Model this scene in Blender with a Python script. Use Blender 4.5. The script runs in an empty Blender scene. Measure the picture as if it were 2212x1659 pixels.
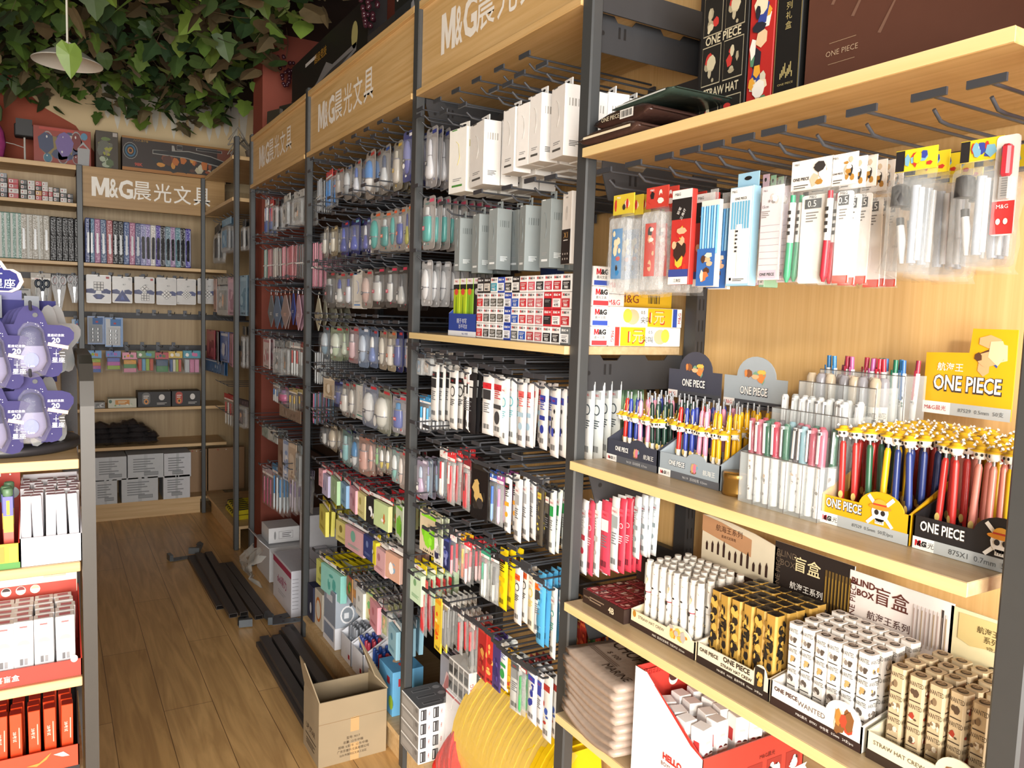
import bpy, math, random
import numpy as np
from mathutils import Matrix, Vector
C = bpy.context.scene.collection
RND = random.Random(7)
# ------------------------------------------------------------------ camera
F_PX, YAW, PITCH, ROLL, EYE = 1677.0, 0.53835, 0.08791, 0.03303, 1.5
_cy, _sy = math.cos(YAW), math.sin(YAW)
_f = Vector((_sy*math.cos(PITCH), _cy*math.cos(PITCH), -math.sin(PITCH)))
_r0 = Vector((_cy, -_sy, 0)); _u0 = _r0.cross(_f)
_r = _r0*math.cos(ROLL) + _u0*math.sin(ROLL); _u = _r.cross(_f)
cam_data = bpy.data.cameras.new('camera'); cam = bpy.data.objects.new('camera', cam_data); C.objects.link(cam)
cam_data.sensor_width = 36.0; cam_data.lens = 36.0*F_PX/2212.0; cam_data.clip_start = 0.02
m = Matrix((_r, _u, -_f)).transposed().to_4x4(); m.translation = (0, 0, EYE); cam.matrix_world = m
bpy.context.scene.camera = cam
# ------------------------------------------------------------------ world, daylight, exposure
sc = bpy.context.scene
sc.view_settings.view_transform = 'Standard'; sc.view_settings.look = 'None'
sc.view_settings.gamma = 1.0; sc.view_settings.exposure = 0.5; sc.view_settings.use_curve_mapping = False
sc.cycles.use_denoising = True
sc.cycles.max_bounces = 8; sc.cycles.diffuse_bounces = 4; sc.cycles.transparent_max_bounces = 16
w = bpy.data.worlds.new('daylight'); sc.world = w; w.use_nodes = True
w.node_tree.nodes['Background'].inputs[0].default_value = (0.93, 0.96, 1.0, 1)
w.node_tree.nodes['Background'].inputs[1].default_value = 0.9
def area(name, loc, target, sx, sy, power, col):
    l = bpy.data.lights.new(name, 'AREA'); l.shape = 'RECTANGLE'; l.size = sx; l.size_y = sy; l.energy = power; l.color = col
    o = bpy.data.objects.new(name, l); C.objects.link(o); o.location = loc
    o.rotation_euler = (Vector(target)-Vector(loc)).to_track_quat('-Z', 'Y').to_euler(); return o
# daylight through the open shop front behind the camera
area('shopfront_daylight', (-0.8, -2.36, 1.5), (-0.3, 3.0, 1.1), 3.6, 2.3, 300.0, (1.0, 0.97, 0.92))
sun = bpy.data.lights.new('sun', 'SUN'); sun.energy = 1.3; sun.angle = math.radians(4); sun.color = (1.0, 0.9, 0.74)
so = bpy.data.objects.new('sun', sun); C.objects.link(so)
so.rotation_euler = Vector((0.62, 0.74, -0.22)).to_track_quat('-Z', 'Y').to_euler(); so.location = (-3, -4, 3)
# ------------------------------------------------------------------ pixel ray -> point on a plane of the place
def P(px, py, ax, val):
    d = _r*((px-1106.0)/F_PX) - _u*((py-829.5)/F_PX) + _f
    i = 'XYZ'.index(ax); o = (0, 0, EYE); t = (val-o[i])/d[i]
    return Vector((d.x*t, d.y*t, EYE+d.z*t))
# ------------------------------------------------------------------ materials
_M = {}
def lin(h):
    h = h.lstrip('#'); c = [int(h[i:i+2], 16)/255 for i in (0, 2, 4)]
    return [x/12.92 if x <= .04045 else ((x+.055)/1.055)**2.4 for x in c]
def K(h, rough=.5, alpha=1.0, metal=0.0, var=.05, bump=0.0, emit=0, scale=40, spec=.5):
    key = (h, rough, alpha, metal, var, bump, emit, spec)
    if key in _M: return _M[key]
    mt = bpy.data.materials.new('paint_%s_%d' % (h.lstrip('#'), len(_M))); mt.use_nodes = True
    nt = mt.node_tree; b = nt.nodes['Principled BSDF']; c = lin(h)
    n = nt.nodes.new('ShaderNodeTexNoise'); n.inputs['Scale'].default_value = scale
    tc = nt.nodes.new('ShaderNodeTexCoord'); nt.links.new(tc.outputs['Object'], n.inputs['Vector'])
    mx = nt.nodes.new('ShaderNodeMix'); mx.data_type = 'RGBA'
    mx.inputs[6].default_value = [max(0, x*(1-var)) for x in c]+[1]; mx.inputs[7].default_value = [min(1, x*(1+var)) for x in c]+[1]
    nt.links.new(n.outputs['Fac'], mx.inputs[0]); nt.links.new(mx.outputs[2], b.inputs['Base Color'])
    b.inputs['Roughness'].default_value = rough; b.inputs['Metallic'].default_value = metal; b.inputs['Alpha'].default_value = alpha
    b.inputs['Specular IOR Level'].default_value = spec
    if bump:
        n2 = nt.nodes.new('ShaderNodeTexNoise'); n2.inputs['Scale'].default_value = 70; n2.inputs['Detail'].default_value = 3
        nt.links.new(tc.outputs['Object'], n2.inputs['Vector'])
        bp = nt.nodes.new('ShaderNodeBump'); bp.inputs['Strength'].default_value = bump; bp.inputs['Distance'].default_value = .01
        nt.links.new(n2.outputs['Fac'], bp.inputs['Height']); nt.links.new(bp.outputs['Normal'], b.inputs['Normal'])
    _M[key] = mt; return mt
def wood(name, c1, c2, c3, scl, rough=.45, wavy=3.0):
    mt = bpy.data.materials.new(name); mt.use_nodes = True; nt = mt.node_tree; b = nt.nodes['Principled BSDF']
    tc = nt.nodes.new('ShaderNodeTexCoord'); mp = nt.nodes.new('ShaderNodeMapping'); mp.inputs['Scale'].default_value = scl
    nt.links.new(tc.outputs['Object'], mp.inputs[0])
    n = nt.nodes.new('ShaderNodeTexNoise'); n.inputs['Scale'].default_value = 1.0; n.inputs['Detail'].default_value = 6; n.inputs['Distortion'].default_value = wavy*.15
    nt.links.new(mp.outputs[0], n.inputs['Vector'])
    r = nt.nodes.new('ShaderNodeValToRGB'); r.color_ramp.elements[0].position = .3; r.color_ramp.elements[1].position = .72
    r.color_ramp.elements[0].color = lin(c1)+[1]; r.color_ramp.elements[1].color = lin(c3)+[1]
    e = r.color_ramp.elements.new(.5); e.color = lin(c2)+[1]
    nt.links.new(n.outputs['Fac'], r.inputs[0]); nt.links.new(r.outputs[0], b.inputs['Base Color']); b.inputs['Roughness'].default_value = rough
    return mt
W_Y = wood('oak_laminate_y', '#bd9860', '#c8a46e', '#d1af7c', (90, 2.6, 90), .4, 2.0)
W_X = wood('oak_laminate_x', '#bd9860', '#c8a46e', '#d1af7c', (2.6, 90, 90), .4, 2.0)
W_Z = wood('oak_backboard', '#cfa76c', '#d5ae74', '#dcb77e', (150, 150, 2.2), .5, 1.0)
W_SIGN = wood('tan_laminate', '#937140', '#9d7a47', '#a88551', (2.2, 60, 60))
W_GLARE = wood('oak_sky_glare', '#b39a74', '#bda47e', '#c7af8a', (90, 2.6, 90), .36, 2.0)  # oak greyed to paint in the sky's glare on the shelf tops
EDGE = wood('lit_oak_edge', '#dcc086', '#e0c58c', '#e4ca94', (90, 2.6, 90), .4, 1.0)  # lighter strip paints the overexposed daylight on shelf front edges
W_PALE = wood('pale_laminate', '#9c825a', '#a58c64', '#ae966e', (50, 50, 2.0))
W_PX = wood('pale_laminate_x', '#bd9c6c', '#c9a878', '#d3b588', (2.2, 60, 60))
STEEL = K('#4b4d4e', .42, 1, .35, .05); STEEL_D = K('#3a3a3c', .5, 1, .2, .05); HOOKM = K('#46484d', .4, 1, .35, .04)
FILM = K('#d4d8d8', .08, .13, 0, .02, .35); FILM_C = K('#ffffff', .06, .08, 0, .02, .25); FILM2 = K('#cfd2d2', .12, .3, 0, .03, .35)
WHITE = K('#f2f1ef', .45); BLACK = K('#1c1b1c', .45)
# ------------------------------------------------------------------ mesh builder
_TX = {}
def text_geo(s, bold=0.0):
    if any(ord(ch) > 255 for ch in s): bold = min(bold, .006)
    if (s, bold) in _TX: return _TX[(s, bold)]
    if s == 'M':
        return ([(-.5,-.5),(-.26,-.5),(-.26,.08),(-.09,-.42),(.09,-.42),(.26,.08),(.26,-.5),(.5,-.5),(.5,.5),(.2,.5),(0,-.06),(-.2,.5),(-.5,.5)], [tuple(range(13))], .98)
    cu = bpy.data.curves.new('t', 'FONT'); cu.body = s; cu.offset = bold; cu.resolution_u = 2
    o = bpy.data.objects.new('t', cu); C.objects.link(o); dg = bpy.context.evaluated_depsgraph_get(); dg.update()
    me = o.evaluated_get(dg).to_mesh(); v = [(p.co.x, p.co.y) for p in me.vertices]; f = [tuple(p.vertices) for p in me.polygons]
    o.evaluated_get(dg).to_mesh_clear(); bpy.data.objects.remove(o); bpy.data.curves.remove(cu)
    if not v: v = [(0, 0), (1, 0), (1, 1)]; f = [(0, 1, 2)]
    xs = [p[0] for p in v]; ys = [p[1] for p in v]; x0, y0 = min(xs), min(ys); W, H = max(xs)-x0, max(max(ys)-y0, 1e-6)
    r = ([((x-x0)/W-.5, (y-y0)/H-.5) for x, y in v], f, W/H); _TX[(s, bold)] = r; return r
X3, Y3, Z3 = Vector((1, 0, 0)), Vector((0, 1, 0)), Vector((0, 0, 1))
class MB:
    def __init__(s): s.v = []; s.f = []; s.m = []; s.s = []; s.mats = []
    def mi(s, mat):
        if isinstance(mat, str): mat = K(mat)
        if mat not in s.mats: s.mats.append(mat)
        return s.mats.index(mat)
    def add(s, vs, fs, mat, smooth=False):
        o = len(s.v); i = s.mi(mat); s.v += [tuple(v) for v in vs]
        for f in fs: s.f.append(tuple(a+o for a in f)); s.m.append(i); s.s.append(smooth)
        return s
    def merge(s, b, mx=None):
        o = len(s.v); s.v += [tuple(mx @ Vector(v)) for v in b.v] if mx else b.v
        ids = [s.mi(m) for m in b.mats]
        for f, mm, ss in zip(b.f, b.m, b.s): s.f.append(tuple(a+o for a in f)); s.m.append(ids[mm]); s.s.append(ss)
        return s
    def box(s, a, b, mat, ch=0.0, mats=None):
        x0, y0, z0 = a; x1, y1, z1 = b
        if ch <= 0:
            vs = [(x0,y0,z0),(x1,y0,z0),(x1,y1,z0),(x0,y1,z0),(x0,y0,z1),(x1,y0,z1),(x1,y1,z1),(x0,y1,z1)]
            return s.add(vs, [(0,3,2,1),(4,5,6,7),(0,1,5,4),(1,2,6,5),(2,3,7,6),(3,0,4,7)], mat)
        c = ch; vs = []
        for z, q in ((z0, c), (z0+c, 0), (z1-c, 0), (z1, c)):
            vs += [(x0+c+q*.0,y0+q,z),(x1-c,y0+q,z),(x1-q,y0+c,z),(x1-q,y1-c,z),(x1-c,y1-q,z),(x0+c,y1-q,z),(x0+q,y1-c,z),(x0+q,y0+c,z)]
        fs = [tuple(reversed(range(8))), tuple(range(24, 32))]
        for k in range(3):
            for i in range(8): j = (i+1) % 8; fs.append((k*8+i, k*8+j, k*8+8+j, k*8+8+i))
        return s.add(vs, fs, mat)
    def cbox(s, c, d, mat, mx=None, ch=0.0):
        b = MB().box((-d[0]/2,-d[1]/2,-d[2]/2), (d[0]/2,d[1]/2,d[2]/2), mat, ch)
        t = Matrix.Translation(Vector(c)) @ (mx.to_4x4() if mx else Matrix.Identity(4)); return s.merge(b, t)
    def rect(s, c, u, v, w, h, mat, off=.0006):
        u = Vector(u); v = Vector(v); n = u.cross(v); c = Vector(c)+n*off
        return s.add([c-u*w/2-v*h/2, c+u*w/2-v*h/2, c+u*w/2+v*h/2, c-u*w/2+v*h/2], [(0,1,2,3)], mat)
    def poly(s, c, u, v, pts, mat, off=.0006):
        u = Vector(u); v = Vector(v); n = u.cross(v); c = Vector(c)+n*off
        return s.add([c+u*a+v*b for a, b in pts], [tuple(range(len(pts)))], mat)
    def disc(s, c, u, v, ra, rb, mat, off=.0008, n=14, a0=0, a1=360):
        return s.poly(c, u, v, [(ra*math.cos(math.radians(a0+(a1-a0)*i/n)), rb*math.sin(math.radians(a0+(a1-a0)*i/n))) for i in range(n if a1-a0 >= 360 else n+1)], mat, off)
    def text(s, t, c, u, v, h, mat, w=None, bold=.0, off=.0012, maxw=None):
        vs, fs, asp = text_geo(t, bold); u = Vector(u); v = Vector(v); c = Vector(c)+u.cross(v)*off
        W = w if w else h*asp
        if maxw and W > maxw: h *= maxw/W; W = maxw
        return s.add([c+u*(x*W)+v*(y*h) for x, y in vs], fs, mat)
    def tube(s, pts, r, mat, n=6, cap=True):
        pts = [Vector(p) for p in pts]; vs = []; fs = []
        rr = r if isinstance(r, (list, tuple)) else [r]*len(pts); ref = None
        for i, p in enumerate(pts):
            d = (pts[min(i+1, len(pts)-1)]-pts[max(i-1, 0)]).normalized()
            if ref is None: ref = Vector((0, 0, 1)) if abs(d.z) < .9 else Vector((1, 0, 0))
            a = d.cross(ref).normalized(); b = a.cross(d)
            vs += [p+(a*math.cos(2*math.pi*k/n)+b*math.sin(2*math.pi*k/n))*rr[i] for k in range(n)]
        for i in range(len(pts)-1):
            for k in range(n): q = (k+1) % n; fs.append((i*n+k, i*n+q, i*n+n+q, i*n+n+k))
        s.add(vs, fs, mat, True)
        if cap: s.add(vs[:n], [tuple(range(n))], mat); s.add(vs[-n:], [tuple(reversed(range(n)))], mat)
        return s
    def cyl(s, p0, p1, r, mat, n=10, r1=None): return s.tube([p0, p1], [r, r if r1 is None else r1], mat, n)
    def lathe(s, prof, mat, n=16, c=(0,0,0), sx=1, sy=1):
        vs = []; fs = []
        for r, z in prof: vs += [(c[0]+r*sx*math.cos(2*math.pi*k/n), c[1]+r*sy*math.sin(2*math.pi*k/n), c[2]+z) for k in range(n)]
        for i in range(len(prof)-1):
            for k in range(n): q = (k+1) % n; fs.append((i*n+k, i*n+q, i*n+n+q, i*n+n+k))
        return s.add(vs, fs, mat, True)
    def prism(s, c, u, v, pts, d, mat, side=None):
        """outline pts (counter-clockwise seen from the front) in plane u,v, front face at c, thickness d backwards"""
        u = Vector(u); v = Vector(v); n = u.cross(v); c = Vector(c); N = len(pts)
        fr = [c+u*a+v*b for a, b in pts]; bk = [p-n*d for p in fr]
        s.add(fr, [tuple(range(N))], mat); s.add(bk, [tuple(reversed(range(N)))], side or mat)
        return s.add(fr+bk, [((i+1) % N, i, N+i, N+(i+1) % N) for i in range(N)], side or mat)
    def mesh(s, name):
        me = bpy.data.meshes.new(name); me.from_pydata(s.v, [], s.f)
        for mt in s.mats: me.materials.append(mt)
        me.polygons.foreach_set('material_index', s.m); me.polygons.foreach_set('use_smooth', s.s); me.update(); return me
    def build(s, name, parent=None, label=None, kind=None, loc=None, rz=0):
        o = bpy.data.objects.new(name, s.mesh(name)); C.objects.link(o)
        if parent: o.parent = parent
        if label: o['label'] = label
        if kind: o['kind'] = kind
        if loc is not None: o.location = loc
        if rz: o.rotation_euler = (0, 0, rz)
        return o
def tag(o, label, cat, group=None):
    o['label'] = label; o['category'] = cat
    if group: o['group'] = group
    return o
def thing(name, label, cat, loc=(0,0,0), rz=0, group=None):
    o = bpy.data.objects.new(name, None); C.objects.link(o); o.empty_display_size = .05
    o.location = loc; o.rotation_euler = (0, 0, rz); return tag(o, label, cat, group)
KIDS = {}
def dup(root, loc=None, rz=None, label=None, group=None, name=None, rot=None):
    if root.name not in KIDS:
        KIDS[root.name] = [(c, list(c.children)) for c in root.children]
    r = root.copy(); C.objects.link(r)
    if loc is not None: r.location = loc
    if rz is not None: r.rotation_euler = (0, 0, rz)
    if rot is not None: r.rotation_euler = rot
    if label: r['label'] = label
    if group: r['group'] = group
    for ch, gs in KIDS[root.name]:
        c = ch.copy(); C.objects.link(c); c.parent = r
        for g in gs: d = g.copy(); C.objects.link(d); d.parent = c
    return r
FU, FV = X3, Z3            # front face axes of a thing built facing -Y
RW = -math.pi/2            # turns a thing built facing -Y to face the aisle (-X)
def art(mb, c, u, v, w, h, cols, seed, n=9):
    """abstract coloured artwork of soft patches inside a printed panel"""
    r = random.Random(seed)
    for i in range(n):
        a = r.uniform(.08, .3)*min(w, h)*1.2; b = r.uniform(.08, .34)*min(w, h)*1.3
        a = min(a, w*.45); b = min(b, h*.45)
        x = r.uniform(-w/2+a, w/2-a); y = r.uniform(-h/2+b, h/2-b); k = r.choice((5, 6, 7, 9)); t = r.random()*6
        pts = [(x+a*math.cos(t+6.283*j/k)*r.uniform(.75, 1), y+b*math.sin(t+6.283*j/k)*r.uniform(.75, 1)) for j in range(k)]
        mb.poly(c, u, v, pts, K(r.choice(cols)), .0008+.00012*i)
# ================================================================== the setting
def floor_material():
    mt = bpy.data.materials.new('plank_floor'); mt.use_nodes = True; nt = mt.node_tree; b = nt.nodes['Principled BSDF']
    tc = nt.nodes.new('ShaderNodeTexCoord'); mp = nt.nodes.new('ShaderNodeMapping'); mp.inputs['Rotation'].default_value = (0, 0, math.pi/2)
    nt.links.new(tc.outputs['Object'], mp.inputs[0])
    br = nt.nodes.new('ShaderNodeTexBrick'); br.inputs['Scale'].default_value = 1; br.inputs['Brick Width'].default_value = 1.2; br.inputs['Row Height'].default_value = .17
    br.inputs['Mortar Size'].default_value = .0012; br.inputs['Color1'].default_value = lin('#dcb277')+[1]; br.inputs['Color2'].default_value = lin('#cfa468')+[1]; br.inputs['Mortar'].default_value = lin('#6f5030')+[1]
    nt.links.new(mp.outputs[0], br.inputs[0])
    m2 = nt.nodes.new('ShaderNodeMapping'); m2.inputs['Scale'].default_value = (16, 1.3, 1); nt.links.new(tc.outputs['Object'], m2.inputs[0])
    n = nt.nodes.new('ShaderNodeTexNoise'); n.inputs['Scale'].default_value = 1.6; n.inputs['Detail'].default_value = 8; n.inputs['Distortion'].default_value = 1.2
    nt.links.new(m2.outputs[0], n.inputs['Vector'])
    r = nt.nodes.new('ShaderNodeValToRGB'); r.color_ramp.elements[0].position = .35; r.color_ramp.elements[0].color = (.62, .57, .52, 1); r.color_ramp.elements[1].position = .65; r.color_ramp.elements[1].color = (1, 1, 1, 1)
    nt.links.new(n.outputs['Fac'], r.inputs[0])
    mx = nt.nodes.new('ShaderNodeMix'); mx.data_type = 'RGBA'; mx.blend_type = 'MULTIPLY'; mx.inputs[0].default_value = .75
    nt.links.new(br.outputs[0], mx.inputs[6]); nt.links.new(r.outputs[0], mx.inputs[7]); nt.links.new(mx.outputs[2], b.inputs['Base Color'])
    b.inputs['Roughness'].default_value = .34; return mt
def struct(name, mb): return mb.build(name, kind='structure')
struct('floor', MB().box((-3.6,-2.4,-.05), (1.5,6.45,0), floor_material()))
WALLM = K('#743524', .8, var=.2, scale=6)
struct('wall_right', MB().box((1.42,-2.4,0), (1.5,6.45,3.1), WALLM))
wb = MB().box((-3.6,6.36,0), (1.42,6.45,3.1), K('#cdb58c', .8, var=.08, scale=3))
# painted mural on the back wall: red-brown area and pale hanging shapes
wb.poly((0,6.36,0), X3, Z3, [(-3.6,0),(.35,0),(.33,2.5),(.18,2.72),(-.02,2.82),(-.3,3.1),(-3.6,3.1)], K('#92452e', .8, var=.2, scale=6), .002)
for i in range(16):
    x = .38+i*.062; h = .06+.10*((i*37) % 10)/10
    wb.poly((x,6.36,2.86), X3, Z3, [(-.04,.2),(-.018,-h*.5),(0,-h),(.016,-h*.45),(.04,.2)], K('#c9c2b2', .8), .003)
struct('wall_back', wb)
struct('wall_left', MB().box((-3.68,-2.4,0), (-3.6,6.45,3.1), K('#c8bca8', .8, var=.1, scale=4)))  # unseen side wall, coloured pale to bounce daylight deeper into the shop
struct('ceiling', MB().box((-3.6,-2.4,3.05), (1.42,6.36,3.1), K('#2a1d16', .9, var=.2, scale=5)))
fr = MB().box((-3.6,-2.46,2.68), (1.5,-2.4,3.1), K('#8a8078', .7))
fr.box((-3.6,-2.46,0), (-3.2,-2.4,2.68), K('#8a8078', .7)).box((1.0,-2.46,0), (1.5,-2.4,2.68), K('#8a8078', .7))
struct('wall_front', fr)
struct('pillar', MB().box((1.058,4.63,0), (1.42,4.86,3.05), K('#7c3826', .7, var=.12, scale=8)))

# ================================================================== shelving
XF, XR, ZT = .972, 1.335, 2.45
PY = {0: (.437,.475), 1: (1.352,1.39), 2: (2.245,2.283), 3: (3.42,3.458), 4: (4.525,4.56)}
def post(mb, x0, y0, y1, z1, z0=0.0): mb.box((x0,y0,z0), (x0+.028,y1,z1), STEEL, .0035)
def upright(mb, x0, y0, y1, z1, slots=True):
    mb.box((x0,y0,0), (x0+.03,y1,z1), STEEL_D)
    if slots:
        n = int(z1/.05)
        for i in range(n):
            for dx in (-.006, .006): mb.rect((x0+.015+dx, y0, .04+i*.05), X3, Z3, .0035, .026, BLACK)
def board(root, name, x0, x1, y0, y1, z1, mat, t=.019, lab=None, edge=False):
    b = MB().box((x0,y0,z1-t), (x1,y1,z1), mat, .0012)
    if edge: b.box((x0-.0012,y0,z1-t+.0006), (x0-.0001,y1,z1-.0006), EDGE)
    return b.build(name, root, lab)
def cross(root, y0, y1, z, x=1.305): return MB().box((x,y0,z-.022), (x+.02,y1,z+.022), STEEL_D).build('crossbar', root)
def bracket(root, y, z, x0=1.0, x1=1.33, h=.06):
    b = MB(); b.prism((x0,y,z), X3, Z3, [(0,0),(.02,-h),(x1-x0,-h),(x1-x0,.02),(.26,.02),(.25,.008),(.2,.008),(.19,.02),(.12,.02),(.11,.008),(.07,.008),(.06,.02),(0,.02)], .003, STEEL_D)
    b.disc((x0+.03,y,z-.02), X3, Z3, .005, .005, BLACK); b.rect((x0+.075,y,z-.012), X3, Z3, .006, .024, BLACK); b.rect((x0+.09,y,z-.012), X3, Z3, .006, .024, BLACK)
    return b.build('shelf_bracket', root)
SIGN = K('#e9e4da', .5)
def sign_panel(root, y0, y1, lead):
    m = MB().box((.985,y0,2.172), (1.0,y1,2.425), W_Y, .001).box((.972,y0,2.41), (1.012,y1,2.432), W_Y, .001).build('sign_panel', root)
    t = MB(); o = (.985, 0, 2.296)
    L = y1-y0; a = y1-lead*L
    t.text('M', (.985, a-.045, 2.296), -Y3, Z3, .112, SIGN, w=.09, bold=.026)
    t.text('&', (.985, a-.112, 2.293), -Y3, Z3, .105, SIGN, w=.045, bold=.02)
    t.text('G', (.985, a-.178, 2.296), -Y3, Z3, .112, SIGN, w=.08, bold=.03)
    for i, ch in enumerate('晨光文具'): t.text(ch, (.985, a-.265-i*.112, 2.296), -Y3, Z3, .112, SIGN, w=.098, bold=.012)
    t.build('sign_lettering', m)
    board(root, 'sign_shelf', XF-.004, XR-.005, y0, y1, 2.172, W_Y, .019)
def bay(name, label, i, near_post=False, sign=None, backs=(), rear_near=False):
    y0, y1 = PY[i][1], PY[i+1][0]
    r = thing(name, label, 'shelving', (0, 0, 0))
    b = MB(); post(b, XF, *PY[i+1], ZT); b.build('front_post', r)
    b = MB(); upright(b, XR-.03, PY[i+1][0], PY[i+1][1], ZT); b.build('rear_upright', r)
    if near_post:
        b = MB(); post(b, XF, *PY[i], ZT); b.build('front_post', r); b = MB(); upright(b, XR-.03, *PY[i], ZT); b.build('rear_upright', r)
    for za, zb, mt in backs: MB().box((XR,y0+.001,za), (XR+.012,y1-.001,zb), mt).build('back_panel', r)
    b = MB().box((1.0,PY[i+1][0]+.012,2.14), (1.31,PY[i+1][0]+.016,2.2), STEEL_D); b.build('side_bar', r)
    if sign is not None: sign_panel(r, y0, y1, sign)
    return r
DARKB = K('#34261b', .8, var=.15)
bay0 = bay('display_shelving', 'tall oak and steel shelving bay holding pen displays under the long yellow shelf', 0, True, None, ((.0,2.45,W_Z),))
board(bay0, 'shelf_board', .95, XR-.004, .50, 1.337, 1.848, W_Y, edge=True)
board(bay0, 'shelf_board', .95, XR-.004, .50, 1.337, 1.196, W_GLARE, edge=True)
board(bay0, 'shelf_board', .95, XR-.004, .50, 1.337, .886, W_GLARE, edge=True)
board(bay0, 'shelf_board', .925, XR-.004, .50, 1.318, .650, W_GLARE, edge=True)
cross(bay0, .475, 1.352, 1.775)
for zz in (1.809, 1.157, .847, .61): bracket(bay0, 1.335, zz)
MB().box((1.0,.48,0), (1.015,1.35,.10), W_Y).box((1.0,.48,.10), (XR,1.35,.118), W_Y).build('plinth', bay0)
bay1 = bay('display_shelving', 'oak and steel shelving bay with refill packs and the nearest lettered sign board', 1, False, .16, ((.0,2.45,W_Z),))
board(bay1, 'shelf_board', .962, XR-.04, 1.392, 2.243, 1.438, W_GLARE, edge=True)
for z in (2.03, 1.80, 1.345, 1.125, .905, .715): cross(bay1, 1.39, 2.245, z+.012)
for zz in (1.398,): bracket(bay1, 1.394, zz); bracket(bay1, 2.24, zz)
bracket(bay1, 1.394, 2.13); bracket(bay1, 2.24, 2.13)
MB().box((.985,1.392,0), (1.0,2.243,.085), W_PX).box((.972,1.392,.085), (XR,2.243,.103), W_PX).build('plinth', bay1)
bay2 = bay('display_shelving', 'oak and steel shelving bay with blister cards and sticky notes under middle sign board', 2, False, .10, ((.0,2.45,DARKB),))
for z in (2.10, 1.89, 1.66, 1.445, 1.235, 1.035, .885, .70, .505): cross(bay2, 2.283, 3.42, z)
MB().box((.985,2.285,0), (1.0,3.418,.085), W_PX).box((.972,2.285,.085), (XR,3.418,.103), W_PX).build('plinth', bay2)
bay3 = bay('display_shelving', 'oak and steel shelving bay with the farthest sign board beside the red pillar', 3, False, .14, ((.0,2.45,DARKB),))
for z in (2.08, 1.84, 1.60, 1.34, 1.13, .87, .655): cross(bay3, 3.458, 4.525, z)
# corner bay along the wall, between the pillar and the back unit
cb = thing('display_shelving', 'dark corner shelving bay of hanging cases between red pillar and back unit', 'shelving')
b = MB(); post(b, .955, 4.87, 4.91, 2.5); b.build('front_post', cb)
b = MB(); post(b, .925, 5.868, 5.888, 2.385); b.build('front_post', cb)
b = MB(); upright(b, 1.34, 4.87, 4.91, 2.5, False); b.build('rear_upright', cb)
board(cb, 'top_board', .95, 1.385, 4.912, 5.868, 2.395, W_PX, .022)
board(cb, 'shelf_board', .95, 1.38, 4.912, 5.868, 2.15, W_PX, .022)
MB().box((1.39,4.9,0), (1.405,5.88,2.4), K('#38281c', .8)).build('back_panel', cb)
for z in (1.98, 1.66, 1.34, 1.06, .8): MB().box((1.36,4.912,z-.02), (1.385,5.868,z+.02), STEEL_D).build('crossbar', cb)
MB().box((.99,4.91,0), (1.0,5.87,.12), W_PX).box((.96,4.91,.12), (1.38,5.87,.138), W_PX).build('plinth', cb)
# back unit, facing the camera
BY = 5.9
bu = thing('display_shelving', 'shelving unit across the back of the shop with lettered sign and plastic sleeves', 'shelving')
MB().box((.195,5.905,2.125), (1.09,5.93,2.385), W_SIGN, .001).build('sign_panel', bu)
t = MB()
tx = lambda s, x, w, b: t.text(s, (x,5.905,2.258), X3, Z3, .125, SIGN, w=w, bold=b)
tx('M', .305, .104, .026); tx('&', .383, .055, .02); tx('G', .455, .088, .03)
for i, ch in enumerate('晨光文具'): tx(ch, .555+i*.127, .112, .012)
t.build('sign_lettering', bu)
MB().box((-.9,6.24,0), (.172,6.255,2.36), W_PALE).box((.2,6.24,0), (1.36,6.255,2.36), W_PALE).build('back_panel', bu)
b = MB(); b.box((.165,5.885,0), (.2,5.92,2.385), STEEL, .003); b.build('front_post', bu)
for z in (1.756, .78, .512):
    board(bu, 'shelf_board', .2, 1.1, 5.89, 6.24, z, W_PX, .022)
    board(bu, 'shelf_board', -.9, .165, 5.89, 6.24, z, W_PX, .022)
board(bu, 'shelf_board', -.9, .165, 5.89, 6.24, 2.135, W_PX, .022)
board(bu, 'top_board', -.9, .165, 5.89, 6.24, 2.38, W_PX, .03)
board(bu, 'top_board', .2, 1.1, 5.93, 6.24, 2.385, W_PX, .02)
MB().box((-.9,5.905,0), (.92,5.92,.10), W_PX).box((-.9,5.905,.10), (1.1,6.24,.118), W_PX).build('plinth', bu)
for x0, x1 in ((.2,1.3), (-.9,.165)):
    for z in (1.665, 1.41, 1.18): MB().box((x0,6.215,z-.02), (x1,6.235,z+.02), STEEL_D).build('crossbar', bu)
# gondola at the edge of the photo, facing the camera
GY = 1.6
gd = thing('gondola_shelving', 'low gondola of sunlit shelves with a dark curved end post', 'shelving')
POSTG = K('#403d38', .4, 1, .2)
pts = [(.0,0),(.0,1.30),(.012,1.352),(.045,1.385),(.10,1.398),(.30,1.398)]
b = MB(); vs = []; 
prof = [(GY-.0, 0), (GY, 1.31), (GY+.012, 1.355), (GY+.04, 1.385), (GY+.09, 1.398), (GY+.33, 1.398)]
for i in range(len(prof)-1):
    (ya, za), (yb, zb) = prof[i], prof[i+1]
    d = Vector((0, yb-ya, zb-za)).normalized(); n = Vector((0, d.z, -d.y))*.03
    A = [(.045,ya,za),(.068,ya,za),(.068,yb,zb),(.045,yb,zb)]; B = [(x, y+n.y, z+n.z) for x, y, z in A]
    b.add(A+B, [(0,1,2,3),(7,6,5,4),(1,5,6,2),(0,3,7,4)], POSTG, False)
b.build('end_post', gd)
b = MB(); b.box((.02,1.96,0), (.05,2.0,1.42), STEEL_D)
for i in range(16): b.rect((.035,1.96,.1+i*.08), X3, Z3, .006, .03, BLACK)
b.build('rear_upright', gd)
MB().box((-1.1,1.97,0), (.02,1.985,1.40), W_PALE).build('back_panel', gd)
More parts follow.
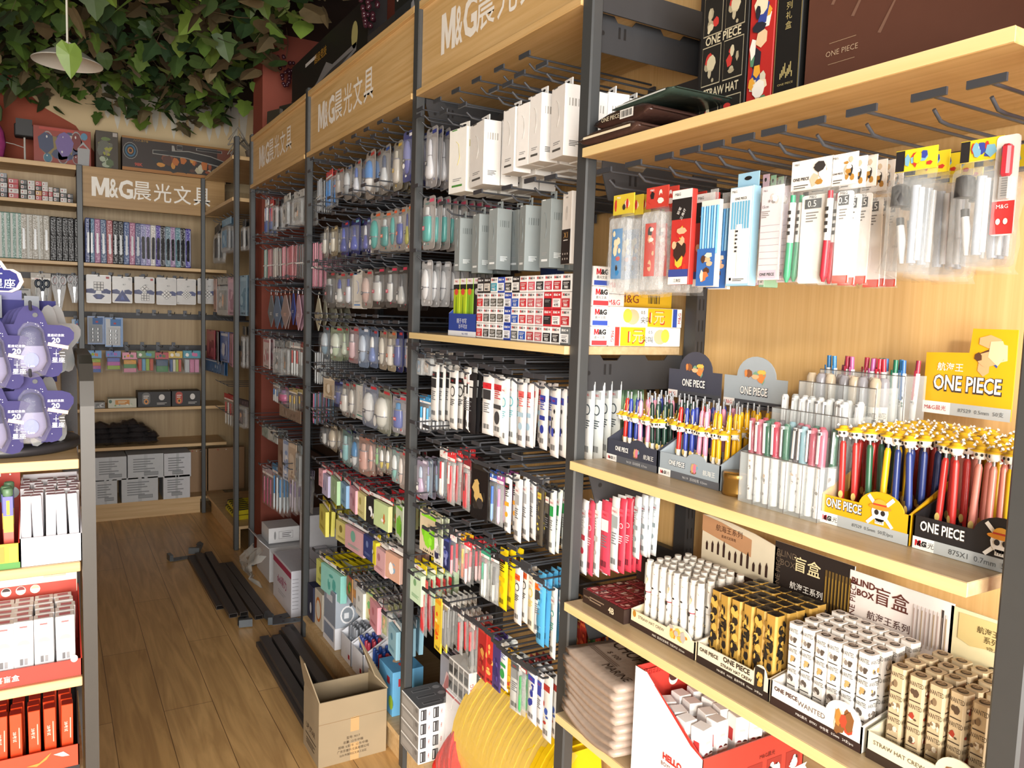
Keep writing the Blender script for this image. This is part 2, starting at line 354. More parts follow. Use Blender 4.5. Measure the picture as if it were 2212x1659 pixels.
MB().box((-1.1,1.955,1.385), (.02,1.995,1.40), STEEL_D).build('top_rail', gd)
for z in (1.213, 1.02, .80, .615): board(gd, 'shelf_board', -1.1, .042, GY+.005, 1.965, z, W_PX, .018)
MB().box((-1.1,1.62,0), (.04,1.64,.12), W_PX).build('plinth', gd)
# ================================================================== hanging goods: builders (facing -Y, hole at the origin, hanging to -h)
def pillow(mb, w, h, z0, t, mat, seed=0, rough=0.0, back=True, y=0.0):
    r = random.Random(seed); xs = (-.5, -.37, 0, .37, .5); zs = (0, .05, .28, .5, .72, .95, 1)
    vs = []; fs = []
    for j, b in enumerate(zs):
        for i, a in enumerate(xs):
            e = i in (0, 4) or j in (0, 6)
            vs.append((a*w*(1+r.uniform(-1, 1)*rough*.5), y if e else y-t*(1+r.uniform(-1, 1)*rough), z0-b*h))
    for j in range(6):
        for i in range(4): q = j*5+i; fs.append((q, q+5, q+6, q+1))
    mb.add(vs, fs, mat, True)
    if back: mb.add([(-w/2,y+.0004,z0-h),(w/2,y+.0004,z0-h),(w/2,y+.0004,z0),(-w/2,y+.0004,z0)], [(3,2,1,0)], mat)
def rr(w, h, r, n=3):
    o = []
    for cx, cz, a in ((w/2-r, h/2-r, 0), (-w/2+r, h/2-r, 90), (-w/2+r, -h/2+r, 180), (w/2-r, -h/2+r, 270)):
        for i in range(n+1): t = math.radians(a+90*i/n); o.append((cx+r*math.cos(t), cz+r*math.sin(t)))
    return o
def bars(mb, x, y, z, w, h, n, mat, u=FU, v=FV):
    for i in range(n): mb.rect(Vector((x,y,z))+Vector(u)*(-w/2+w*(i+.5)/n), u, v, w/n*(.3+.35*((i*7) % 3)/2), h, mat, .0006)
def lines(mb, x, y, z, w, n, pitch, mat, u=FU, v=FV):
    for i in range(n): k = (1, .8, .92, .6)[i % 4]; mb.rect(Vector((x,y,z))-Vector(v)*(i*pitch)-Vector(u)*(w*(1-k)/2), u, v, w*k, pitch*.45, mat, .0006)
def k_refill(w, h, c, sd):
    m = MB(); t = .0045; pillow(m, w, h, 0, t, K(c[0], .3, var=.03), sd, .1); y = -t*1.12; W = w*.72
    m.rect((0,y,-.02-h*.06), FU, FV, W, h*.10, c[1]); m.text('M&G', (0,y-.0008,-.02-h*.06), FU, FV, h*.03, '#c8202c' if c[1] != '#c8202c' else '#ffffff', maxw=W*.8)
    s = sd % 4
    if s == 0: m.disc((0,y,-h*.36), FU, FV, W*.42, W*.42, K(c[2])); m.disc((0,y-.0006,-h*.36), FU, FV, W*.32, W*.32, K(c[0])); lines(m, 0, y, -h*.5, W*.8, 4, h*.03, K(c[2]))
    elif s == 1: m.rect((0,y,-h*.33), FU, FV, W*.9, h*.16, c[2]); lines(m, 0, y, -h*.48, W*.7, 5, h*.035, K('#77787c'))
    elif s == 2: m.rect((0,y,-h*.5), FU, FV, W, h*.07, c[2]); lines(m, 0, y, -h*.22, W*.8, 5, h*.035, K(c[1])); m.disc((0,y,-h*.68), FU, FV, W*.36, W*.36, K(c[2]))
    else: art(m, (0,y,-h*.5), FU, FV, W, h*.55, [c[1], c[2], c[0], c[2]], sd, 7)
    bars(m, 0, y, -h*.86, W*.8, h*.08, 7, BLACK)
    return [('packet', m)]
def k_penbag(w, h, c, sd):
    hd = MB(); hh = h*.2; hd.box((-w/2,-.001,-hh), (w/2,.001,0), K(c[0])); hd.rect((0,-.001,-hh*.82), FU, FV, w*.94, hh*.26, '#f4f2ee'); hd.text('M&G', (-w*.2,-.002,-hh*.82), FU, FV, hh*.16, '#c8202c', maxw=w*.4)
    art(hd, (0,-.001,-hh*.4), FU, FV, w*.9, hh*.5, [c[1], c[-1], '#ffffff'], sd, 4)
    bg = MB(); pillow(bg, w, h-hh, -hh, .007, FILM2 if sd % 2 else FILM, sd, .35)
    pn = MB(); n = max(1, min(3, int(w/.022)))
    for i in range(n):
        x = (i-(n-1)/2)*w*.26; cc = K(c[1+i % (len(c)-1)], .3)
        pn.tube([(x,-.004,-hh-.012),(x,-.004,-h*.62)], .0042, cc, 6); pn.tube([(x,-.004,-h*.62),(x,-.004,-h*.9),(x,-.004,-h*.96)], [.0045, .0045, .001], K(c[-1], .3), 6)
    return [('header_card', hd), ('pen', pn), ('bag', bg)]
SHAPES = [[(0,.1),(.04,.34),(.2,.5),(.42,.5),(.7,.9),(.88,1),(.97,.7),(1,.1)], [(0,.15),(.03,.5),(.24,.52),(.27,.9),(.5,1),(.9,1),(.97,.8),(1,.2)],
          [(0,.1),(.06,.6),(.3,.98),(.6,1),(.85,.75),(.96,.45),(1,.1)], [(0,.2),(.02,.4),(.3,.42),(.33,.7),(.9,.72),(1,.3)]]
def dk(h, k): return '#%02x%02x%02x' % tuple(int(int(h[i:i+2], 16)*k) for i in (1, 3, 5))
def k_blister(w, h, c, sd):
    c = [dk(c[0], .72), c[1]]+[dk(x, .84) for x in c[2:]]
    cd = MB(); cd.prism((0,0,-h/2), FU, FV, rr(w, h, w*.14), .0012, K(c[0])); cd.rect((w*.22,0,-h*.085), FU, FV, w*.36, h*.06, c[1])
    cd.disc((-w*.1,0,-h*.05), FU, FV, w*.13, w*.05, BLACK); lines(cd, -w*.12, 0, -h*.12, w*.4, 2, h*.02, K(c[2]))
    art(cd, (0,0,-h*.9), FU, FV, w*.8, h*.12, [c[1], c[2], '#ffffff'], sd, 3)
    pr = MB(); sh = SHAPES[sd % 4]; H = h*.66; R = w*.28; zt = -h*.2
    split = (.42, .27, .6, .33)[sd % 4]
    a = [(max(R*r, .0008), zt-H*z) for z, r in sh if z <= split+.001]; b = [(max(R*r, .0008), zt-H*z) for z, r in sh if z >= split-.001]
    pr.lathe([(r, z) for r, z in reversed(a)], K(c[3 % len(c)], .25), 10, (0,-.006,0), 1, .42); pr.lathe([(r, z) for r, z in reversed(b)], K(c[2], .25), 10, (0,-.006,0), 1, .42)
    zs_ = zt-H*split; rs = R*[r for z, r in sh if z >= split-.001][0]
    pr.lathe([(rs*1.02, zs_-.0018), (rs*1.02, zs_+.0018)], K('#6c6a70', .3), 10, (0,-.006,0), 1, .42)
    pr.rect((0,-.0064-R*.42,zt-H*.62), FU, FV, R*.7, H*.12, K(c[1] if sd % 2 else '#4a4c54'), .0006); lines(pr, 0, -.0072-R*.42, zt-H*.60, R*.5, 2, H*.03, K('#f0f0ee'))
    if sd % 3 == 0: pr.disc((0,-.0066-R*.42,zt-H*.78), FU, FV, R*.35, R*.35, K('#f4f4f2'))
    bb = MB(); pillow(bb, w*.84, H*1.06, zt+H*.03, .008+R*.42, FILM_C, sd, .06, False)
    return [('backing_card', cd), ('product', pr), ('bubble', bb)]
def k_pad(w, h, c, sd):
    hd = MB(); hh = h*.22; hd.box((-w/2,-.0012,-hh), (w/2,.0012,0), K(c[0])); hd.rect((0,-.0012,-hh*.75), FU, FV, w, hh*.42, '#f4f2ee'); hd.text('M&G', (-w*.2,-.002,-hh*.75), FU, FV, hh*.24, '#c8202c', maxw=w*.45); hd.disc((0,-.0012,-hh*.25), FU, FV, w*.1, hh*.1, BLACK)
    pd = MB(); t = .016; pd.box((-w*.47,-t,-h), (w*.47,0,-hh-.003), K(c[1], .6), .001)
    for i in range(4): pd.add([(w*.4705,-t*(i+.5)/4-.0004,-h),(w*.4705,-t*(i+.5)/4+.0004,-h),(w*.4705,-t*(i+.5)/4+.0004,-hh-.003),(w*.4705,-t*(i+.5)/4-.0004,-hh-.003)], [(0,1,2,3)], K(c[2], .6))
    if sd % 2: art(pd, (0,-t,-h*.62), FU, FV, w*.7, h*.5, [c[2], '#ffffff', c[1]], sd, 5)
    else: lines(pd, 0, -t, -h*.8, w*.6, 3, h*.03, K(c[2])); pd.disc((-w*.05,-t,-h*.5), FU, FV, w*.12, w*.12, K(c[2]))
    return [('header_card', hd), ('note_pad', pd)]
def k_box(w, h, c, sd, d=.02):
    m = MB(); d = c[3] if len(c) > 3 and isinstance(c[3], float) else d
    m.box((-w/2,0,-h), (w/2,d,-.012), K(c[0]), .0006); m.box((-w*.28,d*.45,-.012), (w*.28,d*.5,.008), K(c[0])); m.disc((0,d*.45,.0), FU, FV, w*.12, .003, BLACK)
    m.rect((0,0,-h*.9), FU, FV, w*.6, h*.03, c[1]); m.rect((-w*.2,0,-h*.08), FU, FV, w*.3, h*.015, c[1]); lines(m, 0, 0, -h*.8, w*.5, 2, h*.025, K('#9a9a9a'))
    m.tube([(-w*.1,-.0006,-h*.25),(w*.05,-.0006,-h*.3),(w*.12,-.0006,-h*.5),(w*.0,-.0006,-h*.6)], .0007, K(c[2]), 4)
    bars(m, w/2, d*.5, -h*.3, d*.7, h*.1, 5, K(c[2]), Y3, Z3); lines(m, w/2, d*.5, -h*.8, d*.5, 4, h*.02, K(c[1]), Y3, Z3)
    return [('carton', m)]
def k_card(w, h, c, sd):
    m = MB(); m.box((-w/2,-.004,-h), (w/2,.0,0), K(c[0], .35), .0006); art(m, (0,-.004,-h*.58), FU, FV, w*.86, h*.66, c[1:], sd, 10)
    m.rect((0,-.004,-h*.1), FU, FV, w*.8, h*.08, c[1]); m.disc((0,-.004,-h*.025), FU, FV, w*.1, h*.012, BLACK); bars(m, 0, -.004, -h*.94, w*.6, h*.05, 6, BLACK)
    return [('card_pack', m)]
def k_rod(w, h, c, sd):
    m = MB(); n = 3
    for i in range(n):
        x = (i-1)*w*.3; m.tube([(x,-.003,-.004),(x,-.003,-h+.012),(x,-.003,-h)], [.0032, .0034, .0012], K(c[i % len(c)], .25), 6)
    m.rect((0,-.007,-h*.55), FU, FV, w, h*.035, '#f2f2f0')
    f = MB(); pillow(f, w, h, 0, .008, FILM, sd, .2, False)
    return [('pen', m), ('bag', f)]
def k_diamond(w, h, c, sd):
    m = MB(); t = .004; g = K(c[0], .85, var=.12)
    m.prism((0,-t,-h*.55), FU, FV, [(0,-h*.45),(w*.5,-h*.05),(w*.1,h*.42),(-w*.1,h*.42),(-w*.5,-h*.05)], t, g)
    m.tube([(-w*.1,0,-.02),(-w*.1,0,.0),(0,0,.008),(w*.1,0,.0)], .0018, K(c[1]), 5); lines(m, 0, -t, -h*.6, w*.3, 3, h*.03, K(c[1]))
    return [('cloth_bag', m)]
def k_case(w, h, c, sd):
    m = MB(); m.box((-w/2,-.0012,-h*.2), (w/2,.0012,0), K(c[0])); art(m, (0,-.0012,-h*.1), FU, FV, w*.9, h*.17, c[1:4], sd, 5); m.text('M&G', (-w*.2,-.002,-h*.03), FU, FV, h*.02, '#ffffff', maxw=w*.4)
    p = MB(); p.prism((0,-.012,-h*.61), FU, FV, rr(w*.88, h*.74, w*.12), .012, K('#e9ecec', .1, .3, 0, .02, .5))
    q = MB(); q.rect((0,-.0126,-h*.6), FU, FV, w*.5, h*.5, c[4]); art(q, (0,-.0128,-h*.6), FU, FV, w*.46, h*.48, c[1:4]+['#e8b48a'], sd+1, 9)
    f = MB(); pillow(f, w, h*.82, -h*.19, .016, FILM, sd, .3, False)
    return [('header_card', m), ('pencil_case', p), ('insert_sheet', q), ('bag', f)]
KIND = dict(refill=(k_refill, 'refill_packet', 'refill'), penbag=(k_penbag, 'pen_pack', 'pen pack'), blister=(k_blister, 'blister_card', 'blister pack'), pad=(k_pad, 'sticky_note_pack', 'sticky notes'),
            box=(k_box, 'hanging_carton', 'box'), card=(k_card, 'card_pack', 'pack'), rod=(k_rod, 'stick_pen_pack', 'pen pack'), diamond=(k_diamond, 'cloth_bag', 'bag'), case=(k_case, 'pencil_case_pack', 'pencil case'))
_PR = {}
def merged(parts):
    m = MB()
    for _, b in parts: m.merge(b)
    return m
# ------------------------------------------------------------------ hooks
def hook_mesh(L, scan):
    m = MB(); m.tube([(0,L,.006),(0,.0,.006),(0,-.018,.008),(0,-.034,.020)], .0026, HOOKM, 6)
    m.box((-.012,L,-.012), (.012,L+.006,.03), HOOKM)
    if scan: m.tube([(0,L,.036),(0,-.045,.036)], .0024, HOOKM, 6); m.box((-.023,-.049,.031), (.023,-.045,.041), HOOKM)
    return m.mesh('display_hook')
_HK = {}
def hook(y, z, xf, row, scan=False, back=1.325, rz=RW, pos=None, rows_label=None):
    L = round(back-xf, 2); k = (L, scan)
    if k not in _HK: _HK[k] = hook_mesh(L, scan)
    o = bpy.data.objects.new('display_hook', _HK[k]); C.objects.link(o); o.location = pos or (xf, y, z); o.rotation_euler = (0, 0, rz)
    return tag(o, 'dark grey metal display hook, '+row, 'hook', 'display hooks, '+row)
ROWN = {}
def hang(row, kind, px, cols, desc, n=1, dx=.02, xf=1.0, sd=None, hk=True, scan=False, ax='X', rot=0.0, crop=(0, 0, 1), w=None, h=None, jit=.25, ht=None):
    ox, oy, s = crop; x0, x1, yt, yb = px; xc = ox+s*(x0+x1)/2
    A = P(ox+s*x0, oy+s*(yt+yb)/2, ax, xf); B = P(ox+s*x1, oy+s*(yt+yb)/2, ax, xf); T = P(xc, oy+s*yt, ax, xf); Bo = P(xc+(T.x*0), oy+s*yb, ax, xf)
    W = w or (A-B).length; W = round(W, 3); H = round(h or (T.z-Bo.z), 2); sd = sd if sd is not None else (hash(desc) if False else sum(map(ord, desc)))
    if jit > .2: rot = rot+RND.uniform(-.14, .10)
    if kind == 'blister' and n in (2, 3) and xf == 1.0: n += 1; dx = max(dx, .026)
    fn, nm, cat = KIND[kind]; key = (kind, W, H, tuple(cols), sd)
    if key not in _PR: _PR[key] = [fn(W, H, list(cols), sd), None]
    parts, mm = _PR[key]; rz = RW if ax == 'X' else 0.0
    back = lambda i: Vector((i*dx, 0, 0)) if ax == 'X' else Vector((0, i*dx, 0))
    lab = '%s, front of hook, %s' % (desc, row)
    if n == 1: lab = '%s, %s' % (desc, row)
    r = RND
    if len(parts) > 1:
        o = thing(nm, lab, cat, T, rz+rot)
        for pn, b in parts: b.build(pn, o)
    else:
        o = parts[0][1].build(nm, None, lab, None, T, rz+rot); o['category'] = cat
    if n > 1 and mm is None: mm = _PR[key][1] = merged(parts).mesh(nm)
    for i in range(1, n):
        c = bpy.data.objects.new(nm, mm); C.objects.link(c); c.location = T+back(i)+Vector((0, r.uniform(-.002, .002), r.uniform(-.003, .003))); c.rotation_euler = (r.uniform(-.04, .04), 0, rz+rot+r.uniform(-jit, jit)*.5)
        tag(c, '%s, behind front, %s' % (desc, row), cat, '%ss, %s' % (desc, row))
    if hk: hook(T.y if ax == 'X' else 0, T.z-.01, xf if ax == 'X' else xf, row, scan, 1.325 if ax == 'X' else 6.21, rz, T+Vector((0, 0, -.01)))
    return o
def hrow(row, crop, items, **kw):
    kw.setdefault('scan', kw.get('xf', 1.0) == 1.0 and kw.get('hk', True))
    for it in items:
        kind, px, cols, desc = it[:4]; n = it[4] if len(it) > 4 else 1; dx = it[5] if len(it) > 5 else .02
        hang(row, kind, px, cols, desc, n, dx, crop=crop, **kw)
# ================================================================== goods on the hooks, bay by bay
cA = (520, 400, .25316); cB = (900, 400, .25316); cD = (520, 800, .26525); cE = (880, 740, .27723); cG = (520, 1180, .28866); cH = (860, 1150, .30685); cI = (860, 1240, .25253); c0 = (0, 0, 1)
# ---- pillar bay (farthest sign)
R = 'top row by red pillar'
hrow(R, cA, [('penbag', (205,245,115,430), ('#d8dadf','#e9e9ec','#2b4a8c'), 'white pen pack with blue tips', 3), ('penbag', (250,282,115,435), ('#c03a34','#c4352f','#24498c'), 'red pen pack with blue tips', 2),
 ('case', (288,335,120,400), ('#3a3c3e','#55585a','#2f3032','#8a8c8c','#4c4e50'), 'dark clear case pack', 3), ('case', (362,432,80,372), ('#c9cac6','#3a3a3a','#e8e8e4','#9a9a96','#b7b8b4'), 'clear case pack with black dots', 4), ('case', (460,538,45,352), ('#b9bab6','#4a4a4a','#d8d8d4','#8a8a86','#a8a6a0'), 'long clear case pack', 4)])
R = 'second row by red pillar'
hrow(R, cA, [('rod', (198,238,545,808), ('#6f8f86','#a9b8b0','#5c7d74'), 'greenish pen sleeve', 3), ('rod', (240,276,540,800), ('#a33a44','#c06a70','#8c2f3a'), 'dark red pen sleeve', 2), ('rod', (282,330,530,800), ('#b7aFa4','#cfcac2','#8f887e'), 'grey pen sleeve', 4), ('rod', (355,395,520,800), ('#b05060','#d8a0a8','#a33a4c'), 'pink pen sleeve', 3), ('rod', (402,470,510,796), ('#9c2f3a','#b84a54','#c98088'), 'red pen sleeve', 4), ('rod', (490,540,500,790), ('#2c2c2e','#1d1d1f','#55565a'), 'black pen sleeve', 4)])
R = 'third row by red pillar'
hrow(R, cA, [('diamond', (240,292,900,1215), ('#6d7276','#cfcfcf'), 'grey cloth bag on a hanger', 2), ('diamond', (290,345,905,1220), ('#5f6f86','#cfcfcf'), 'blue-grey cloth bag on a hanger', 2), ('diamond', (342,432,895,1232), ('#a08d8a','#e3b8a8'), 'beige cloth bag on a hanger', 2), ('diamond', (425,482,885,1200), ('#39488c','#cfcfd8'), 'blue cloth bag on a hanger', 2), ('diamond', (455,545,890,1240), ('#c9a4b4','#e9dfe4'), 'pink cloth bag on a hanger', 3)])
R = 'fourth row by red pillar'
hrow(R, cA, [('card', (190,262,1305,1560), ('#e3d4d6','#c98a94','#f2eeee','#b9a0a4'), 'pale pink flat box', 4), ('case', (300,360,1320,1620), ('#8c9296','#b9bec0','#6a7276','#d0d4d6','#9fa8ac'), 'grey ruler pouch', 3), ('case', (372,432,1325,1630), ('#aab0b0','#c8cccc','#7c8688','#dcdfdf','#b0bcc0'), 'clear ruler pouch', 3), ('penbag', (440,500,1330,1640), ('#b0b6b8','#b8423c','#d6dada'), 'clear pouch with red pen', 3), ('penbag', (500,548,1340,1650), ('#a33028','#c9cccc','#8f9698'), 'clear pouch with red header', 2)])
R = 'fifth row by red pillar'
hrow(R, cD, [('penbag', (262,322,105,262), ('#b9c4c8','#3f7fc4','#e4e8ea'), 'small blue and white novelty pack', 2), ('blister', (318,405,125,292), ('#c9bccb','#d86a9c','#d0568f','#b08ab8'), 'purple blister card with pink toy', 2), ('penbag', (400,455,150,330), ('#c4b27a','#c9a648','#8c8478'), 'pack with gold sticks', 2), ('card', (330,480,300,405), ('#8d7a6c','#a8968a','#7c6a5e'), 'brown flat card pack hanging askew')])
R = 'sixth row by red pillar'
hrow(R, cD, [('card', (175,232,455,545), ('#a9bab4','#c9d4d0','#8ea49c'), 'pale green small card pack', 3), ('card', (235,300,475,590), ('#c4cac8','#e3e6e4','#98a2a0'), 'white small card pack', 3), ('card', (312,352,545,860), ('#8a6f5c','#a38a78','#6f584a'), 'brown long card pack', 2), ('card', (358,398,555,905), ('#c9d2e3','#8fa4cc','#eef0f4'), 'pale blue long card pack', 2), ('card', (402,452,580,930), ('#c4b09a','#d8c8b4','#a38f7c'), 'beige long card pack', 3), ('case', (455,510,600,945), ('#8fa0a8','#b4c0c6','#6f8088','#cfd6da','#a0b0b8'), 'grey blue long pouch', 2)])
R = 'seventh row by red pillar'
hrow(R, cD, [('penbag', (190,262,795,1110), ('#b8a8b0','#c07088','#a84a66'), 'clear bag of pink pens', 4), ('penbag', (265,345,775,1160), ('#4a86b8','#3f8cc8','#dfe8ee'), 'clear bag of blue pens', 5), ('penbag', (395,470,800,1145), ('#8f8496','#8a78a0','#b8b0bc'), 'clear bag of violet pens', 5)])
# ---- blister bay (middle sign)
R = 'top row below middle sign'
hrow(R, c0, [('rod', (683,701,386,460), ('#8c9094','#a8acb0','#7c8084'), 'grey pen sleeve', 3), ('penbag', (702,722,369,450), ('#d04a44','#3f86c8','#2f74b8'), 'blue glue pen pack', 2), ('blister', (724,744,366,428), ('#c9bdb4','#c03a34','#a8a29a','#d8d4cc'), 'clear blister with red tag', 2), ('blister', (744,762,358,432), ('#c4beb6','#4a6a9c','#9aa0a4','#cfd2d4'), 'clear bottle blister', 2), ('blister', (763,784,346,426), ('#d6d2cc','#b83a34','#e4e8f2','#4a6ab8'), 'blue and white patterned blister', 2), ('blister', (787,815,326,428), ('#ddd4c8','#c0443c','#f2f2f0','#3f86d0'), 'blue bottle blister on cream card', 2), ('blister', (820,848,315,420), ('#d0ccc4','#2f58a8','#d8dadc','#3a4a6a'), 'clear pen blister with blue header', 3), ('blister', (850,872,305,408), ('#c4bca8','#d8b43a','#c8c2b4','#e0d8c4'), 'cream blister with yellow label', 3), ('blister', (873,895,282,388), ('#6d74b8','#f0f0f4','#5a5fb0','#8a90cc'), 'violet oval blister', 3)])
R = 'second row below middle sign'
hrow(R, cA, [('blister', (702,760,355,622), ('#c9c4b8','#e9e4d8','#dcd8cc','#cfcabc'), 'clear white tape blister', 3), ('blister', (770,832,350,610), ('#c4b48e','#e0c890','#ddd4c0','#cfc4a8'), 'cream tape blister', 3), ('blister', (852,932,308,606), ('#2f3f9c','#d03a44','#2c3c98','#3c50b4'), 'blue tape blister on dark card', 2), ('blister', (935,1030,285,604), ('#2c3c98','#7fc4d8','#3246ac','#2a3684'), 'larger blue tape blister', 2), ('blister', (1050,1112,282,600), ('#3b3f8c','#8fb4d8','#4a52b0','#e4e8f0'), 'blue pen blister', 2), ('blister', (1108,1200,228,588), ('#d9d3c8','#e06a3a','#2f9c94','#35aea4'), 'teal tape blister on pale card', 3), ('blister', (1205,1285,222,582), ('#d4ccc2','#e06a3a','#2a8f8a','#e0e8e6'), 'teal and white tape blister', 2), ('blister', (1285,1338,200,565), ('#d6cec4','#e0623a','#27918c','#3fb0a8'), 'narrow teal tape blister', 2), ('blister', (1335,1415,190,560), ('#d8d0c6','#e8703a','#2f48a4','#e9e9ee'), 'navy and white tape blister', 3), ('blister', (1412,1462,160,550), ('#d8d2c8','#e8703a','#b8b43a','#2f3f8c'), 'yellow and navy tape blister', 3)])
hrow('beside the middle bay post', cA, [('rod', (620,668,485,878), ('#c06a80','#d890a0','#b05a72'), 'pink stick pen sleeve', 12, .022)])
R = 'third row below middle sign'
hrow(R, cA, [('blister', (730,812,735,1056), ('#8a8880','#c03a40','#2c2c2e','#c8c8c4'), 'black correction pen blister', 2), ('blister', (820,892,742,1050), ('#b4b0a8','#c83a40','#d4d4d0','#34469c'), 'clear blister with blue cap', 2), ('blister', (892,972,738,1045), ('#b8b4ac','#c83a40','#d8dce4','#5a5fa8'), 'clear blister with violet roller', 2), ('box', (962,1035,735,1060), ('#dcd8ce','#3f7fc8','#2f5fb0'), 'white and blue flat carton', 2), ('blister', (1035,1128,722,1052), ('#d2c8bc','#d03a44','#c8a498','#d8bcb0'), 'pink glue stick blister', 2), ('blister', (1128,1235,700,1045), ('#6a645c','#d03a5c','#cfcfcb','#b8b8b4'), 'silver oval blister on dark card', 2), ('blister', (1248,1335,690,1048), ('#74706a','#d03a5c','#d8d8d4','#bcbcb8'), 'narrow silver blister', 2), ('blister', (1335,1438,680,1060), ('#5c5852','#d03a5c','#c4c4c0','#3a3a3c'), 'silver blister with black tip', 3)])
hrow('beside the middle bay post', cA, [('diamond', (625,715,925,1250), ('#b4b09a','#d8d4c4'), 'yellowish cloth bag on a hanger', 5, .03)])
R = 'fourth row below middle sign'
hrow(R, cA, [('blister', (690,772,1200,1475), ('#8fa8b8','#d03a44','#7fa0b4','#c4d0d8'), 'blue grey tape blister', 2), ('blister', (778,862,1204,1490), ('#b4c4a4','#d03a44','#c4d4b4','#dfe6d4'), 'pale green tape blister', 2), ('blister', (862,935,1206,1485), ('#a8bc98','#d03a44','#d0dcc4','#b4c8a4'), 'second green tape blister', 2), ('blister', (918,1012,1206,1512), ('#d4b4b8','#d03a44','#dcb8bc','#f0e4e4'), 'pale pink tape blister', 2), ('blister', (1014,1092,1210,1545), ('#9cb4d4','#e8ecf4','#a8bcd4','#c8d4e4'), 'clear blue tape blister', 2), ('blister', (1090,1186,1226,1562), ('#8fa4d0','#d03a44','#7088c4','#f2f2f0'), 'blue tape blister with white cap', 2), ('blister', (1186,1252,1232,1570), ('#c8b8a0','#d03a44','#cfc8bc','#ddd4c4'), 'beige glue blister', 2), ('blister', (1250,1335,1238,1578), ('#d4c4a8','#e06a3a','#eae4d8','#d8ccb8'), 'white tape roll blister', 2), ('blister', (1305,1405,1236,1592), ('#34408c','#d03a44','#3a4894','#4a58a8'), 'navy tape blister', 3), ('blister', (1420,1460,1240,1600), ('#c4b4ac','#d03a44','#cabdb4','#ddd4cc'), 'beige tape blister at the post', 2)])
hrow('beside the middle bay post', cA, [('rod', (640,690,1420,1690), ('#b0b4b6','#c8ccce','#9ca0a2'), 'pale grey stick pen sleeve', 14, .02)])
R = 'fifth row below middle sign'
hrow(R, cD, [('rod', (588,640,180,430), ('#d87aa0','#4a86b0','#2c2c30'), 'pink topped pen sleeve', 5), ('card', (690,760,55,240), ('#c4b49c','#e0d4c0','#a89478'), 'beige patterned card pack', 2), ('blister', (772,840,80,302), ('#33407c','#7c8cc8','#3c4a94','#2c3870'), 'dark navy eraser blister', 2), ('blister', (820,895,88,382), ('#c4beb4','#d03a44','#e0dcd2','#cfc8bc'), 'cream long blister', 2), ('blister', (888,945,95,388), ('#c8c2b8','#d03a44','#e4dfd6','#d4cdc2'), 'narrow cream blister', 2), ('box', (932,1020,98,392), ('#dedbd4','#2f9c84','#9aa4a0'), 'white carton with green square', 2), ('blister', (1000,1112,108,456), ('#aab4cc','#d03a44','#e4e4e4','#f2f2f0'), 'white oval blister on grey blue card', 2), ('blister', (1082,1246,145,522), ('#c8ccb8','#d03a44','#dcdad0','#eae8de'), 'large cream tape blister', 3), ('blister', (1250,1345,200,518), ('#c8c4cc','#d03a44','#5a6ab8','#58a0dc'), 'blue capped pencil blister', 3)])
R = 'sixth row below middle sign'
hrow(R, cD, [('blister', (668,722,430,622), ('#4a4844','#c8c8c4','#d8d8d4','#2a2a2c'), 'black and white small blister', 2), ('blister', (722,795,440,660), ('#b4a48c','#d8ccb8','#e0d8c8','#c8b89c'), 'cream small blister', 2), ('blister', (822,912,468,785), ('#8fb4b0','#34408c','#8cc8cc','#b8dcdc'), 'aqua tape blister', 2), ('blister', (906,975,520,825), ('#a8b4b8','#e0e4e4','#e8eaea','#2f8cc8'), 'white roller blister with blue cap', 2), ('blister', (975,1055,528,845), ('#d0a898','#b87060','#d8a494','#e0b4a4'), 'salmon tape blister', 2), ('blister', (1052,1096,545,848), ('#d0ac9c','#b87060','#d4a090','#deb0a0'), 'narrow salmon tape blister', 2), ('blister', (1100,1150,590,800), ('#c4c8b8','#d03a44','#8cc47c','#a8d498'), 'green mini blister', 2), ('blister', (1140,1186,600,832), ('#c4c0b4','#d03a44','#d8c04a','#f2f0ea'), 'white and yellow mini blister', 2), ('blister', (1190,1236,605,840), ('#c8c4b8','#d03a44','#dcc44e','#f4f2ec'), 'white mini blister with yellow base', 2), ('blister', (1240,1295,630,925), ('#b4ccca','#d03a44','#7fc0b8','#e8eeec'), 'mint glue blister', 2), ('blister', (1296,1345,650,960), ('#d4c4bc','#d03a44','#dcc0b4','#ece0d8'), 'pale pink glue blister', 3)])
R = 'seventh row below middle sign'
hrow(R, cD, [('pad', (665,700,755,945), ('#c83038','#dca8b0','#b87880'), 'pink note pad pack', 3, .04), ('pad', (690,748,790,1015), ('#c83038','#c4bcd8','#8a80b0'), 'lilac note pad pack', 4, .045), ('pad', (748,835,815,1065), ('#c83038','#b4d4a8','#7cac70'), 'green note pad pack', 4, .045), ('pad', (835,905,860,1105), ('#c83038','#8cb4d4','#5a8ab4'), 'blue note pad pack', 4, .045), ('pad', (905,985,895,1155), ('#c83038','#e0a8b4','#c07888'), 'rose note pad pack', 4, .045), ('pad', (968,1058,935,1198), ('#c83038','#e8e09c','#b8b060'), 'cream yellow note pad pack', 4, .045), ('pad', (1060,1132,968,1252), ('#1d1c1e','#242324','#b4a878'), 'black note pad pack', 4, .045), ('pad', (1122,1236,1010,1288), ('#c83038','#c8dca0','#d87840'), 'pale green cartoon note pad pack', 4, .045)])
hrow(R, cD, [('card', (1262,1345,1085,1392), ('#d0dcc8','#7cc83a','#8cd848','#6cb82c'), 'green apple shaped notes', 3)])
R = 'eighth row below middle sign'
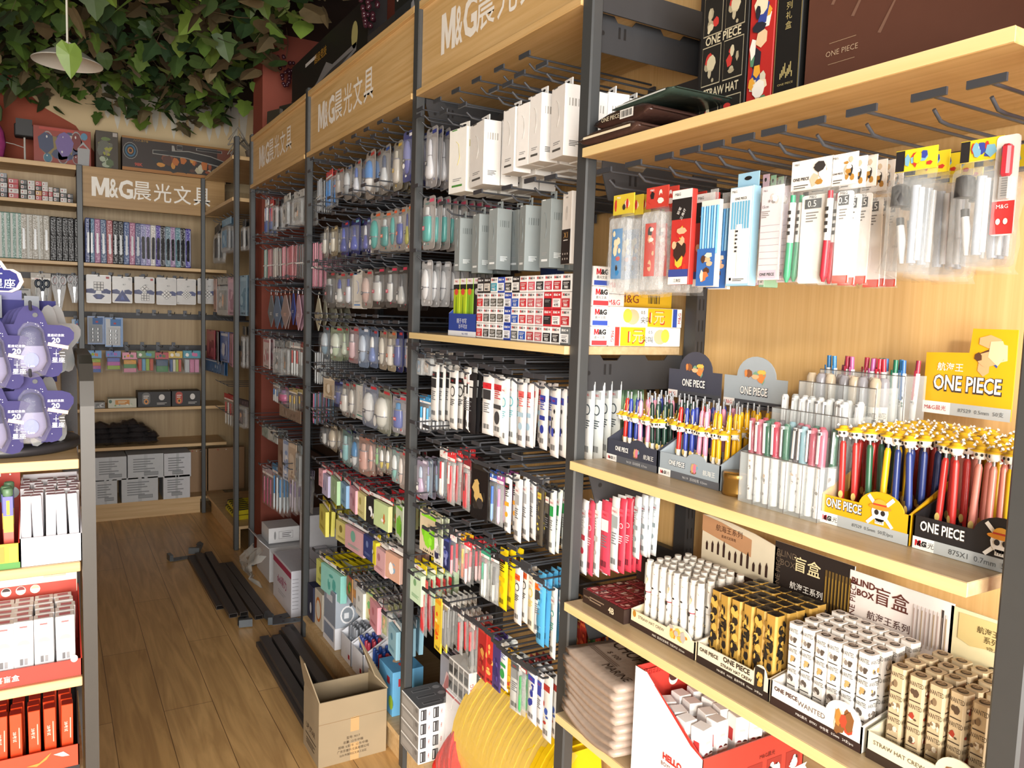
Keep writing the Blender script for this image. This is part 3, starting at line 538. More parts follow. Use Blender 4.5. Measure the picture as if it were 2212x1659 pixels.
hrow(R, cD, [('pad', (650,745,1055,1322), ('#c8b418','#e4dc68','#b8a838'), 'yellow note pad pack', 5, .03), ('pad', (812,895,1180,1402), ('#a8a4a0','#e0d480','#8a7c3c'), 'yellow memo block pack', 4, .035), ('pad', (892,1022,1228,1476), ('#8fa8b4','#d8a8ac','#7cb4a0'), 'pink memo block pack', 4, .035), ('pad', (1030,1112,1295,1535), ('#2f3a68','#34407c','#7c8cc0'), 'navy memo block pack', 4, .035), ('pad', (1100,1140,1330,1570), ('#d8c418','#e8d830','#a89820'), 'bright yellow memo pack', 4, .035), ('pad', (1120,1215,1385,1660), ('#b8b4b0','#e0b0b4','#b87c84'), 'pink lined memo block pack', 4, .03), ('pad', (1222,1322,1425,1700), ('#b0acac','#d8a890','#8cb0cc'), 'orange and blue memo block pack', 4, .03)])
R = 'ninth row below middle sign'
hrow(R, cG, [('pad', (595,665,60,302), ('#b8b4b0','#d8dc78','#8c9448'), 'yellow green memo pack', 4, .03), ('pad', (640,762,105,372), ('#d8c41c','#9cdcd0','#5cb4a8'), 'mint memo pack', 6, .028), ('card', (790,852,205,402), ('#b88a58','#d84a3c','#4aa83c','#e0c03c'), 'colourful card notes', 4), ('card', (845,912,230,480), ('#c8c4c4','#d8a060','#8cb4a0','#e0e0e0'), 'grey card notes', 4), ('pad', (890,952,265,512), ('#8a8a8a','#e4e4e0','#b4b4b0'), 'white grid memo pack', 5, .025), ('card', (950,1012,330,580), ('#d0cc94','#7cc470','#e08a4a','#e8e0b0'), 'green and orange card notes', 4), ('pad', (985,1072,355,616), ('#b0acac','#e09aa4','#c87480'), 'rose memo pack', 5, .025), ('case', (1078,1132,425,700), ('#7c7c70','#a8a878','#c4c48c','#8c8c60','#a4a86c'), 'olive clear pouch', 3), ('pad', (1130,1210,535,815), ('#8a9aa4','#8fb8c8','#5c8ca4'), 'blue grey memo pack', 4, .03)])
# ---- refill bay (nearest sign)
R = 'top row of refill bay'
hrow(R, (520, 0, .25316), [('blister', (1580,1690,1085,1600), ('#d8d4d4','#34408c','#e4e4e8','#d8d8de'), 'white tape blister marked 40', 4, .022)])
hrow(R, (1060, 0, .25316), [('box', (515,650,690,1350), ('#f1efeb','#55534f','#b0aca6', .055), 'white cable carton nearest the post', 5, .062), ('box', (340,440,760,1375), ('#f1efeb','#55534f','#b0aca6', .05), 'second white cable carton from the post', 5, .062), ('box', (240,330,840,1420), ('#f1efeb','#55534f','#b0aca6', .05), 'third white cable carton from the post', 4, .06), ('box', (110,215,885,1460), ('#f1efeb','#55534f','#b0aca6', .05), 'fourth white cable carton from the post', 4, .06)])
hrow(R, c0, [('box', (1014,1050,255,400), ('#f1efeb','#55534f','#b0aca6', .05), 'fifth white cable carton from the post', 4, .06), ('box', (975,1006,268,416), ('#f0eee6','#4c8c3c','#b8a838', .045), 'white carton with a green mark', 4, .06)])
R = 'second row of refill bay'
hrow(R, cB, [('blister', (55,165,95,560), ('#e4dcd6','#e05a78','#2fa8a0','#f2f2f0'), 'pale blister with pink tag', 11, .027)])
GB = ('#8c9494','#e4e8e8','#6c7474', .045)
hrow(R, cB, [('box', (330,375,245,735), GB, 'grey wrapped tall carton farthest from the post', 1), ('box', (480,540,210,735), GB, 'fourth grey wrapped tall carton', 2, .06), ('box', (625,690,160,730), GB, 'third grey wrapped tall carton', 2, .06), ('box', (880,940,130,715), GB, 'second grey wrapped tall carton', 1), ('box', (1070,1150,75,695), GB, 'grey wrapped tall carton nearest the post', 2, .06)], scan=True)
R = 'third row of refill bay'
hrow(R, cB, [('blister', (48,135,640,1040), ('#eceaea','#e0dede','#dcdada','#e8e6e6'), 'white long blister', 8, .03)])
R = 'row below refill boxes'
hrow(R, cE, [('case', (95,150,80,255), ('#7c98b8','#a8bcd0','#5c7c9c','#c8d4e0','#8caac8'), 'blue clear pouch', 3, .03), ('case', (150,215,80,262), ('#b4aca4','#d0cac4','#948c84','#e0dcd8','#c4beb8'), 'beige clear pouch', 3, .03), ('penbag', (100,190,420,690), ('#3c8cc0','#2f9cd0','#e0e4e8'), 'blue glue bottle pack', 4, .03),
 ('refill', (190,255,170,600), ('#eceae6','#2a292b','#38383a'), 'white refill packet with black header', 4, .022), ('refill', (340,402,215,670), ('#f2f0ec','#242325','#3a3a3c'), 'white refill packet with letter print', 3, .024), ('refill', (440,505,190,690), ('#f0eeea','#e8e6e2','#2a2a2c'), 'white refill packet with round black print', 2, .022), ('refill', (448,540,230,715), ('#222123','#e8e8e6','#d8d8d6'), 'black refill packet with white band', 5, .02), ('refill', (595,682,250,720), ('#f2f0ee','#d42f38','#3a3a3c'), 'white refill packet with red block', 2, .022), ('refill', (672,772,262,730), ('#f4f2f0','#d8343c','#48484a'), 'wide white refill packet with red block', 2, .022), ('refill', (735,800,280,785), ('#eff0ee','#f6f4f2','#6cc0cc'), 'white refill packet with aqua band', 4, .02), ('refill', (875,935,310,815), ('#e4dedc','#e06a68','#a8c4d4'), 'pale refill packet with pastel print', 6, .018), ('refill', (1040,1110,340,845), ('#eeecea','#3b48b0','#2f3ca0'), 'white refill packet with blue block', 2, .022), ('refill', (1125,1205,355,890), ('#f0eeec','#3f4cb4','#2a2a2c'), 'wide white refill packet with blue block', 3, .02)])
R = 'second row below refill boxes'
hrow(R, cE, [('blister', (80,158,900,1215), ('#c4b8d0','#d8d0e0','#c8b0d0','#b8c8e0'), 'lilac tape blister', 2, .022), ('blister', (155,205,905,1212), ('#a8bcd4','#d0dce8','#8cb0d0','#a8a0d0'), 'blue tape blister', 3, .022), ('penbag', (255,312,820,1210), ('#e8e4e0','#c83038','#d8d4d0'), 'clear pack of red pens with white header', 2, .022), ('penbag', (318,378,840,1270), ('#d83a40','#e0d4d0','#c02c34'), 'red header clear pen pack', 4, .02), ('penbag', (440,498,900,1315), ('#8c3038','#48282a','#b83038'), 'dark red pen pack', 3, .02), ('card', (515,640,930,1390), ('#1b1a1b','#2a2622','#c8a868','#343030'), 'black card pack with gold ring', 4, .02), ('penbag', (650,705,1000,1420), ('#3c5cb0','#3a6cc0','#8cb0e0'), 'blue gel pen pack', 2, .02), ('penbag', (705,755,1020,1440), ('#a85a9c','#c080b8','#e0c0d8'), 'violet gel pen pack', 3, .02), ('refill', (775,815,1030,1500), ('#f0eeea','#2a2a2a','#e8a030'), 'white packet with orange print', 2, .022), ('refill', (845,905,1060,1550), ('#f4f3f2','#eceae8','#b8b8b8'), 'plain white packet', 5, .02), ('refill', (1025,1072,1100,1590), ('#4c463c','#d8c850','#8c8058'), 'dark packet with yellow header', 3, .018), ('refill', (1090,1130,1130,1620), ('#2c2b2b','#e8e4dc','#5c5850'), 'charcoal packet', 2, .018), ('refill', (1125,1165,1150,1640), ('#e6ece6','#e0e0da','#2f9c50'), 'white packet with green half', 4, .018)])
R = 'third row below refill boxes'
hrow(R, cE, [('card', (115,240,1325,1650), ('#d8c8a8','#8cd830','#9ce840','#7cc828'), 'cream card with green apple shape', 2, .02), ('card', (240,285,1360,1680), ('#c4ccb0','#dce0d0','#8ca080'), 'pale green memo card', 2, .02)])
hrow(R, cH, [('card', (268,318,20,225), ('#dcdcd4','#b4b4ac','#2c2c4c','#e8e8e4'), 'white narrow card pack', 2, .02), ('card', (330,375,30,270), ('#2c3464','#4854a0','#8890c8'), 'navy narrow card pack', 2, .015), ('penbag', (370,412,0,305), ('#f0e0e0','#d84a58','#e8a0a8'), 'pink and red pen pack', 4, .016), ('penbag', (448,490,20,350), ('#e0b028','#e8c040','#e07030'), 'amber pen pack', 2, .016), ('penbag', (470,515,55,382), ('#d83844','#e05a68','#f0c8cc'), 'red fineliner pack', 6, .016), ('penbag', (590,648,110,475), ('#3c9c7c','#4aa888','#d8e0dc'), 'green pen pack', 2, .018), ('penbag', (660,715,140,520), ('#2a2a2c','#343436','#c8c8c4'), 'black pen pack with white print', 3, .018), ('refill', (722,778,115,560), ('#f0d018','#2a2818','#e8c010'), 'yellow refill packet', 3, .022), ('refill', (832,880,235,650), ('#f0ece6','#e0602c','#3a3a3c'), 'white packet with orange block', 3, .02), ('refill', (925,980,270,690), ('#f0e8d0','#f4ecd8','#e8d060'), 'cream packet', 2, .02), ('refill', (975,1025,300,740), ('#e8eef2','#e8701c','#3a3a3c'), 'white packet with orange label', 2, .018), ('refill', (990,1045,280,800), ('#58b0e0','#88c8ec','#e8f2f8'), 'sky blue packet', 5, .018), ('refill', (1090,1125,390,900), ('#e4ecec','#d8e0e0','#3a9c8c'), 'white packet beside the post', 3, .02)])
R = 'fourth row below refill boxes'
hrow(R, cH, [('pad', (118,200,210,500), ('#e0c818','#c8e0c0','#7ca878'), 'mint memo pack with yellow header', 5, .03), ('penbag', (160,215,325,715), ('#d83038','#d84048','#c02830'), 'red stick pen pack', 5, .02), ('card', (268,318,450,840), ('#f0d040','#f0a020','#e85020','#fff0a0'), 'yellow and orange pencil card', 2, .02), ('penbag', (315,365,450,830), ('#c8c8c4','#a0a0a0','#707070'), 'clear pack of grey pens', 6, .018), ('penbag', (420,465,540,860), ('#d0ccc8','#d03038','#b82830'), 'clear pack of red markers', 4, .018), ('penbag', (500,545,590,1000), ('#d8d0cc','#c83038','#2a2a2c'), 'red and black pen pack', 4, .018)])
R = 'lowest row of refill bay'
hrow(R, cH, [('card', (570,640,650,1040), ('#b82c2c','#c84034','#e0a050','#8c2420'), 'red box shaped card pack', 2, .022), ('card', (630,690,680,1060), ('#c43830','#d85040','#e8b060','#942820'), 'second red card pack', 2, .022), ('card', (680,735,720,1120), ('#4a3c78','#6050a0','#d8c060','#38306a'), 'violet card pack', 2, .02), ('refill', (722,785,760,1105), ('#eef2ee','#4a58b0','#3aa050'), 'white packet with blue and green print', 2, .022), ('card', (785,815,820,1120), ('#d8a830','#e8c040','#c04030'), 'amber narrow pack', 2, .018), ('refill', (805,870,860,1270), ('#c8ccca','#54585a','#8a8e90'), 'silver packet', 2, .02), ('penbag', (850,905,900,1280), ('#a03c40','#2a9c50','#3ab060'), 'pack of green pens', 5, .018), ('refill', (922,990,950,1350), ('#eceef2','#3a48b0','#2f3ca0'), 'white and blue pen packet', 3, .022), ('refill', (990,1035,985,1400), ('#e8eaee','#4a58b8','#3c48a8'), 'narrow white and blue packet', 2, .02), ('refill', (1035,1092,1010,1470), ('#eae8e4','#b03c34','#3c5cb0'), 'white packet with coloured print', 3, .02)])
R = 'by near post, above long shelf'
hrow(R, cE, [('refill', (1385,1470,300,905), ('#dfe3e2','#b8bcbc','#48525a'), 'pale grey packet with dark band', 4, .025)], xf=1.05)
hrow(R, cE, [('refill', (1515,1590,340,760), ('#9cc09c','#88b088','#e8ece4'), 'pale green packet', 6, .02)], xf=1.15)
R = 'by near post, below long shelf'
hrow(R, (1200, 1080, .27125), [('refill', (215,275,0,612), ('#eceae8','#e0dedc','#c83848'), 'white tall packet', 2, .018), ('refill', (275,322,5,608), ('#d8485c','#e06070','#f0d0d4'), 'red tall packet', 2, .018), ('refill', (330,372,5,605), ('#f0eeec','#e4e0de','#b8b4b0'), 'second white tall packet', 2, .018), ('refill', (375,460,10,600), ('#d4445a','#dc5468','#f4e4e6'), 'wide red tall packet', 2, .02), ('refill', (460,530,-20,590), ('#dfe2e2','#ccd0d0','#98a0a0'), 'grey white tall packet', 3, .016), ('refill', (525,570,-10,580), ('#d03c50','#d85064','#f0d4d8'), 'second red tall packet', 4, .016), ('refill', (640,690,-30,470), ('#cfd6d8','#b8c0c4','#8c989c'), 'pale grey tall packet', 4, .016)], xf=1.03, hk=False)

# lowest packs of the refill bay seen past the near post
R = 'by near post, above the notebooks'
hrow(R, (1180, 1340, .25316), [('card', (240,305,10,310), ('#c8402c','#e08040','#d85c38','#f0b080'), 'orange red pack', 2, .02), ('card', (300,352,10,300), ('#b83828','#e0683c','#c85030'), 'narrow orange pack', 2, .02), ('card', (372,435,20,280), ('#2c6c3c','#4c9c4c','#e0a040','#1c4c2c'), 'deep green pack', 2, .02), ('card', (436,475,30,280), ('#c03c38','#d8b04c','#4c8c4c'), 'red and gold pack', 2, .02), ('card', (515,560,60,280), ('#2c4484','#d89040','#5c74b0'), 'blue and orange pack', 2, .02)], xf=1.08, hk=False)
# spare hooks between the packs of each row
for R, z, ya, yb, n in (('top row below middle sign', 2.07, 2.40, 3.30, 7), ('second row below middle sign', 1.885, 2.42, 3.32, 7), ('third row below middle sign', 1.65, 2.42, 3.32, 8), ('fourth row below middle sign', 1.435, 2.42, 3.32, 8), ('fifth row below middle sign', 1.225, 2.42, 3.32, 8), ('sixth row below middle sign', 1.03, 2.42, 3.32, 8),
  ('top row of refill bay', 2.045, 1.50, 2.20, 6), ('row below refill boxes', 1.345, 1.48, 2.2, 7), ('second row below refill boxes', 1.12, 1.48, 2.2, 7), ('third row below refill boxes', .90, 1.48, 2.2, 6),
  ('top row by red pillar', 2.07, 3.55, 4.45, 6), ('second row by red pillar', 1.83, 3.55, 4.45, 6), ('third row by red pillar', 1.60, 3.55, 4.45, 6), ('fourth row by red pillar', 1.33, 3.55, 4.45, 6), ('fifth row by red pillar', 1.125, 3.55, 4.45, 6), ('sixth row by red pillar', .866, 3.55, 4.45, 6)):
    for i in range(n): y = ya+(yb-ya)*(i+.5)/n+.013; hook(y, z+.012, .99, R, True, 1.325, RW, (.99, y, z+.012))
# ================================================================== helpers for goods on shelves
def at(loc, rz, x, y, z=0.0):
    c, s = math.cos(rz), math.sin(rz); return Vector((loc[0]+c*x-s*y, loc[1]+s*x+c*y, loc[2]+z))
def pdq(label, loc, w, d, col, lip, side, hd_z, hd_h, inner='#e8e4dc', rz=RW, badge=None, strip=None, head=None, front=None, name='display_tray', hw=None, step=None):
    """printed counter display: tray with front lip, sloping sides and a standing header card; origin front bottom centre"""
    o = thing(name, label, 'display tray', loc, rz)
    t = .0022; m = MB(); k = K(col); ki = K(inner)
    m.box((-w/2,0,0), (w/2,t,lip), k); m.box((-w/2+t,t,0), (w/2-t,d,.004), ki)
    for sx in (-1, 1):
        x = sx*w/2-(t if sx > 0 else 0)
        m.prism((x+t,0,0), Y3, Z3, [(0,0),(d,0),(d,side),(d*.85,side),(.0,lip)], t, k, ki)
    m.box((-w/2,d-t,0), (w/2,d,side), ki)
    if badge: m.prism((badge[0],-.0001,lip-.004), FU, FV, [(badge[1]*math.cos(math.radians(a)), badge[1]*badge[2]*math.sin(math.radians(a))) for a in range(0, 181, 15)], t, K(badge[3]), ki)
    if strip:
        m.rect((0,0,strip[0]/2), FU, FV, w*.998, strip[0], strip[1], .0004)
        if strip[2]: m.rect((-w*.39,0,strip[0]/2), FU, FV, w*.21, strip[0], strip[2], .0008); m.text('M', (-w*.44,0,strip[0]*.5), FU, FV, strip[0]*.5, '#c8202c', bold=.03); m.text('&G', (-w*.405,0,strip[0]*.5), FU, FV, strip[0]*.45, '#222222', bold=.03); m.text('晨光', (-w*.345,0,strip[0]*.5), FU, FV, strip[0]*.5, '#444444')
        if strip[3]: m.text(strip[3], (w*.12,0,strip[0]/2), FU, FV, strip[0]*.42, strip[4], maxw=w*.62)
    if front: front(m)
    m.build('tray', o)
    if hd_h:
        h = MB(); ww = hw or w*.98
        pts = [(-ww/2,0),(ww/2,0),(ww/2,hd_h)]
        if step == 'dome': pts += [(ww*.33,hd_h)]+[(ww*.02+ww*.31*math.cos(math.radians(a)), hd_h+ww*.26*math.sin(math.radians(a))) for a in range(15, 180, 15)]+[(-ww*.29,hd_h)]
        elif step == 'tab': pts = [(-ww/2,0),(ww/2,0),(ww/2,hd_h*1.42),(ww*.02,hd_h*1.42),(ww*.0,hd_h*1.03)]
        elif step == 'wave': pts = [(-ww/2,0),(ww/2,0),(ww/2,hd_h*.86),(ww*.2,hd_h*.95),(-ww*.1,hd_h),(-ww*.4,hd_h*1.02)]
        pts += [(-ww/2,hd_h)]
        h.prism((0,d-.004,hd_z), FU, FV, pts, .002, K(head[0]), ki)
        if head[1]: head[1](h, ww, d-.004, hd_z, hd_h)
        h.build('header_card', o)
    return o
def logo_onepiece(m, c, h, col, edge, u=FU, v=FV):
    c = Vector(c)
    W = h*4.3
    m.text('ONE PIECE', c+Vector(v)*(-h*.04), u, v, h*1.16, edge, w=W*1.03, bold=.055, off=.0011); m.text('ONE PIECE', c, u, v, h, col, w=W, bold=.02, off=.0018)
def blob_faces(m, c, w, h, seed):
    art(m, c, FU, FV, w, h, ['#e8b88a', '#d8c05a', '#8c5a3c', '#e88a4a', '#7ca88c', '#f0d8b8'], seed, 8)
# ------------------------------------------------------------------ bay 0, hooks under the long shelf
R = 'below long yellow shelf'
for i, (x, y) in enumerate([(1303,360),(1366,351),(1432,337),(1488,318),(1539,308),(1603,290),(1669,274),(1751,259),(1859,225),(2005,188),(2130,159)]):
    t = P(x, y, 'X', .95); hook(t.y, 1.757, 1.0, R, True, 1.305, RW, (1.0, t.y, 1.757))
c8 = (1300, 300, .4123)
def k_pencils(w, h, c, sd):
    m = MB(); m.box((-w/2,-.008,-h), (w/2,0,-.02), K(c[0], .3)); n = 7
    for i in range(n):
        x = -w*.43+w*.86*i/(n-1); m.tube([(x,-.009,-.03),(x,-.009,-h*.66)], w*.055, K(c[1+i % 2], .3), 6)
    m.rect((0,-.0125,-h*.8), FU, FV, w, h*.38, c[3]); art(m, (0,-.0128,-h*.8), FU, FV, w*.9, h*.34, c[4:], sd, 8)
    f = MB(); f.box((-w*.2,-.001,-.02), (w*.2,.001,.0), FILM2)
    return [('pencil_box', m), ('hang_tab', f)]
def k_figbox(w, h, c, sd):
    m = MB(); m.box((-w/2,0,-h), (w/2,.018,-h*.13), K(c[0], .4), .0008); m.rect((0,0,-h*.56), FU, FV, w*.94, h*.84, c[1]); m.box((-w*.45,.014,-h*.13), (w*.45,.0155,0), K(c[0], .4)); m.disc((0,.014,-h*.05), FU, FV, w*.16, h*.018, BLACK)
    for i in range(7): m.rect((-w*.34+i*w*.115,0,-h*.38), FU, FV, w*.085, h*.24, c[2], .001)
    m.text('M&G', (-w*.28,0,-h*.17), FU, FV, h*.02, '#333333'); m.text('ONE PIECE', (0,0,-h*.235), FU, FV, h*.035, '#222222', maxw=w*.5, bold=.02)
    m.poly((0,0,-h*.62), FU, FV, [(-w*.02,-h*.3),(w*.06,-h*.3),(w*.07,-h*.02),(w*.16,h*.02),(w*.12,h*.16),(-w*.12,h*.16),(-w*.14,0),(-w*.05,-h*.04)], K('#fbfaf6'), .0016)
    lines(m, -w*.08, -.002, -h*.52, w*.12, 6, h*.035, K('#3a3a3a')); m.rect((-w*.3,0,-h*.94), FU, FV, w*.09, w*.09, '#7c2c30'); lines(m, .05*w, 0, -h*.94, w*.5, 2, h*.014, K('#4a4a4a'))
    return [('carton', m)]
def k_ruler(w, h, c, sd):
    m = MB(); m.box((-w/2,-.004,-h), (w/2,0,0), K(c[0], .3), .0006); m.text('M&G', (-w*.3,-.004,-h*.05), FU, FV, h*.018, '#444444'); m.text('15cm', (-w*.26,-.004,-h*.22), FU, FV, h*.03, '#333333')
    lines(m, -w*.25, -.004, -h*.27, w*.4, 4, h*.02, K('#8a8480'))
    for i in range(7): m.rect((0,-.004,-h*(.42+i*.07)), FU, FV, w*.9, .0008, '#b4a8b0')
    m.rect((0,-.004,-h*.94), FU, FV, w*.8, h*.09, c[1]); m.text('ONE PIECE', (0,-.0046,-h*.94), FU, FV, h*.04, '#2a2a2a', maxw=w*.7, bold=.03); art(m, (w*.12,-.004,-h*.14), FU, FV, w*.6, h*.14, ['#f0ece4', '#d8d0c8', '#8a8480', '#ffffff'], sd, 6)
    f = MB(); pillow(f, w*1.12, h*1.08, .012, .009, FILM, sd, .2, False)
    return [('ruler_card', m), ('bag', f)]
def k_gelbag(w, h, c, sd):
    m = MB(); m.box((-w/2,-.001,-h*.24), (w/2,.001,0), K('#f2eee8', .4)); m.text('M&G', (-w*.36,-.001,-h*.03), FU, FV, h*.016, '#333333'); m.text('ONE PIECE', (-w*.24,-.001,-h*.15), FU, FV, h*.03, '#3a3634', maxw=w*.4, bold=.03)
    art(m, (w*.2,-.001,-h*.12), FU, FV, w*.5, h*.22, ['#d8c4a8', '#b8863c', '#3a3634', '#f8f4ec'], sd, 8); lines(m, -w*.24, -.001, -h*.2, w*.36, 2, h*.018, K('#6a6660'))
    p = MB(); x = -w*.30; y = -.012
    p.tube([(x,y,-h*.28),(x,y,-h*.34)], .004, K(c[0], .3), 8); p.tube([(x,y,-h*.34),(x-.001,y,-h*.66)], .0052, K('#f0f0ee', .3), 8); p.tube([(x-.001,y,-h*.66),(x-.003,y,-h*.93),(x-.003,y,-h*.98)], [.0054, .0056, .002], K(c[0], .3), 8)
    for i in range(4): p.rect((x,y-.0055,-h*(.42+.055*i)), FU, FV, .006, h*.03, '#3a3836')
    q = MB(); q.prism((w*.16,-.004,-h*.64), FU, FV, rr(w*.62, h*.7, .004), .002, K('#f4f2ee', .4)); q.text('0.5', (w*.12,-.004,-h*.36), FU, FV, h*.05, '#f4f2ee', off=.0024); q.rect((w*.14,-.004,-h*.36), FU, FV, w*.4, h*.075, '#2a2a2c', .0016)
    lines(q, w*.12, -.004, -h*.43, w*.3, 4, h*.022, K('#77726e')); q.text('M&G', (w*.12,-.004,-h*.305), FU, FV, h*.022, '#333333')
    if c[1]: q.rect((w*.16,-.004,-h*.96), FU, FV, w*.62, h*.06, c[1])
    f = MB(); pillow(f, w, h*.78, -h*.22, .016, FILM, sd, .3, False)
    return [('header_card', m), ('gel_pen', p), ('printed_sheet', q), ('bag', f)]
def k_brush(w, h, c, sd):
    m = MB(); m.box((-w/2,-.001,-h*.17), (w/2,.001,0), K(c[0], .4)); art(m, (w*.1,-.001,-h*.085), FU, FV, w*.75, h*.15, ['#c83c30', '#3a4aa0', '#f0e8d8', '#f0d020', '#7cb0c8'], sd, 9); m.rect((-w*.38,-.001,-h*.085), FU, FV, w*.22, h*.16, '#242224')
    p = MB(); p.tube([(-w*.2,-.012,-h*.28),(-w*.2,-.012,-h*.3),(-w*.2,-.012,-h*.45)], [.006, .011, .012], K('#2c2a2a', .5), 10); p.tube([(-w*.16,-.01,-h*.6),(-w*.1,-.01,-h*.72),(-w*.06,-.01,-h*.9)], [.005, .006, .003], K('#d8d8d8', .3), 8); p.tube([(-w*.18,-.01,-h*.54),(-w*.16,-.01,-h*.6)], .005, K('#2a2a2a'), 8)
    p.tube([(w*.17,-.01,-h*.3),(w*.17,-.01,-h*.9)], .006, K('#aab4c4', .15), 8); p.tube([(w*.3,-.01,-h*.32),(w*.3,-.01,-h*.88)], .004, K('#d8dce0', .15), 8)
    p.text('ONE PIECE', (-w*.2,-.006,-h*.76), FU, FV, h*.03, '#6a6a6a', maxw=w*.3)
    q = MB(); q.prism((0,-.02,-h*.6), FU, FV, rr(w*.86, h*.72, w*.12), .02, K('#b0b4b4', .1, .18, 0, .02, .3))
    f = MB(); pillow(f, w*1.02, h*.86, -h*.16, .026, FILM, sd, .4, False)
    return [('header_card', m), ('brush_set', p), ('inner_tray', q), ('bag', f)]
def k_cutter(w, h, c, sd):
    m = MB(); m.prism((0,-.002,-h*.5), FU, FV, rr(w, h, w*.18), .002, K('#e8e4e0', .3)); m.rect((0,-.002,-h*.82), FU, FV, w*.98, h*.33, '#c43434'); m.text('M&G', (0,-.003,-h*.71), FU, FV, h*.04, '#f4f0ea', maxw=w*.6); m.disc((-w*.14,-.003,-h*.86), FU, FV, w*.1, w*.14, K('#f4e8d8')); m.disc((w*.18,-.003,-h*.86), FU, FV, w*.1, w*.14, K('#f4e8d8'))
    p = MB(); p.box((-w*.1,-.014,-h*.42), (w*.32,-.002,-h*.1), K('#b8303c', .3), .003); p.box((-.003,-.01,-h*.64), (w*.26,-.003,-h*.42), K('#d8d8d8', .25, 1, .6))
    for i in range(8): p.rect((w*.14,-.01,-h*(.44+.024*i)), FU, FV, w*.24, .0012, '#7a7a7a')
    return [('backing_card', m), ('cutter', p)]
def k_bandcard(w, h, c, sd):
    m = MB(); m.box((-w/2,-.012,-h), (w/2,0,0), K(c[0], .3), .0006); m.rect((0,-.012,-h*.045), FU, FV, w, h*.09, '#eceae6'); m.text('M&G', (-w*.2,-.0126,-h*.045), FU, FV, h*.03, '#333333', maxw=w*.4); m.rect((0,-.012,-h*.2), FU, FV, w, h*.22, '#262222')
    for i in range(2): m.text('三角杆' if i else '铅笔', (-w*.1+w*.2*i,-.0126,-h*(.22+.04*i)), Vector((.5,0,.866)), Vector((-.866,0,.5)), h*.04, '#eceae6')
    art(m, (0,-.012,-h*.62), FU, FV, w*.9, h*.56, ['#d8402c', '#e8b890', '#3c2a24', '#e8c040', '#c8302c', '#e8b890'], sd, 12); m.rect((0,-.012,-h*.88), FU, FV, w, h*.08, '#3c4c94', .0022); m.rect((0,-.012,-h*.96), FU, FV, w, h*.08, '#eceae6', .0024); m.text('三角型', (0,-.0126,-h*.96), FU, FV, h*.035, '#2a2a2a', off=.003)
    return [('pencil_box', m)]
def k_earbox(w, h, c, sd):
    m = MB(); m.box((-w/2,0,-h), (w/2,.03,0), K('#ece8e2', .35), .0006); m.rect((0,0,-h*.76), FU, FV, w*.99, h*.48, '#2a2423'); m.text('X1', (0,0,-h*.6), FU, FV, h*.08, '#d8a860', maxw=w*.5); m.rect((0,0,-h*.67), FU, FV, w*.5, h*.012, '#ece8e2', .0012); m.disc((0,0,-h*.3), FU, FV, w*.14, h*.1, K('#d8d4ce'), .001); m.disc((w*.05,0,-h*.25), FU, FV, w*.1, h*.05, K('#c8c4be'), .0014); m.text('PISEN', (0,0,-h*.08), FU, FV, h*.02, '#4a4644')
    for i in range(2):
        for j in range(3): m.disc(((j-1)*w*.26,0,-h*(.86+.07*i)), FU, FV, w*.06, w*.06, K('#b8b0a8'), .0012, 8)
    return [('carton', m)]
KIND.update(bandcard=(k_bandcard, 'pencil_pack', 'pencils'), earbox=(k_earbox, 'hanging_carton', 'box'), pencils=(k_pencils, 'pencil_pack', 'pencils'), figbox=(k_figbox, 'hanging_carton', 'box'), ruler=(k_ruler, 'ruler_pack', 'ruler'), gelbag=(k_gelbag, 'gel_pen_pack', 'pen pack'), brush=(k_brush, 'brush_pack', 'brush pack'), cutter=(k_cutter, 'cutter_pack', 'cutter'))
hang('second row of refill bay', 'earbox', (1245,1335,55,670), ('#ece8e2',), 'white and black earphone carton', crop=cB, scan=True)
kw = dict(hk=False, jit=.12)
hrow(R, c8, [('case', (65,172,290,805), ('#d8c03a','#c83c34','#3a3432','#f0e0b8','#3c86c0'), 'clear pencil case with blue insert', 6, .022),
 ('case', (238,352,250,800), ('#cc4438','#2a2626','#f4ece4','#cc4438','#cc4438'), 'clear pencil case with red header', 5, .024),
 ('bandcard', (400,502,270,775), ('#c43a34','#2a2422','#f0d8b8','#e8c040','#3a4a98'), 'red flat box with dark top', 2, .055),
 ('pencils', (546,640,262,772), ('#e8e4dc','#4c94cc','#8cc0e0','#3c6cb4','#e8b890','#d87848','#f0e0c8','#5a3a28'), 'clear box of blue pencils', 2, .03),
 ('figbox', (680,800,170,760), ('#9cc8e0','#f1efea','#6cb0d4'), 'pale blue box with white figure', 1),
 ('ruler', (850,960,245,748), ('#eee4ea','#d8c8dc'), 'pinkish ruler pack', 3, .022)], **kw)
hrow(R, c8, [('figbox', (815,850,180,765), ('#e0c4d4','#f1efea','#d4a0b8'), 'pink box behind the pale blue one', 1), ('figbox', (855,885,185,765), ('#98c4a4','#f1efea','#7cb48c'), 'green box behind the pink one', 2, .02)], xf=1.05, **kw)
hrow(R, c8, [('gelbag', (1000,1212,105,762), ('#3c9c74', None), 'white bag with green pen', 3, .02), ('gelbag', (1215,1345,75,750), ('#b82c3c', '#d85040'), 'white bag with red pen', 6, .022),
 ('brush', (1545,1760,50,705), ('#e8d030',), 'clear pouch with dark brush', 5, .028), ('brush', (1885,2108,0,695), ('#e8cc2c',), 'clear pouch of brushes beside the cutter', 3, .03), ('cutter', (2078,2200,-20,525), ('#c43434',), 'red and white cutter on a card', 1)], **kw)
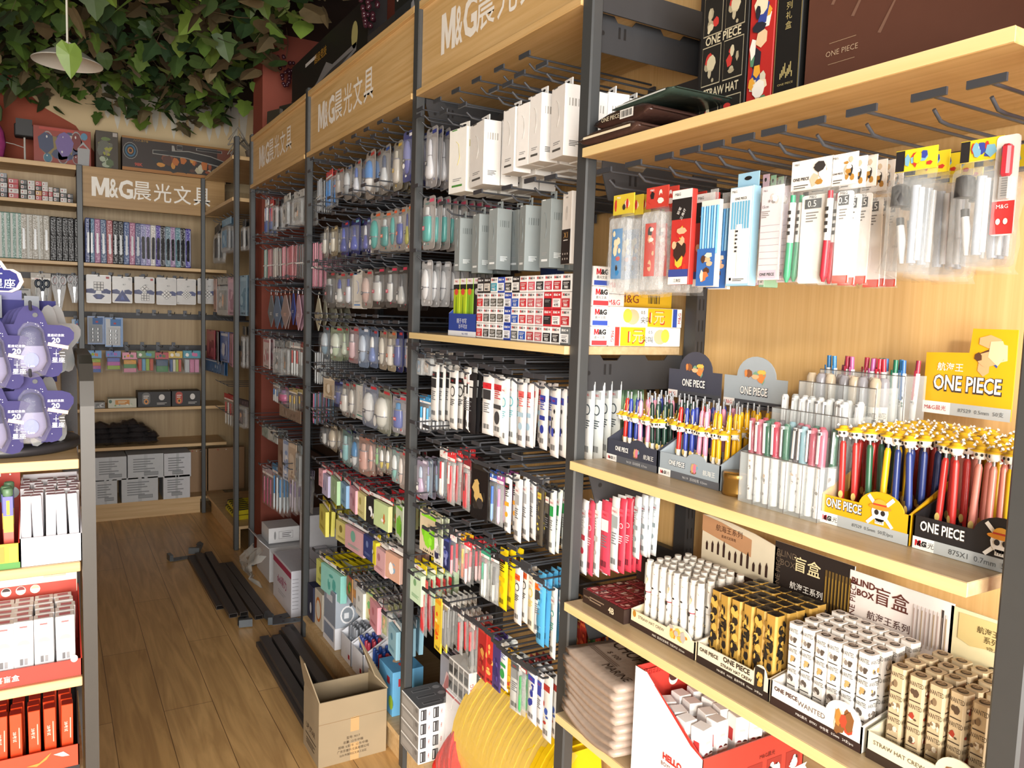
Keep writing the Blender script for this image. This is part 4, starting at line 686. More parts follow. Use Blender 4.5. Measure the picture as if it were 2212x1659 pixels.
# ------------------------------------------------------------------ pens for the trays
SILVER = K('#b8bcc0', .25, 1, .8)
def pencil_parts(c, h=.145, topper='side', face=0, lower='#f0ece4'):
    b = MB(); b.tube([(0,0,0),(0,0,.008),(0,0,h*.32)], [.002, .0042, .0046], K(lower, .35), 8); b.tube([(0,0,h*.32),(0,0,h*.86),(0,0,h*.9)], [.0048, .0048, .003], K(c, .28), 8); b.tube([(0,0,h*.9),(0,0,h)], .0022, SILVER, 6)
    b.rect((0,-.0047,h*.18), FU, FV, .005, h*.14, K('#3a3632')); b.disc((0,-.0047,h*.3), FU, FV, .0034, .006, K('#e0c070'))
    t = MB(); z = h*.63 if topper == 'side' else h*1.0
    if topper == 'side':
        t.tube([(0,-.005,h*.82),(.003,-.008,h*.72),(0,-.009,z+.008)], .0007, K('#c8b068', .3, 1, .7), 4); y = -.011
    else: y = 0
    t.lathe([(.001,-.008),(.006,-.007),(.0085,-.002),(.009,.002),(.007,.006),(.001,.0075)], K('#f2efe8', .4), 10, (0,y,z)); t.lathe([(.0,.0105),(.006,.0098),(.0072,.006),(.0128,.0042),(.0128,.0032),(.001,.0030)], K('#e8b828', .45), 12, (0,y,z)); t.lathe([(.0073,.0062),(.0074,.0046)], K('#c8402c'), 12, (0,y,z))
    for sx in (-1, 1): t.tube([(sx*.004,y+.003,z+.006), (sx*.008,y+.003,z+.0095), (sx*.0098,y+.003,z+.011)], [.0014, .0014, .0024], K('#f4f2ee', .4), 6); t.tube([(sx*.004,y+.003,z-.003), (sx*.008,y+.003,z-.0065), (sx*.0098,y+.003,z-.008)], [.0014, .0014, .0024], K('#f4f2ee', .4), 6)
    for sx in (-1, 1): t.disc((sx*.0032,y-.0087,z-.0005), FU, FV, .0019, .0022, K('#2a2624'), .0008, 8)
    return [('barrel', b), ('topper', t)]
def fill(proto_fn, loc, rz, xs, ys, z, cols, name, cat, desc, grp, tilt=.03, lab_in=''):
    """one countable pen per grid point, drawn from a few colour prototypes; the first copy of each colour keeps its parts"""
    pro = {}; n = 0
    for j, y in enumerate(ys):
        for i, x in enumerate(xs):
            ck = cols(i, j); c = ck[0]; lab = '%s %s, %s' % (ck[1], desc, lab_in); g = '%s %ss, %s' % (ck[1], desc, grp)
            p = at(loc, rz, x+RND.uniform(-.0015, .0015), y+RND.uniform(-.0015, .0015), z); rot = (RND.uniform(-tilt, tilt), RND.uniform(-tilt, tilt), rz+RND.uniform(-.5, .5)*(tilt > .02))
            if c not in pro:
                o = thing(name, lab, cat, p, 0, g)
                for pn, b in proto_fn(c): b.build(pn, o)
                pro[c] = o; o.rotation_euler = rot
            else: dup(pro[c], p, None, lab, g, rot=rot)
            n += 1
def lin_pts(a, b, n): return [a+(b-a)*(i+.5)/n for i in range(n)]
# ------------------------------------------------------------------ bay 0, upper counter shelf
S2 = 1.1965
def head_grey(h, ww, y, z, hh):
    h.rect((0,y,z+hh*.12), FU, FV, ww*.99, hh*.26, '#4a4c52'); h.rect((-ww*.4,y,z+hh*.12), FU, FV, ww*.19, hh*.26, '#ece8e4', .001); h.text('M&G', (-ww*.41,y,z+hh*.12), FU, FV, hh*.14, '#c8202c', maxw=ww*.13)
    blob_faces(h, (ww*.02,y,z+hh*1.02), ww*.5, hh*.55, 5); logo_onepiece(h, (0,y,z+hh*.56), hh*.26, '#f6f4f0', '#2a2a30')
    lines(h, ww*.1, y, z+hh*.12, ww*.5, 1, .004, K('#b8b8b8'))
def front_grey(m, w):
    logo_onepiece(m, (-w*.18,0,.030), .010, '#f6f4f0', '#2a2a30'); m.text('航海王', (w*.34,0,.026), FU, FV, .010, '#f0eee8'); art(m, (w*.1,0,.030), FU, FV, w*.18, .026, ['#8c5a3c', '#d87890', '#6ca0b8', '#c8a070'], 3, 7)
LA = (1.035, 1.241, S2); LB = (1.035, 1.073, S2)
pdq('dark grey display tray of pencils with a domed header', LA, .163, .17, '#3b3e4b', .046, .12, .135, .062, '#40434f', badge=(.02, .026, .55, '#3b3e4b'), strip=(.014, '#5a5c62', '#ece8e4', '96120  活动铅笔  0.7mm', '#c8c8c8'), head=('#454755', head_grey), front=lambda m: front_grey(m, .163), step='dome')
pdq('light grey display tray of pencils with a domed header', LB, .163, .17, '#98a3ab', .046, .12, .135, .062, '#98a3ab', badge=(.02, .026, .55, '#98a3ab'), strip=(.014, '#5a5c62', '#ece8e4', '96119  活动铅笔  0.5mm', '#c8c8c8'), head=('#a3adb4', head_grey), front=lambda m: front_grey(m, .163), step='dome')
RED = ('#cc2f28', 'red'); BLU = ('#33459c', 'blue'); PNK = ('#e89ab4', 'pink'); GRN = ('#1e3a30', 'dark green'); YEL = ('#e8b418', 'yellow')
fill(lambda c: pencil_parts(c), LA, RW, lin_pts(-.074, .074, 8), lin_pts(.016, .155, 4), .004, lambda i, j: (RED, BLU, BLU, PNK, PNK, GRN, GRN, GRN)[(i+(j % 2)*(1 if i < 7 else 0)) % 8], 'mechanical_pencil', 'pencil', 'pencil with hat charm', 'dark grey tray', .05, 'in the dark grey tray')
fill(lambda c: pencil_parts(c), LB, RW, lin_pts(-.074, .074, 8), lin_pts(.016, .155, 4), .004, lambda i, j: (RED, BLU, BLU, PNK, PNK, YEL, YEL, YEL)[(i+(j % 2)*(1 if i < 7 else 0)) % 8], 'mechanical_pencil', 'pencil', 'pencil with hat charm', 'light grey tray', .05, 'in the light grey tray')
tn = MB(); GOLD = K('#b08a48', .25, 1, .85); tn.lathe([(.001,0),(.026,0),(.026,.006),(.0255,.028),(.0265,.03),(.0265,.038),(.025,.04),(.001,.04)], GOLD, 24)
tag(tn.build('round_tin', loc=(1.045,.958,S2+.0005)), 'small round gold tin between the light grey tray and clear pen stand', 'tin')
# clear stepped stand of white pens
stn = thing('acrylic_stand', 'clear stepped acrylic stand full of white pens', 'pen stand', (1.012, .845, S2), RW)
ACR = K('#dfe6e6', .06, .16, 0, .02, 0); ACE = K('#6a6460', .2, .75)
steps = [(0, .0, .086, .160), (.066, .040, .12, .150), (.132, .075, .13, .150), (.196, .105, .12, .165)]
for k, (y0, zb, hh, ww) in enumerate(steps):
    m = MB(); n = 5
    m.box((-ww/2,y0,zb), (ww/2,y0+.0015,zb+hh), ACR); m.box((-ww/2,y0+.058,zb), (ww/2,y0+.0595,zb+hh), ACR)
    m.box((-ww/2,y0,zb), (ww/2,y0+.0595,zb+.003), ACR)
    for i in range(n+1): x = -ww/2+ww*i/n; m.box((x-.0008,y0+.0016,zb+.003), (x+.0008,y0+.0578,zb+hh), ACR); m.tube([(x,y0,zb),(x,y0,zb+hh)], .0007, ACE, 4)
    m.tube([(-ww/2,y0,zb+hh),(ww/2,y0,zb+hh)], .0008, ACE, 4)
    m.build('pen_box', stn)
def gelpen(cap, body='#f1efec', hat='#c8c8c8', pr='#6a5a4a'):
    def f(c):
        b = MB(); b.tube([(0,0,0),(0,0,.078)], .0062, K(body, .3), 8); art(b, (0,-.0063,.04), FU, FV, .011, .066, [pr, '#b89870', '#d8d4d0', pr], int(c[1:3], 16), 6)
        q = MB(); q.tube([(0,0,.078),(0,0,.136),(0,0,.14)], [.0064, .0064, .004], K(c, .12, .55), 8); q.box((-.0015,-.011,.086), (.0015,-.0085,.135), K(hat, .2)); q.box((-.0015,-.011,.131), (.0015,0,.136), K(hat, .2))
        return [('barrel', b), ('cap', q)]
    return f
L = tuple(stn.location)
def pk(cl, nm): return lambda i, j: (cl[(i+j*3) % len(cl)], nm[(i+j*3) % len(nm)])
fill(gelpen(0), L, RW, lin_pts(-.076, .076, 9), [.016, .042], .0035, pk(('#c06878','#c87a8c','#4a7a64','#d0586c','#56806c','#787478','#9cc4d0'), ('rose capped','pink capped','dark green capped','red capped','green capped','grey capped','aqua capped')), 'gel_pen', 'pen', 'white pen', 'front step', .03, 'front step of clear stand')
fill(gelpen(0), L, RW, lin_pts(-.070, .070, 8), [.082, .108], .0435, pk(('#e4e6e6','#d0d4d4'), ('clear capped','smoky capped')), 'gel_pen', 'pen', 'white pen', 'second step', .03, 'second step of clear stand')
def bottle(c):
    b = MB(); b.tube([(0,0,0),(0,0,.095)], .0085, K('#e0dcd2', .3), 10); b.rect((0,-.0086,.05), FU, FV, .014, .05, K('#6a665e'), .0006); b.rect((0,-.009,.05), FU, FV, .011, .026, K('#b8b2a6'), .0008); b.text('WANTED', (0,-.0093,.081), FU, FV, .009, '#3a3632', w=.015)
    q = MB(); q.tube([(0,0,.095),(0,0,.135),(0,0,.142)], [.009, .009, .006], K(c, .12, .6), 10); return [('bottle_body', b), ('cap', q)]
fill(bottle, L, RW, lin_pts(-.072, .072, 7), [.148, .173], .0785, pk(('#c8b8a0','#9c9aa0'), ('amber capped','grey capped')), 'pen_bottle', 'pen', 'printed pen tube', 'third step', .03, 'third step of clear stand')
def clickpen(c):
    b = MB(); b.tube([(0,0,0),(0,0,.01),(0,0,.12)], [.002, .005, .005], K('#e9e9e7', .3), 8); art(b, (0,-.0052,.085), FU, FV, .009, .05, ['#2a2a2a', '#5c8078', '#c8c8c4'], int(c[1:3], 16), 6)
    q = MB(); q.tube([(0,0,.12),(0,0,.142)], .004, K(c, .2), 8); q.box((-.0015,-.008,.075), (.0015,-.0065,.125), K(c, .2)); return [('barrel', b), ('push_button', q)]
fill(clickpen, L, RW, lin_pts(-.078, .078, 10), [.212, .238], .1085, pk(('#2c6ca0','#2f74a8','#a83048','#b05a8c','#a02c44','#a8588c','#c03040','#b02c3c','#1e6a50','#2c64a0'), ('blue tipped','azure tipped','crimson tipped','violet tipped','ruby tipped','magenta tipped','scarlet tipped','cherry tipped','green tipped','cobalt tipped')), 'click_pen', 'pen', 'white click pen', 'rear step', .06, 'rear step of clear stand')
# yellow and black trays of topped pencils
def head_yel(h, ww, y, z, hh):
    h.rect((0,y,z+hh*.09), FU, FV, ww*.995, hh*.20, '#b4b8b8'); h.rect((-ww*.33,y,z+hh*.09), FU, FV, ww*.33, hh*.20, '#eceae6', .001); h.text('M&G晨光', (-ww*.34,y,z+hh*.09), FU, FV, hh*.12, '#b02430', maxw=ww*.26, off=.0016); h.text('87529  0.5mm  50支', (ww*.18,y,z+hh*.09), FU, FV, hh*.1, '#6a6e70', maxw=ww*.5, off=.0016)
    h.text('航海王', (-ww*.2,y,z+hh*.78), FU, FV, hh*.14, '#f8f4ea', maxw=ww*.3, bold=.02); logo_onepiece(h, (0,y,z+hh*.52), hh*.25, '#f8f4ea', '#3a3230')
    art(h, (ww*.26,y,z+hh*1.0), FU, FV, ww*.42, hh*.74, ['#b8382c', '#d8a878', '#e8c030', '#3c54a0', '#5a3a28', '#e8c8a0'], 21, 9)
def front_skull(m, w, bx):
    logo_onepiece(m, (-w*.22,0,.034), .014, '#f8f4ea', '#3a3230')
    for s in (-1, 1): m.poly((bx,0,.040), FU, FV, [(-.022*s,-.020),(-.018*s,-.023),(.022*s,.018),(.018*s,.022)][::s], K('#f6f2ea'), .001)
    m.disc((bx,0,.038), FU, FV, .0135, .0145, K('#f6f2ea'), .0014); m.rect((bx,0,.024), FU, FV, .014, .008, K('#f6f2ea'), .0014)
    for s in (-1, 1): m.disc((bx+s*.005,0,.037), FU, FV, .0036, .004, K('#2a2626'), .002, 10)
    for i in range(4): m.rect((bx-.0045+.003*i,0,.0245), FU, FV, .0008, .006, K('#2a2626'), .002)
    m.disc((bx,0,.045), FU, FV, .018, .0042, K('#e0902c'), .002); m.disc((bx,0,.047), FU, FV, .011, .010, K('#e8a83c'), .0023, 10, 0, 180); m.rect((bx,0,.0485), FU, FV, .021, .0025, K('#c03c28'), .0026)
LY = (1.028, .699, S2); LK = (1.030, .549, S2)
pdq('bright yellow display tray of pencils with pirate emblem', LY, .145, .25, '#e2a914', .044, .14, .165, .10, '#d8a82c', badge=(.028, .036, .75, '#e2a914'), strip=(.017, '#aeb3b4', '#eceae6', '87529  0.5mm  50支/pcs', '#565a5c'), head=('#e2a914', head_yel), front=lambda m: front_skull(m, .145, .028), step='tab')
pdq('black display tray of pencils with pirate emblem', LK, .145, .25, '#211f21', .046, .12, 0, 0, '#2a282a', badge=(.044, .036, .75, '#211f21'), strip=(.017, '#aeb3b4', '#eceae6', '875X1  0.7mm  50', '#565a5c'), front=lambda m: front_skull(m, .145, .044))
TRED = ('#b8302c', 'red'); TYE = ('#e0b01c', 'yellow'); TBL = ('#2c3c78', 'navy'); TGR = ('#2c5a40', 'green'); TPK = ('#dc8c7c', 'salmon')
tp = lambda c: pencil_parts(c, .138, 'top', 0, c)
fill(tp, LY, RW, lin_pts(-.066, .066, 6), lin_pts(.012, .235, 8), .004, lambda i, j: (TRED, TRED, TGR, TYE, TBL, TBL)[(i+(j > 2)*j) % 6], 'topped_pencil', 'pencil', 'pencil with skull topper', 'yellow tray', .04, 'in the yellow tray')
fill(tp, LK, RW, lin_pts(-.066, .066, 6), lin_pts(.012, .235, 8), .004, lambda i, j: (TRED, TRED, TPK, TPK, TYE, TRED)[(i+(j > 1)*j) % 6], 'topped_pencil', 'pencil', 'pencil with skull topper', 'black tray', .04, 'in the black tray')
# ------------------------------------------------------------------ bay 0, blind-box shelf
S3 = .8865
fb = thing('eraser_box_set', 'flat dark brown box of red wrapped erasers at the shelf corner', 'box', (.985, 1.25, S3), RW)
m = MB(); m.box((-.07,0,0), (.07,.002,.03), K('#33241f', .4)); m.box((-.07,.152,0), (.07,.154,.03), K('#33241f', .4)); m.box((-.07,.002,0), (-.068,.152,.03), K('#33241f', .4)); m.box((.068,.002,0), (.07,.152,.03), K('#33241f', .4)); m.box((-.068,.002,0), (.068,.152,.004), K('#33241f', .4)); m.text('4B', (.03,0,.015), FU, FV, .013, '#d8c8a8', bold=.03); lines(m, -.02, 0, .019, .05, 2, .006, K('#8a7460')); m.text('ONE PIECE', (-.052,0,.016), FU, FV, .008, '#a08c70', maxw=.026)
m.box((-.07,.148,.03), (.07,.15,.085), K('#3a2620', .4)); m.build('box_tray', fb)
for i in range(5):
    for j in range(4):
        e = MB().box((-.066+.0268*i,.004+.0365*j,.004), (-.041+.0268*i,.038+.0365*j,.031), K('#7c2e30', .15), .002); art(e, (-.0535+.0268*i,.021+.0365*j,.031), X3, Y3, .022, .03, ['#a85050', '#c88880', '#5a2024', '#d8b8a8'], i*5+j, 4)
        tag(e.build('eraser', loc=(.985, 1.25, S3), rz=RW), 'red wrapped eraser lying in the flat dark brown box', 'eraser', 'erasers in the flat box')
def head_banner(h, ww, y, z, hh):
    h.poly((-ww*.02,y,z+hh*.86), FU, FV, [(-ww*.48,-hh*.13),(-ww*.2,-hh*.2),(ww*.2,-hh*.3),(ww*.2,-hh*.02),(-ww*.2,hh*.1),(-ww*.48,hh*.14)], K('#b88a64'), .0012); h.text('航海王系列', (-ww*.12,y,z+hh*.86), FU, FV, hh*.11, '#4a2c20', maxw=ww*.46, off=.002); h.text('直液式走珠笔', (-ww*.12,y,z+hh*.74), FU, FV, hh*.05, '#4a2c20', off=.002)
    for i in range(11): hgt = hh*(.16+.12*((i*5) % 4)/3); h.poly((-ww*.42+ww*.08*i,y,z+hh*.42-hh*.03*i*.3), FU, FV, [(-.0028,0),(.0028,0),(.0032,hgt*.7),(0,hgt),(-.0032,hgt*.7)], K('#3a2620'), .0012)
    h.rect((0,y,z+hh*.1), FU, FV, ww*.99, hh*.24, '#3c2823')
def front_text(lines_):
    def f(m):
        for a in lines_: m.text(*a[:1], (a[1],0,a[2]), FU, FV, a[3], a[4], maxw=a[5], bold=a[6] if len(a) > 6 else 0)
    return f
D1 = (.997, 1.083, S3); D2 = (.997, .904, S3); D3 = (.996, .735, S3); D4 = (.996, .566, S3)
def f1(m): front_text([('STRAW HAT CREW', -.028, .026, .012, '#3a2c20', .075)])(m); art(m, (.048,0,.032), FU, FV, .06, .03, ['#d88a2c', '#e8b850', '#b8b0a8', '#c04a30'], 8, 9); m.disc((-.078,0,.028), FU, FV, .005, .007, K('#b8802c'))
pdq('cream display tray of printed round pens with banner header', D1, .182, .20, '#ecdcb8', .034, .06, .080, .125, '#efe8da', badge=(.048, .034, .5, '#ecdcb8'), strip=(.012, '#33231f', None, 'M&G  直液式走珠笔  72支/PCS  0.5mm', '#e8e0d0'), head=('#d8cdb4', head_banner), front=f1, hw=.20, step='wave')
def rpen(c):
    b = MB(); b.tube([(0,0,0),(0,0,.068)], .0075, K('#e9e6e0', .3), 10); art(b, (0,-.0076,.042), FU, FV, .013, .062, ['#8a7460', '#c8b898', '#b8443c', '#3a3632'], int(c[5:7], 16), 6); b.text('WANTED', (0,-.0086,.015), FU, FV, .006, '#5a5450', w=.012)
    q = MB(); q.tube([(0,0,.068),(0,0,.122)], .0079, K('#efede8', .3), 10); q.tube([(0,0,.122),(0,0,.132)], .007, K('#d4d0c8', .2), 10); q.tube([(0,0,.0675),(0,0,.0695)], .0081, K(c, .3), 10); q.box((-.0015,-.0115,.085), (.0015,-.009,.128), K('#c8c4bc', .2, 1, .5)); art(q, (0,-.008,.098), FU, FV, .013, .04, ['#c8b898', '#8a7460', '#3a3632', '#d8c8b0'], int(c[5:7], 16)+3, 5); return [('barrel', b), ('cap', q)]
fill(rpen, D1, RW, lin_pts(-.082, .082, 8), lin_pts(.014, .140, 5), .004, lambda i, j: (('#b03040', 'red ringed') if (i+j) % 3 == 0 else ('#c8c0b0', 'pale ringed')), 'roller_pen', 'pen', 'white printed pen', 'cream tray', .02, 'in the cream display tray')
def blind(body, top, inks, word, seed, hx=.132):
    def f(c):
        b = MB(); a = .0112; ch = .003
        pts = [(-a+ch,-a),(a-ch,-a),(a,-a+ch),(a,a-ch),(a-ch,a),(-a+ch,a),(-a,a-ch),(-a,-a+ch)]
        b.prism((0,0,hx), X3, Y3, pts, hx, K(top, .4), K(body, .4))
        s = seed
        for u, o in ((X3, Vector((0,-a,0))), (-X3, Vector((0,a,0))), (Y3, Vector((a,0,0))), (-Y3, Vector((-a,0,0)))):
            s += 1
            if word:
                for k in range(4):
                    z = hx*(.92-.25*k); b.text(word, o+Z3*z, u, Z3, hx*.05, K(inks[0]), w=a*1.9, off=.0004); art(b, o+Z3*(z-hx*.1), u, Z3, a*1.7, hx*.11, inks[1:], s*7+k, 5); b.rect(o+Z3*(z-hx*.185), u, Z3, a*1.4, hx*.012, K(inks[0]), .0006)
            else: art(b, o+Z3*hx*.48, u, Z3, a*2, hx*.96, inks, s, 26)
        pass; b.disc((0,0,hx), X3, Y3, a*.66, a*.6, K(inks[0]), .0006); b.disc((0,0,hx), X3, Y3, a*.5, a*.45, K(inks[1]), .001); b.text('?', (0,0,hx), X3, Y3, a*.7, K(top), off=.0016)
        return [('carton', b)]
    return f
def fill_box(fn, loc, xs, ys, z, desc, grp, cols):
    pro = {}
    for j, y in enumerate(ys):
        for i, x in enumerate(xs):
            c = cols(i, j)
            if c not in pro: pro[c] = fn[c](0)[0][1].mesh('blind_box')
            o = bpy.data.objects.new('blind_box', pro[c]); C.objects.link(o); o.location = at(loc, RW, x, y, z); o.rotation_euler = (RND.uniform(-.02, .02), RND.uniform(-.02, .02), RW+RND.uniform(-.06, .06))
            tag(o, desc[c], 'pen box', grp+(' %d' % c if len(desc) > 1 else ''))
def head_black(h, ww, y, z, hh):
    h.text('盲盒', (-ww*.06,y,z+hh*.74), FU, FV, hh*.40, '#ead8a8', bold=.03, maxw=ww*.34); h.text('航海王系列', (-ww*.06,y,z+hh*.36), FU, FV, hh*.2, '#f0ece4', maxw=ww*.42, bold=.015); h.text('9款人物随机心选!', (-ww*.08,y,z+hh*.18), FU, FV, hh*.07, '#c8b890'); h.text('BLIND', (-ww*.33,y,z+hh*.83), FU, FV, hh*.1, '#6a5a4a'); h.text('BOX', (-ww*.31,y,z+hh*.68), FU, FV, hh*.1, '#6a5a4a'); h.text('ONE PIECE', (-ww*.44,y,z+hh*.5), Z3, -X3, hh*.09, '#6a5a4a', maxw=hh*.7)
    for i in range(8): h.poly((ww*.18+ww*.04*i,y,z+hh*.5), FU, FV, [(0,-hh*.36),(.0022,-hh*.3),(.0022,hh*.3),(-.0022,hh*.3),(-.0022,-hh*.3)], K('#6a5228'), .0012); h.rect((ww*.18+ww*.04*i,y,z+hh*.5), FU, FV, .0012, hh*.4, '#b8903c', .002)
def head_white(h, ww, y, z, hh):
    h.text('盲盒', (-ww*.06,y,z+hh*.74), FU, FV, hh*.42, '#5a2c24', bold=.04, maxw=ww*.34); h.text('航海王系列', (-ww*.08,y,z+hh*.38), FU, FV, hh*.2, '#4a2a24', maxw=ww*.42, bold=.015); h.text('9款人物随机心选!', (-ww*.1,y,z+hh*.16), FU, FV, hh*.08, '#4a2a24'); h.text('BLIND', (-ww*.35,y,z+hh*.84), FU, FV, hh*.11, '#5a2c24', bold=.03); h.text('BOX', (-ww*.32,y,z+hh*.68), FU, FV, hh*.11, '#5a2c24', bold=.03); h.text('ONE PIECE', (-ww*.45,y,z+hh*.5), Z3, -X3, hh*.1, '#5a2c24', maxw=hh*.7)
    for i in range(9): h.rect((ww*.16+ww*.036*i,y,z+hh*.5), FU, FV, .0035, hh*(.6 if i != 7 else .72), '#d8d0cc' if i != 7 else '#3a3230', .0012); h.rect((ww*.16+ww*.036*i,y,z+hh*.5), FU, FV, .0012, hh*.5, ('#b89c90', '#8a7a72', '#a88c5c')[i % 3], .002)
def head_beige(h, ww, y, z, hh):
    h.poly((0,y,z+hh*.7), FU, FV, [(-ww*.42,-hh*.14),(-ww*.3,-hh*.2),(ww*.1,-hh*.1),(ww*.45,-hh*.2),(ww*.45,hh*.16),(ww*.1,hh*.26),(-ww*.42,hh*.24)], K('#cdb77c'), .0012); h.text('盲盒', (ww*.2,y,z+hh*.72), FU, FV, hh*.22, '#5a4a2a', bold=.03, off=.002); h.text('航海王', (-ww*.15,y,z+hh*.79), FU, FV, hh*.1, '#5a4a2a', off=.002, bold=.02); h.text('系列', (-ww*.12,y,z+hh*.67), FU, FV, hh*.1, '#5a4a2a', off=.002, bold=.02); h.text('9款人物随机心选', (0,y,z+hh*.56), FU, FV, hh*.06, '#6a5a3a', off=.002); h.text('ONE PIECE', (ww*.12,y,z+hh*.26), FU, FV, hh*.16, '#3a342a', maxw=ww*.5, bold=.02)
def f2(m): front_text([('ONE PIECE', -.052, .028, .014, '#3a2c20', .045, .03), ('ONE PIECE', .012, .032, .011, '#2a2018', .06, .03), ('STRAW HAT CREW', .012, .020, .008, '#2a2018', .07, .02)])(m); m.rect((.062,0,.030), FU, FV, .02, .04, '#2a2420', .001); art(m, (.062,-.0004,.030), FU, FV, .018, .036, ['#b8903c', '#d8b058', '#5a4a2a'], 4, 7)
pdq('cream display tray of black and gold boxes with blind box header', D2, .164, .20, '#e6dac0', .038, .07, .085, .115, '#efe8da', badge=(.062, .014, 1.4, '#e6dac0'), strip=(.014, '#2c201c', None, 'M&G晨光   H3505   直液中性笔   0.5mm   24支/pcs', '#e8e0d0'), head=('#29211e', head_black), front=f2, hw=.172)
fill_box([blind('#b38c40', '#242122', ['#1d1a18', '#241e18', '#d0a850', '#1d1a18', '#8c6a2c'], None, s) for s in (11, 31)], D2, lin_pts(-.074, .074, 6), lin_pts(.016, .150, 5), .004, ['black and gold printed box in the cream display tray', 'black and gold box of the other print, cream tray'], 'black and gold boxes', lambda i, j: (i+j) % 2)
def f3(m): front_text([('ONE PIECE', -.052, .030, .014, '#4a2c24', .045, .03), ('WANTED', -.004, .026, .011, '#6a5a52', .05)])(m); art(m, (.052,0,.034), FU, FV, .044, .05, ['#c8843c', '#8a5a30', '#c84a30', '#e8d8b8', '#d8a860'], 14, 10)
pdq('white display tray of wanted poster boxes with blind box header', D3, .164, .20, '#eeeae4', .04, .07, .085, .108, '#efece8', badge=(.05, .030, .9, '#f0ece4'), strip=(.014, '#35231f', None, 'M&G晨光   879X1   中性笔   0.5mm   24支/pcs', '#f0e8e0'), head=('#ece2dc', head_white), front=f3, hw=.182)
fill_box([blind('#eeeae4', '#f0ece6', ['#3a3430', '#8a8078', '#c8a468', '#d8d0c8', '#5a5048'], 'WANTED', s) for s in (41, 52)], D3, lin_pts(-.074, .074, 6), lin_pts(.018, .150, 4), .004, ['white wanted poster box in the white tray', 'white wanted poster box with darker portraits, white tray'], 'white poster boxes', lambda i, j: (i*2+j) % 2)
def f4(m): front_text([('STRAW HAT CREW', -.03, .028, .016, '#5a4a30', .075)])(m); art(m, (.052,0,.03), FU, FV, .044, .045, ['#c8843c', '#8a5a30', '#c84a30', '#e8d8b8'], 17, 8)
pdq('pale beige display tray of kraft poster boxes beside dark post', D4, .158, .20, '#e4dcc0', .04, .07, .085, .105, '#d8dcc4', badge=(.05, .030, .9, '#e8e0c4'), strip=(.014, '#35281f', None, 'M&G晨光   24支/pcs', '#f0e8e0'), head=('#ded2a8', head_beige), front=f4, hw=.165)
fill_box([blind('#cdb894', '#c8b490', ['#4a3c30', '#8a7458', '#e8dcc4', '#a83c2c', '#5a4838'], 'WANTED', s) for s in (61, 72)], D4, lin_pts(-.072, .072, 5), lin_pts(.02, .150, 4), .004, ['kraft wanted poster box in the beige tray', 'kraft wanted poster box with light faces, beige tray'], 'kraft poster boxes', lambda i, j: (i+j*2) % 2)
# ================================================================== cartons and other goods on shelves and floor
def carton(name, label, cat, a, b, col, group=None, faces=None, ch=.0012, rough=.5, rot=0, flaps=None, extra=None):
    """box from corner a to corner b in the place; origin at the middle of its base; faces(m, W, D, H) prints on it, facing -Y in front"""
    c = Vector(((a[0]+b[0])/2, (a[1]+b[1])/2, a[2])); W, D, H = abs(b[0]-a[0]), abs(b[1]-a[1]), b[2]-a[2]
    m = MB(); m.box((-W/2,-D/2,0), (W/2,D/2,H), K(col, rough), ch)
    if faces: faces(m, W, D, H)
    o = m.build(name, None, None, None, c, rot); tag(o, label, cat, group); return o
LEFT = (-Y3, Z3)      # the face towards the aisle
def lf(m, W, y, z): return Vector((-W/2, y, z))
# ---- on the long yellow shelf
ZT0 = 1.849
def fbook(m, W, D, H):
    for k, z in enumerate((.045, .15, .245)):
        for s in (-1, 1):
            y = s*D*.23; m.rect(lf(m, W, y, z+.0), *LEFT, D*.40, .075, '#b8ad90', .0006); m.rect(lf(m, W, y, z), *LEFT, D*.385, .071, '#211f1c', .001); art(m, lf(m, W, y, z-.004), *LEFT, D*.34, .064, ['#b8ad90', '#cfc4a4', '#c03a34', '#a89c80', '#d8cdb0'], k*2+s+9, 8)
    m.text('STRAW HAT', lf(m, W, 0, .098), *LEFT, .017, '#cfc4a4', w=D*.74, bold=.02); m.text('ONE PIECE', lf(m, W, 0, .198), *LEFT, .017, '#cfc4a4', w=D*.74, bold=.02)
carton('gift_box', 'tall black box with cream portrait panels on the long yellow shelf', 'box', (1.12,1.066,ZT0), (1.16,1.19,ZT0+.34), '#1d1b1a', faces=fbook)
def fred(m, W, D, H): art(m, lf(m, W, 0, H*.42), *LEFT, D*.94, H*.8, ['#f0e0c0', '#e8a83c', '#f4efe4', '#3a4a98', '#5a8a6a', '#e8c8a0', '#2a2a34', '#d8d0b8'], 77, 26)
carton('gift_box', 'tall red box of colourful artwork between two black boxes', 'box', (1.12,1.004,ZT0), (1.17,1.062,ZT0+.34), '#b82c28', faces=fred)
def fblk(m, W, D, H):
    for s in (-1, 1): m.rect(lf(m, W, s*D*.47, H/2), *LEFT, .0016, H, '#8a7c50')
    m.text('航海王系列礼盒', lf(m, W, 0, H*.72), Z3*-1, -Y3, .012, '#b8a870', maxw=.13) if False else None
    for i, ch in enumerate('航海王系列礼盒'): m.text(ch, lf(m, W, 0, .272-i*.0165), *LEFT, .013, '#b8a870')
    for i in range(9): m.rect(lf(m, W, D*.22-i*D*.055, .088+.004*((i*5) % 4)), *LEFT, .0022, .010+.008*((i*5) % 4)/3, '#b8a870')
    m.text('ONE PIECE', lf(m, W, 0, .073), *LEFT, .0035, '#b8a870', w=D*.6); m.text('晨光文具', lf(m, W, 0, .05), *LEFT, .008, '#a89a68')
carton('gift_box', 'slim black box with gold vertical lettering beside the brown case', 'box', (1.12,.944,ZT0), (1.17,1.0,ZT0+.34), '#1a1918', faces=fblk)
cs = thing('gift_case', 'large brown gift case with cream latch on the long yellow shelf', 'case', (1.20,.735,ZT0))
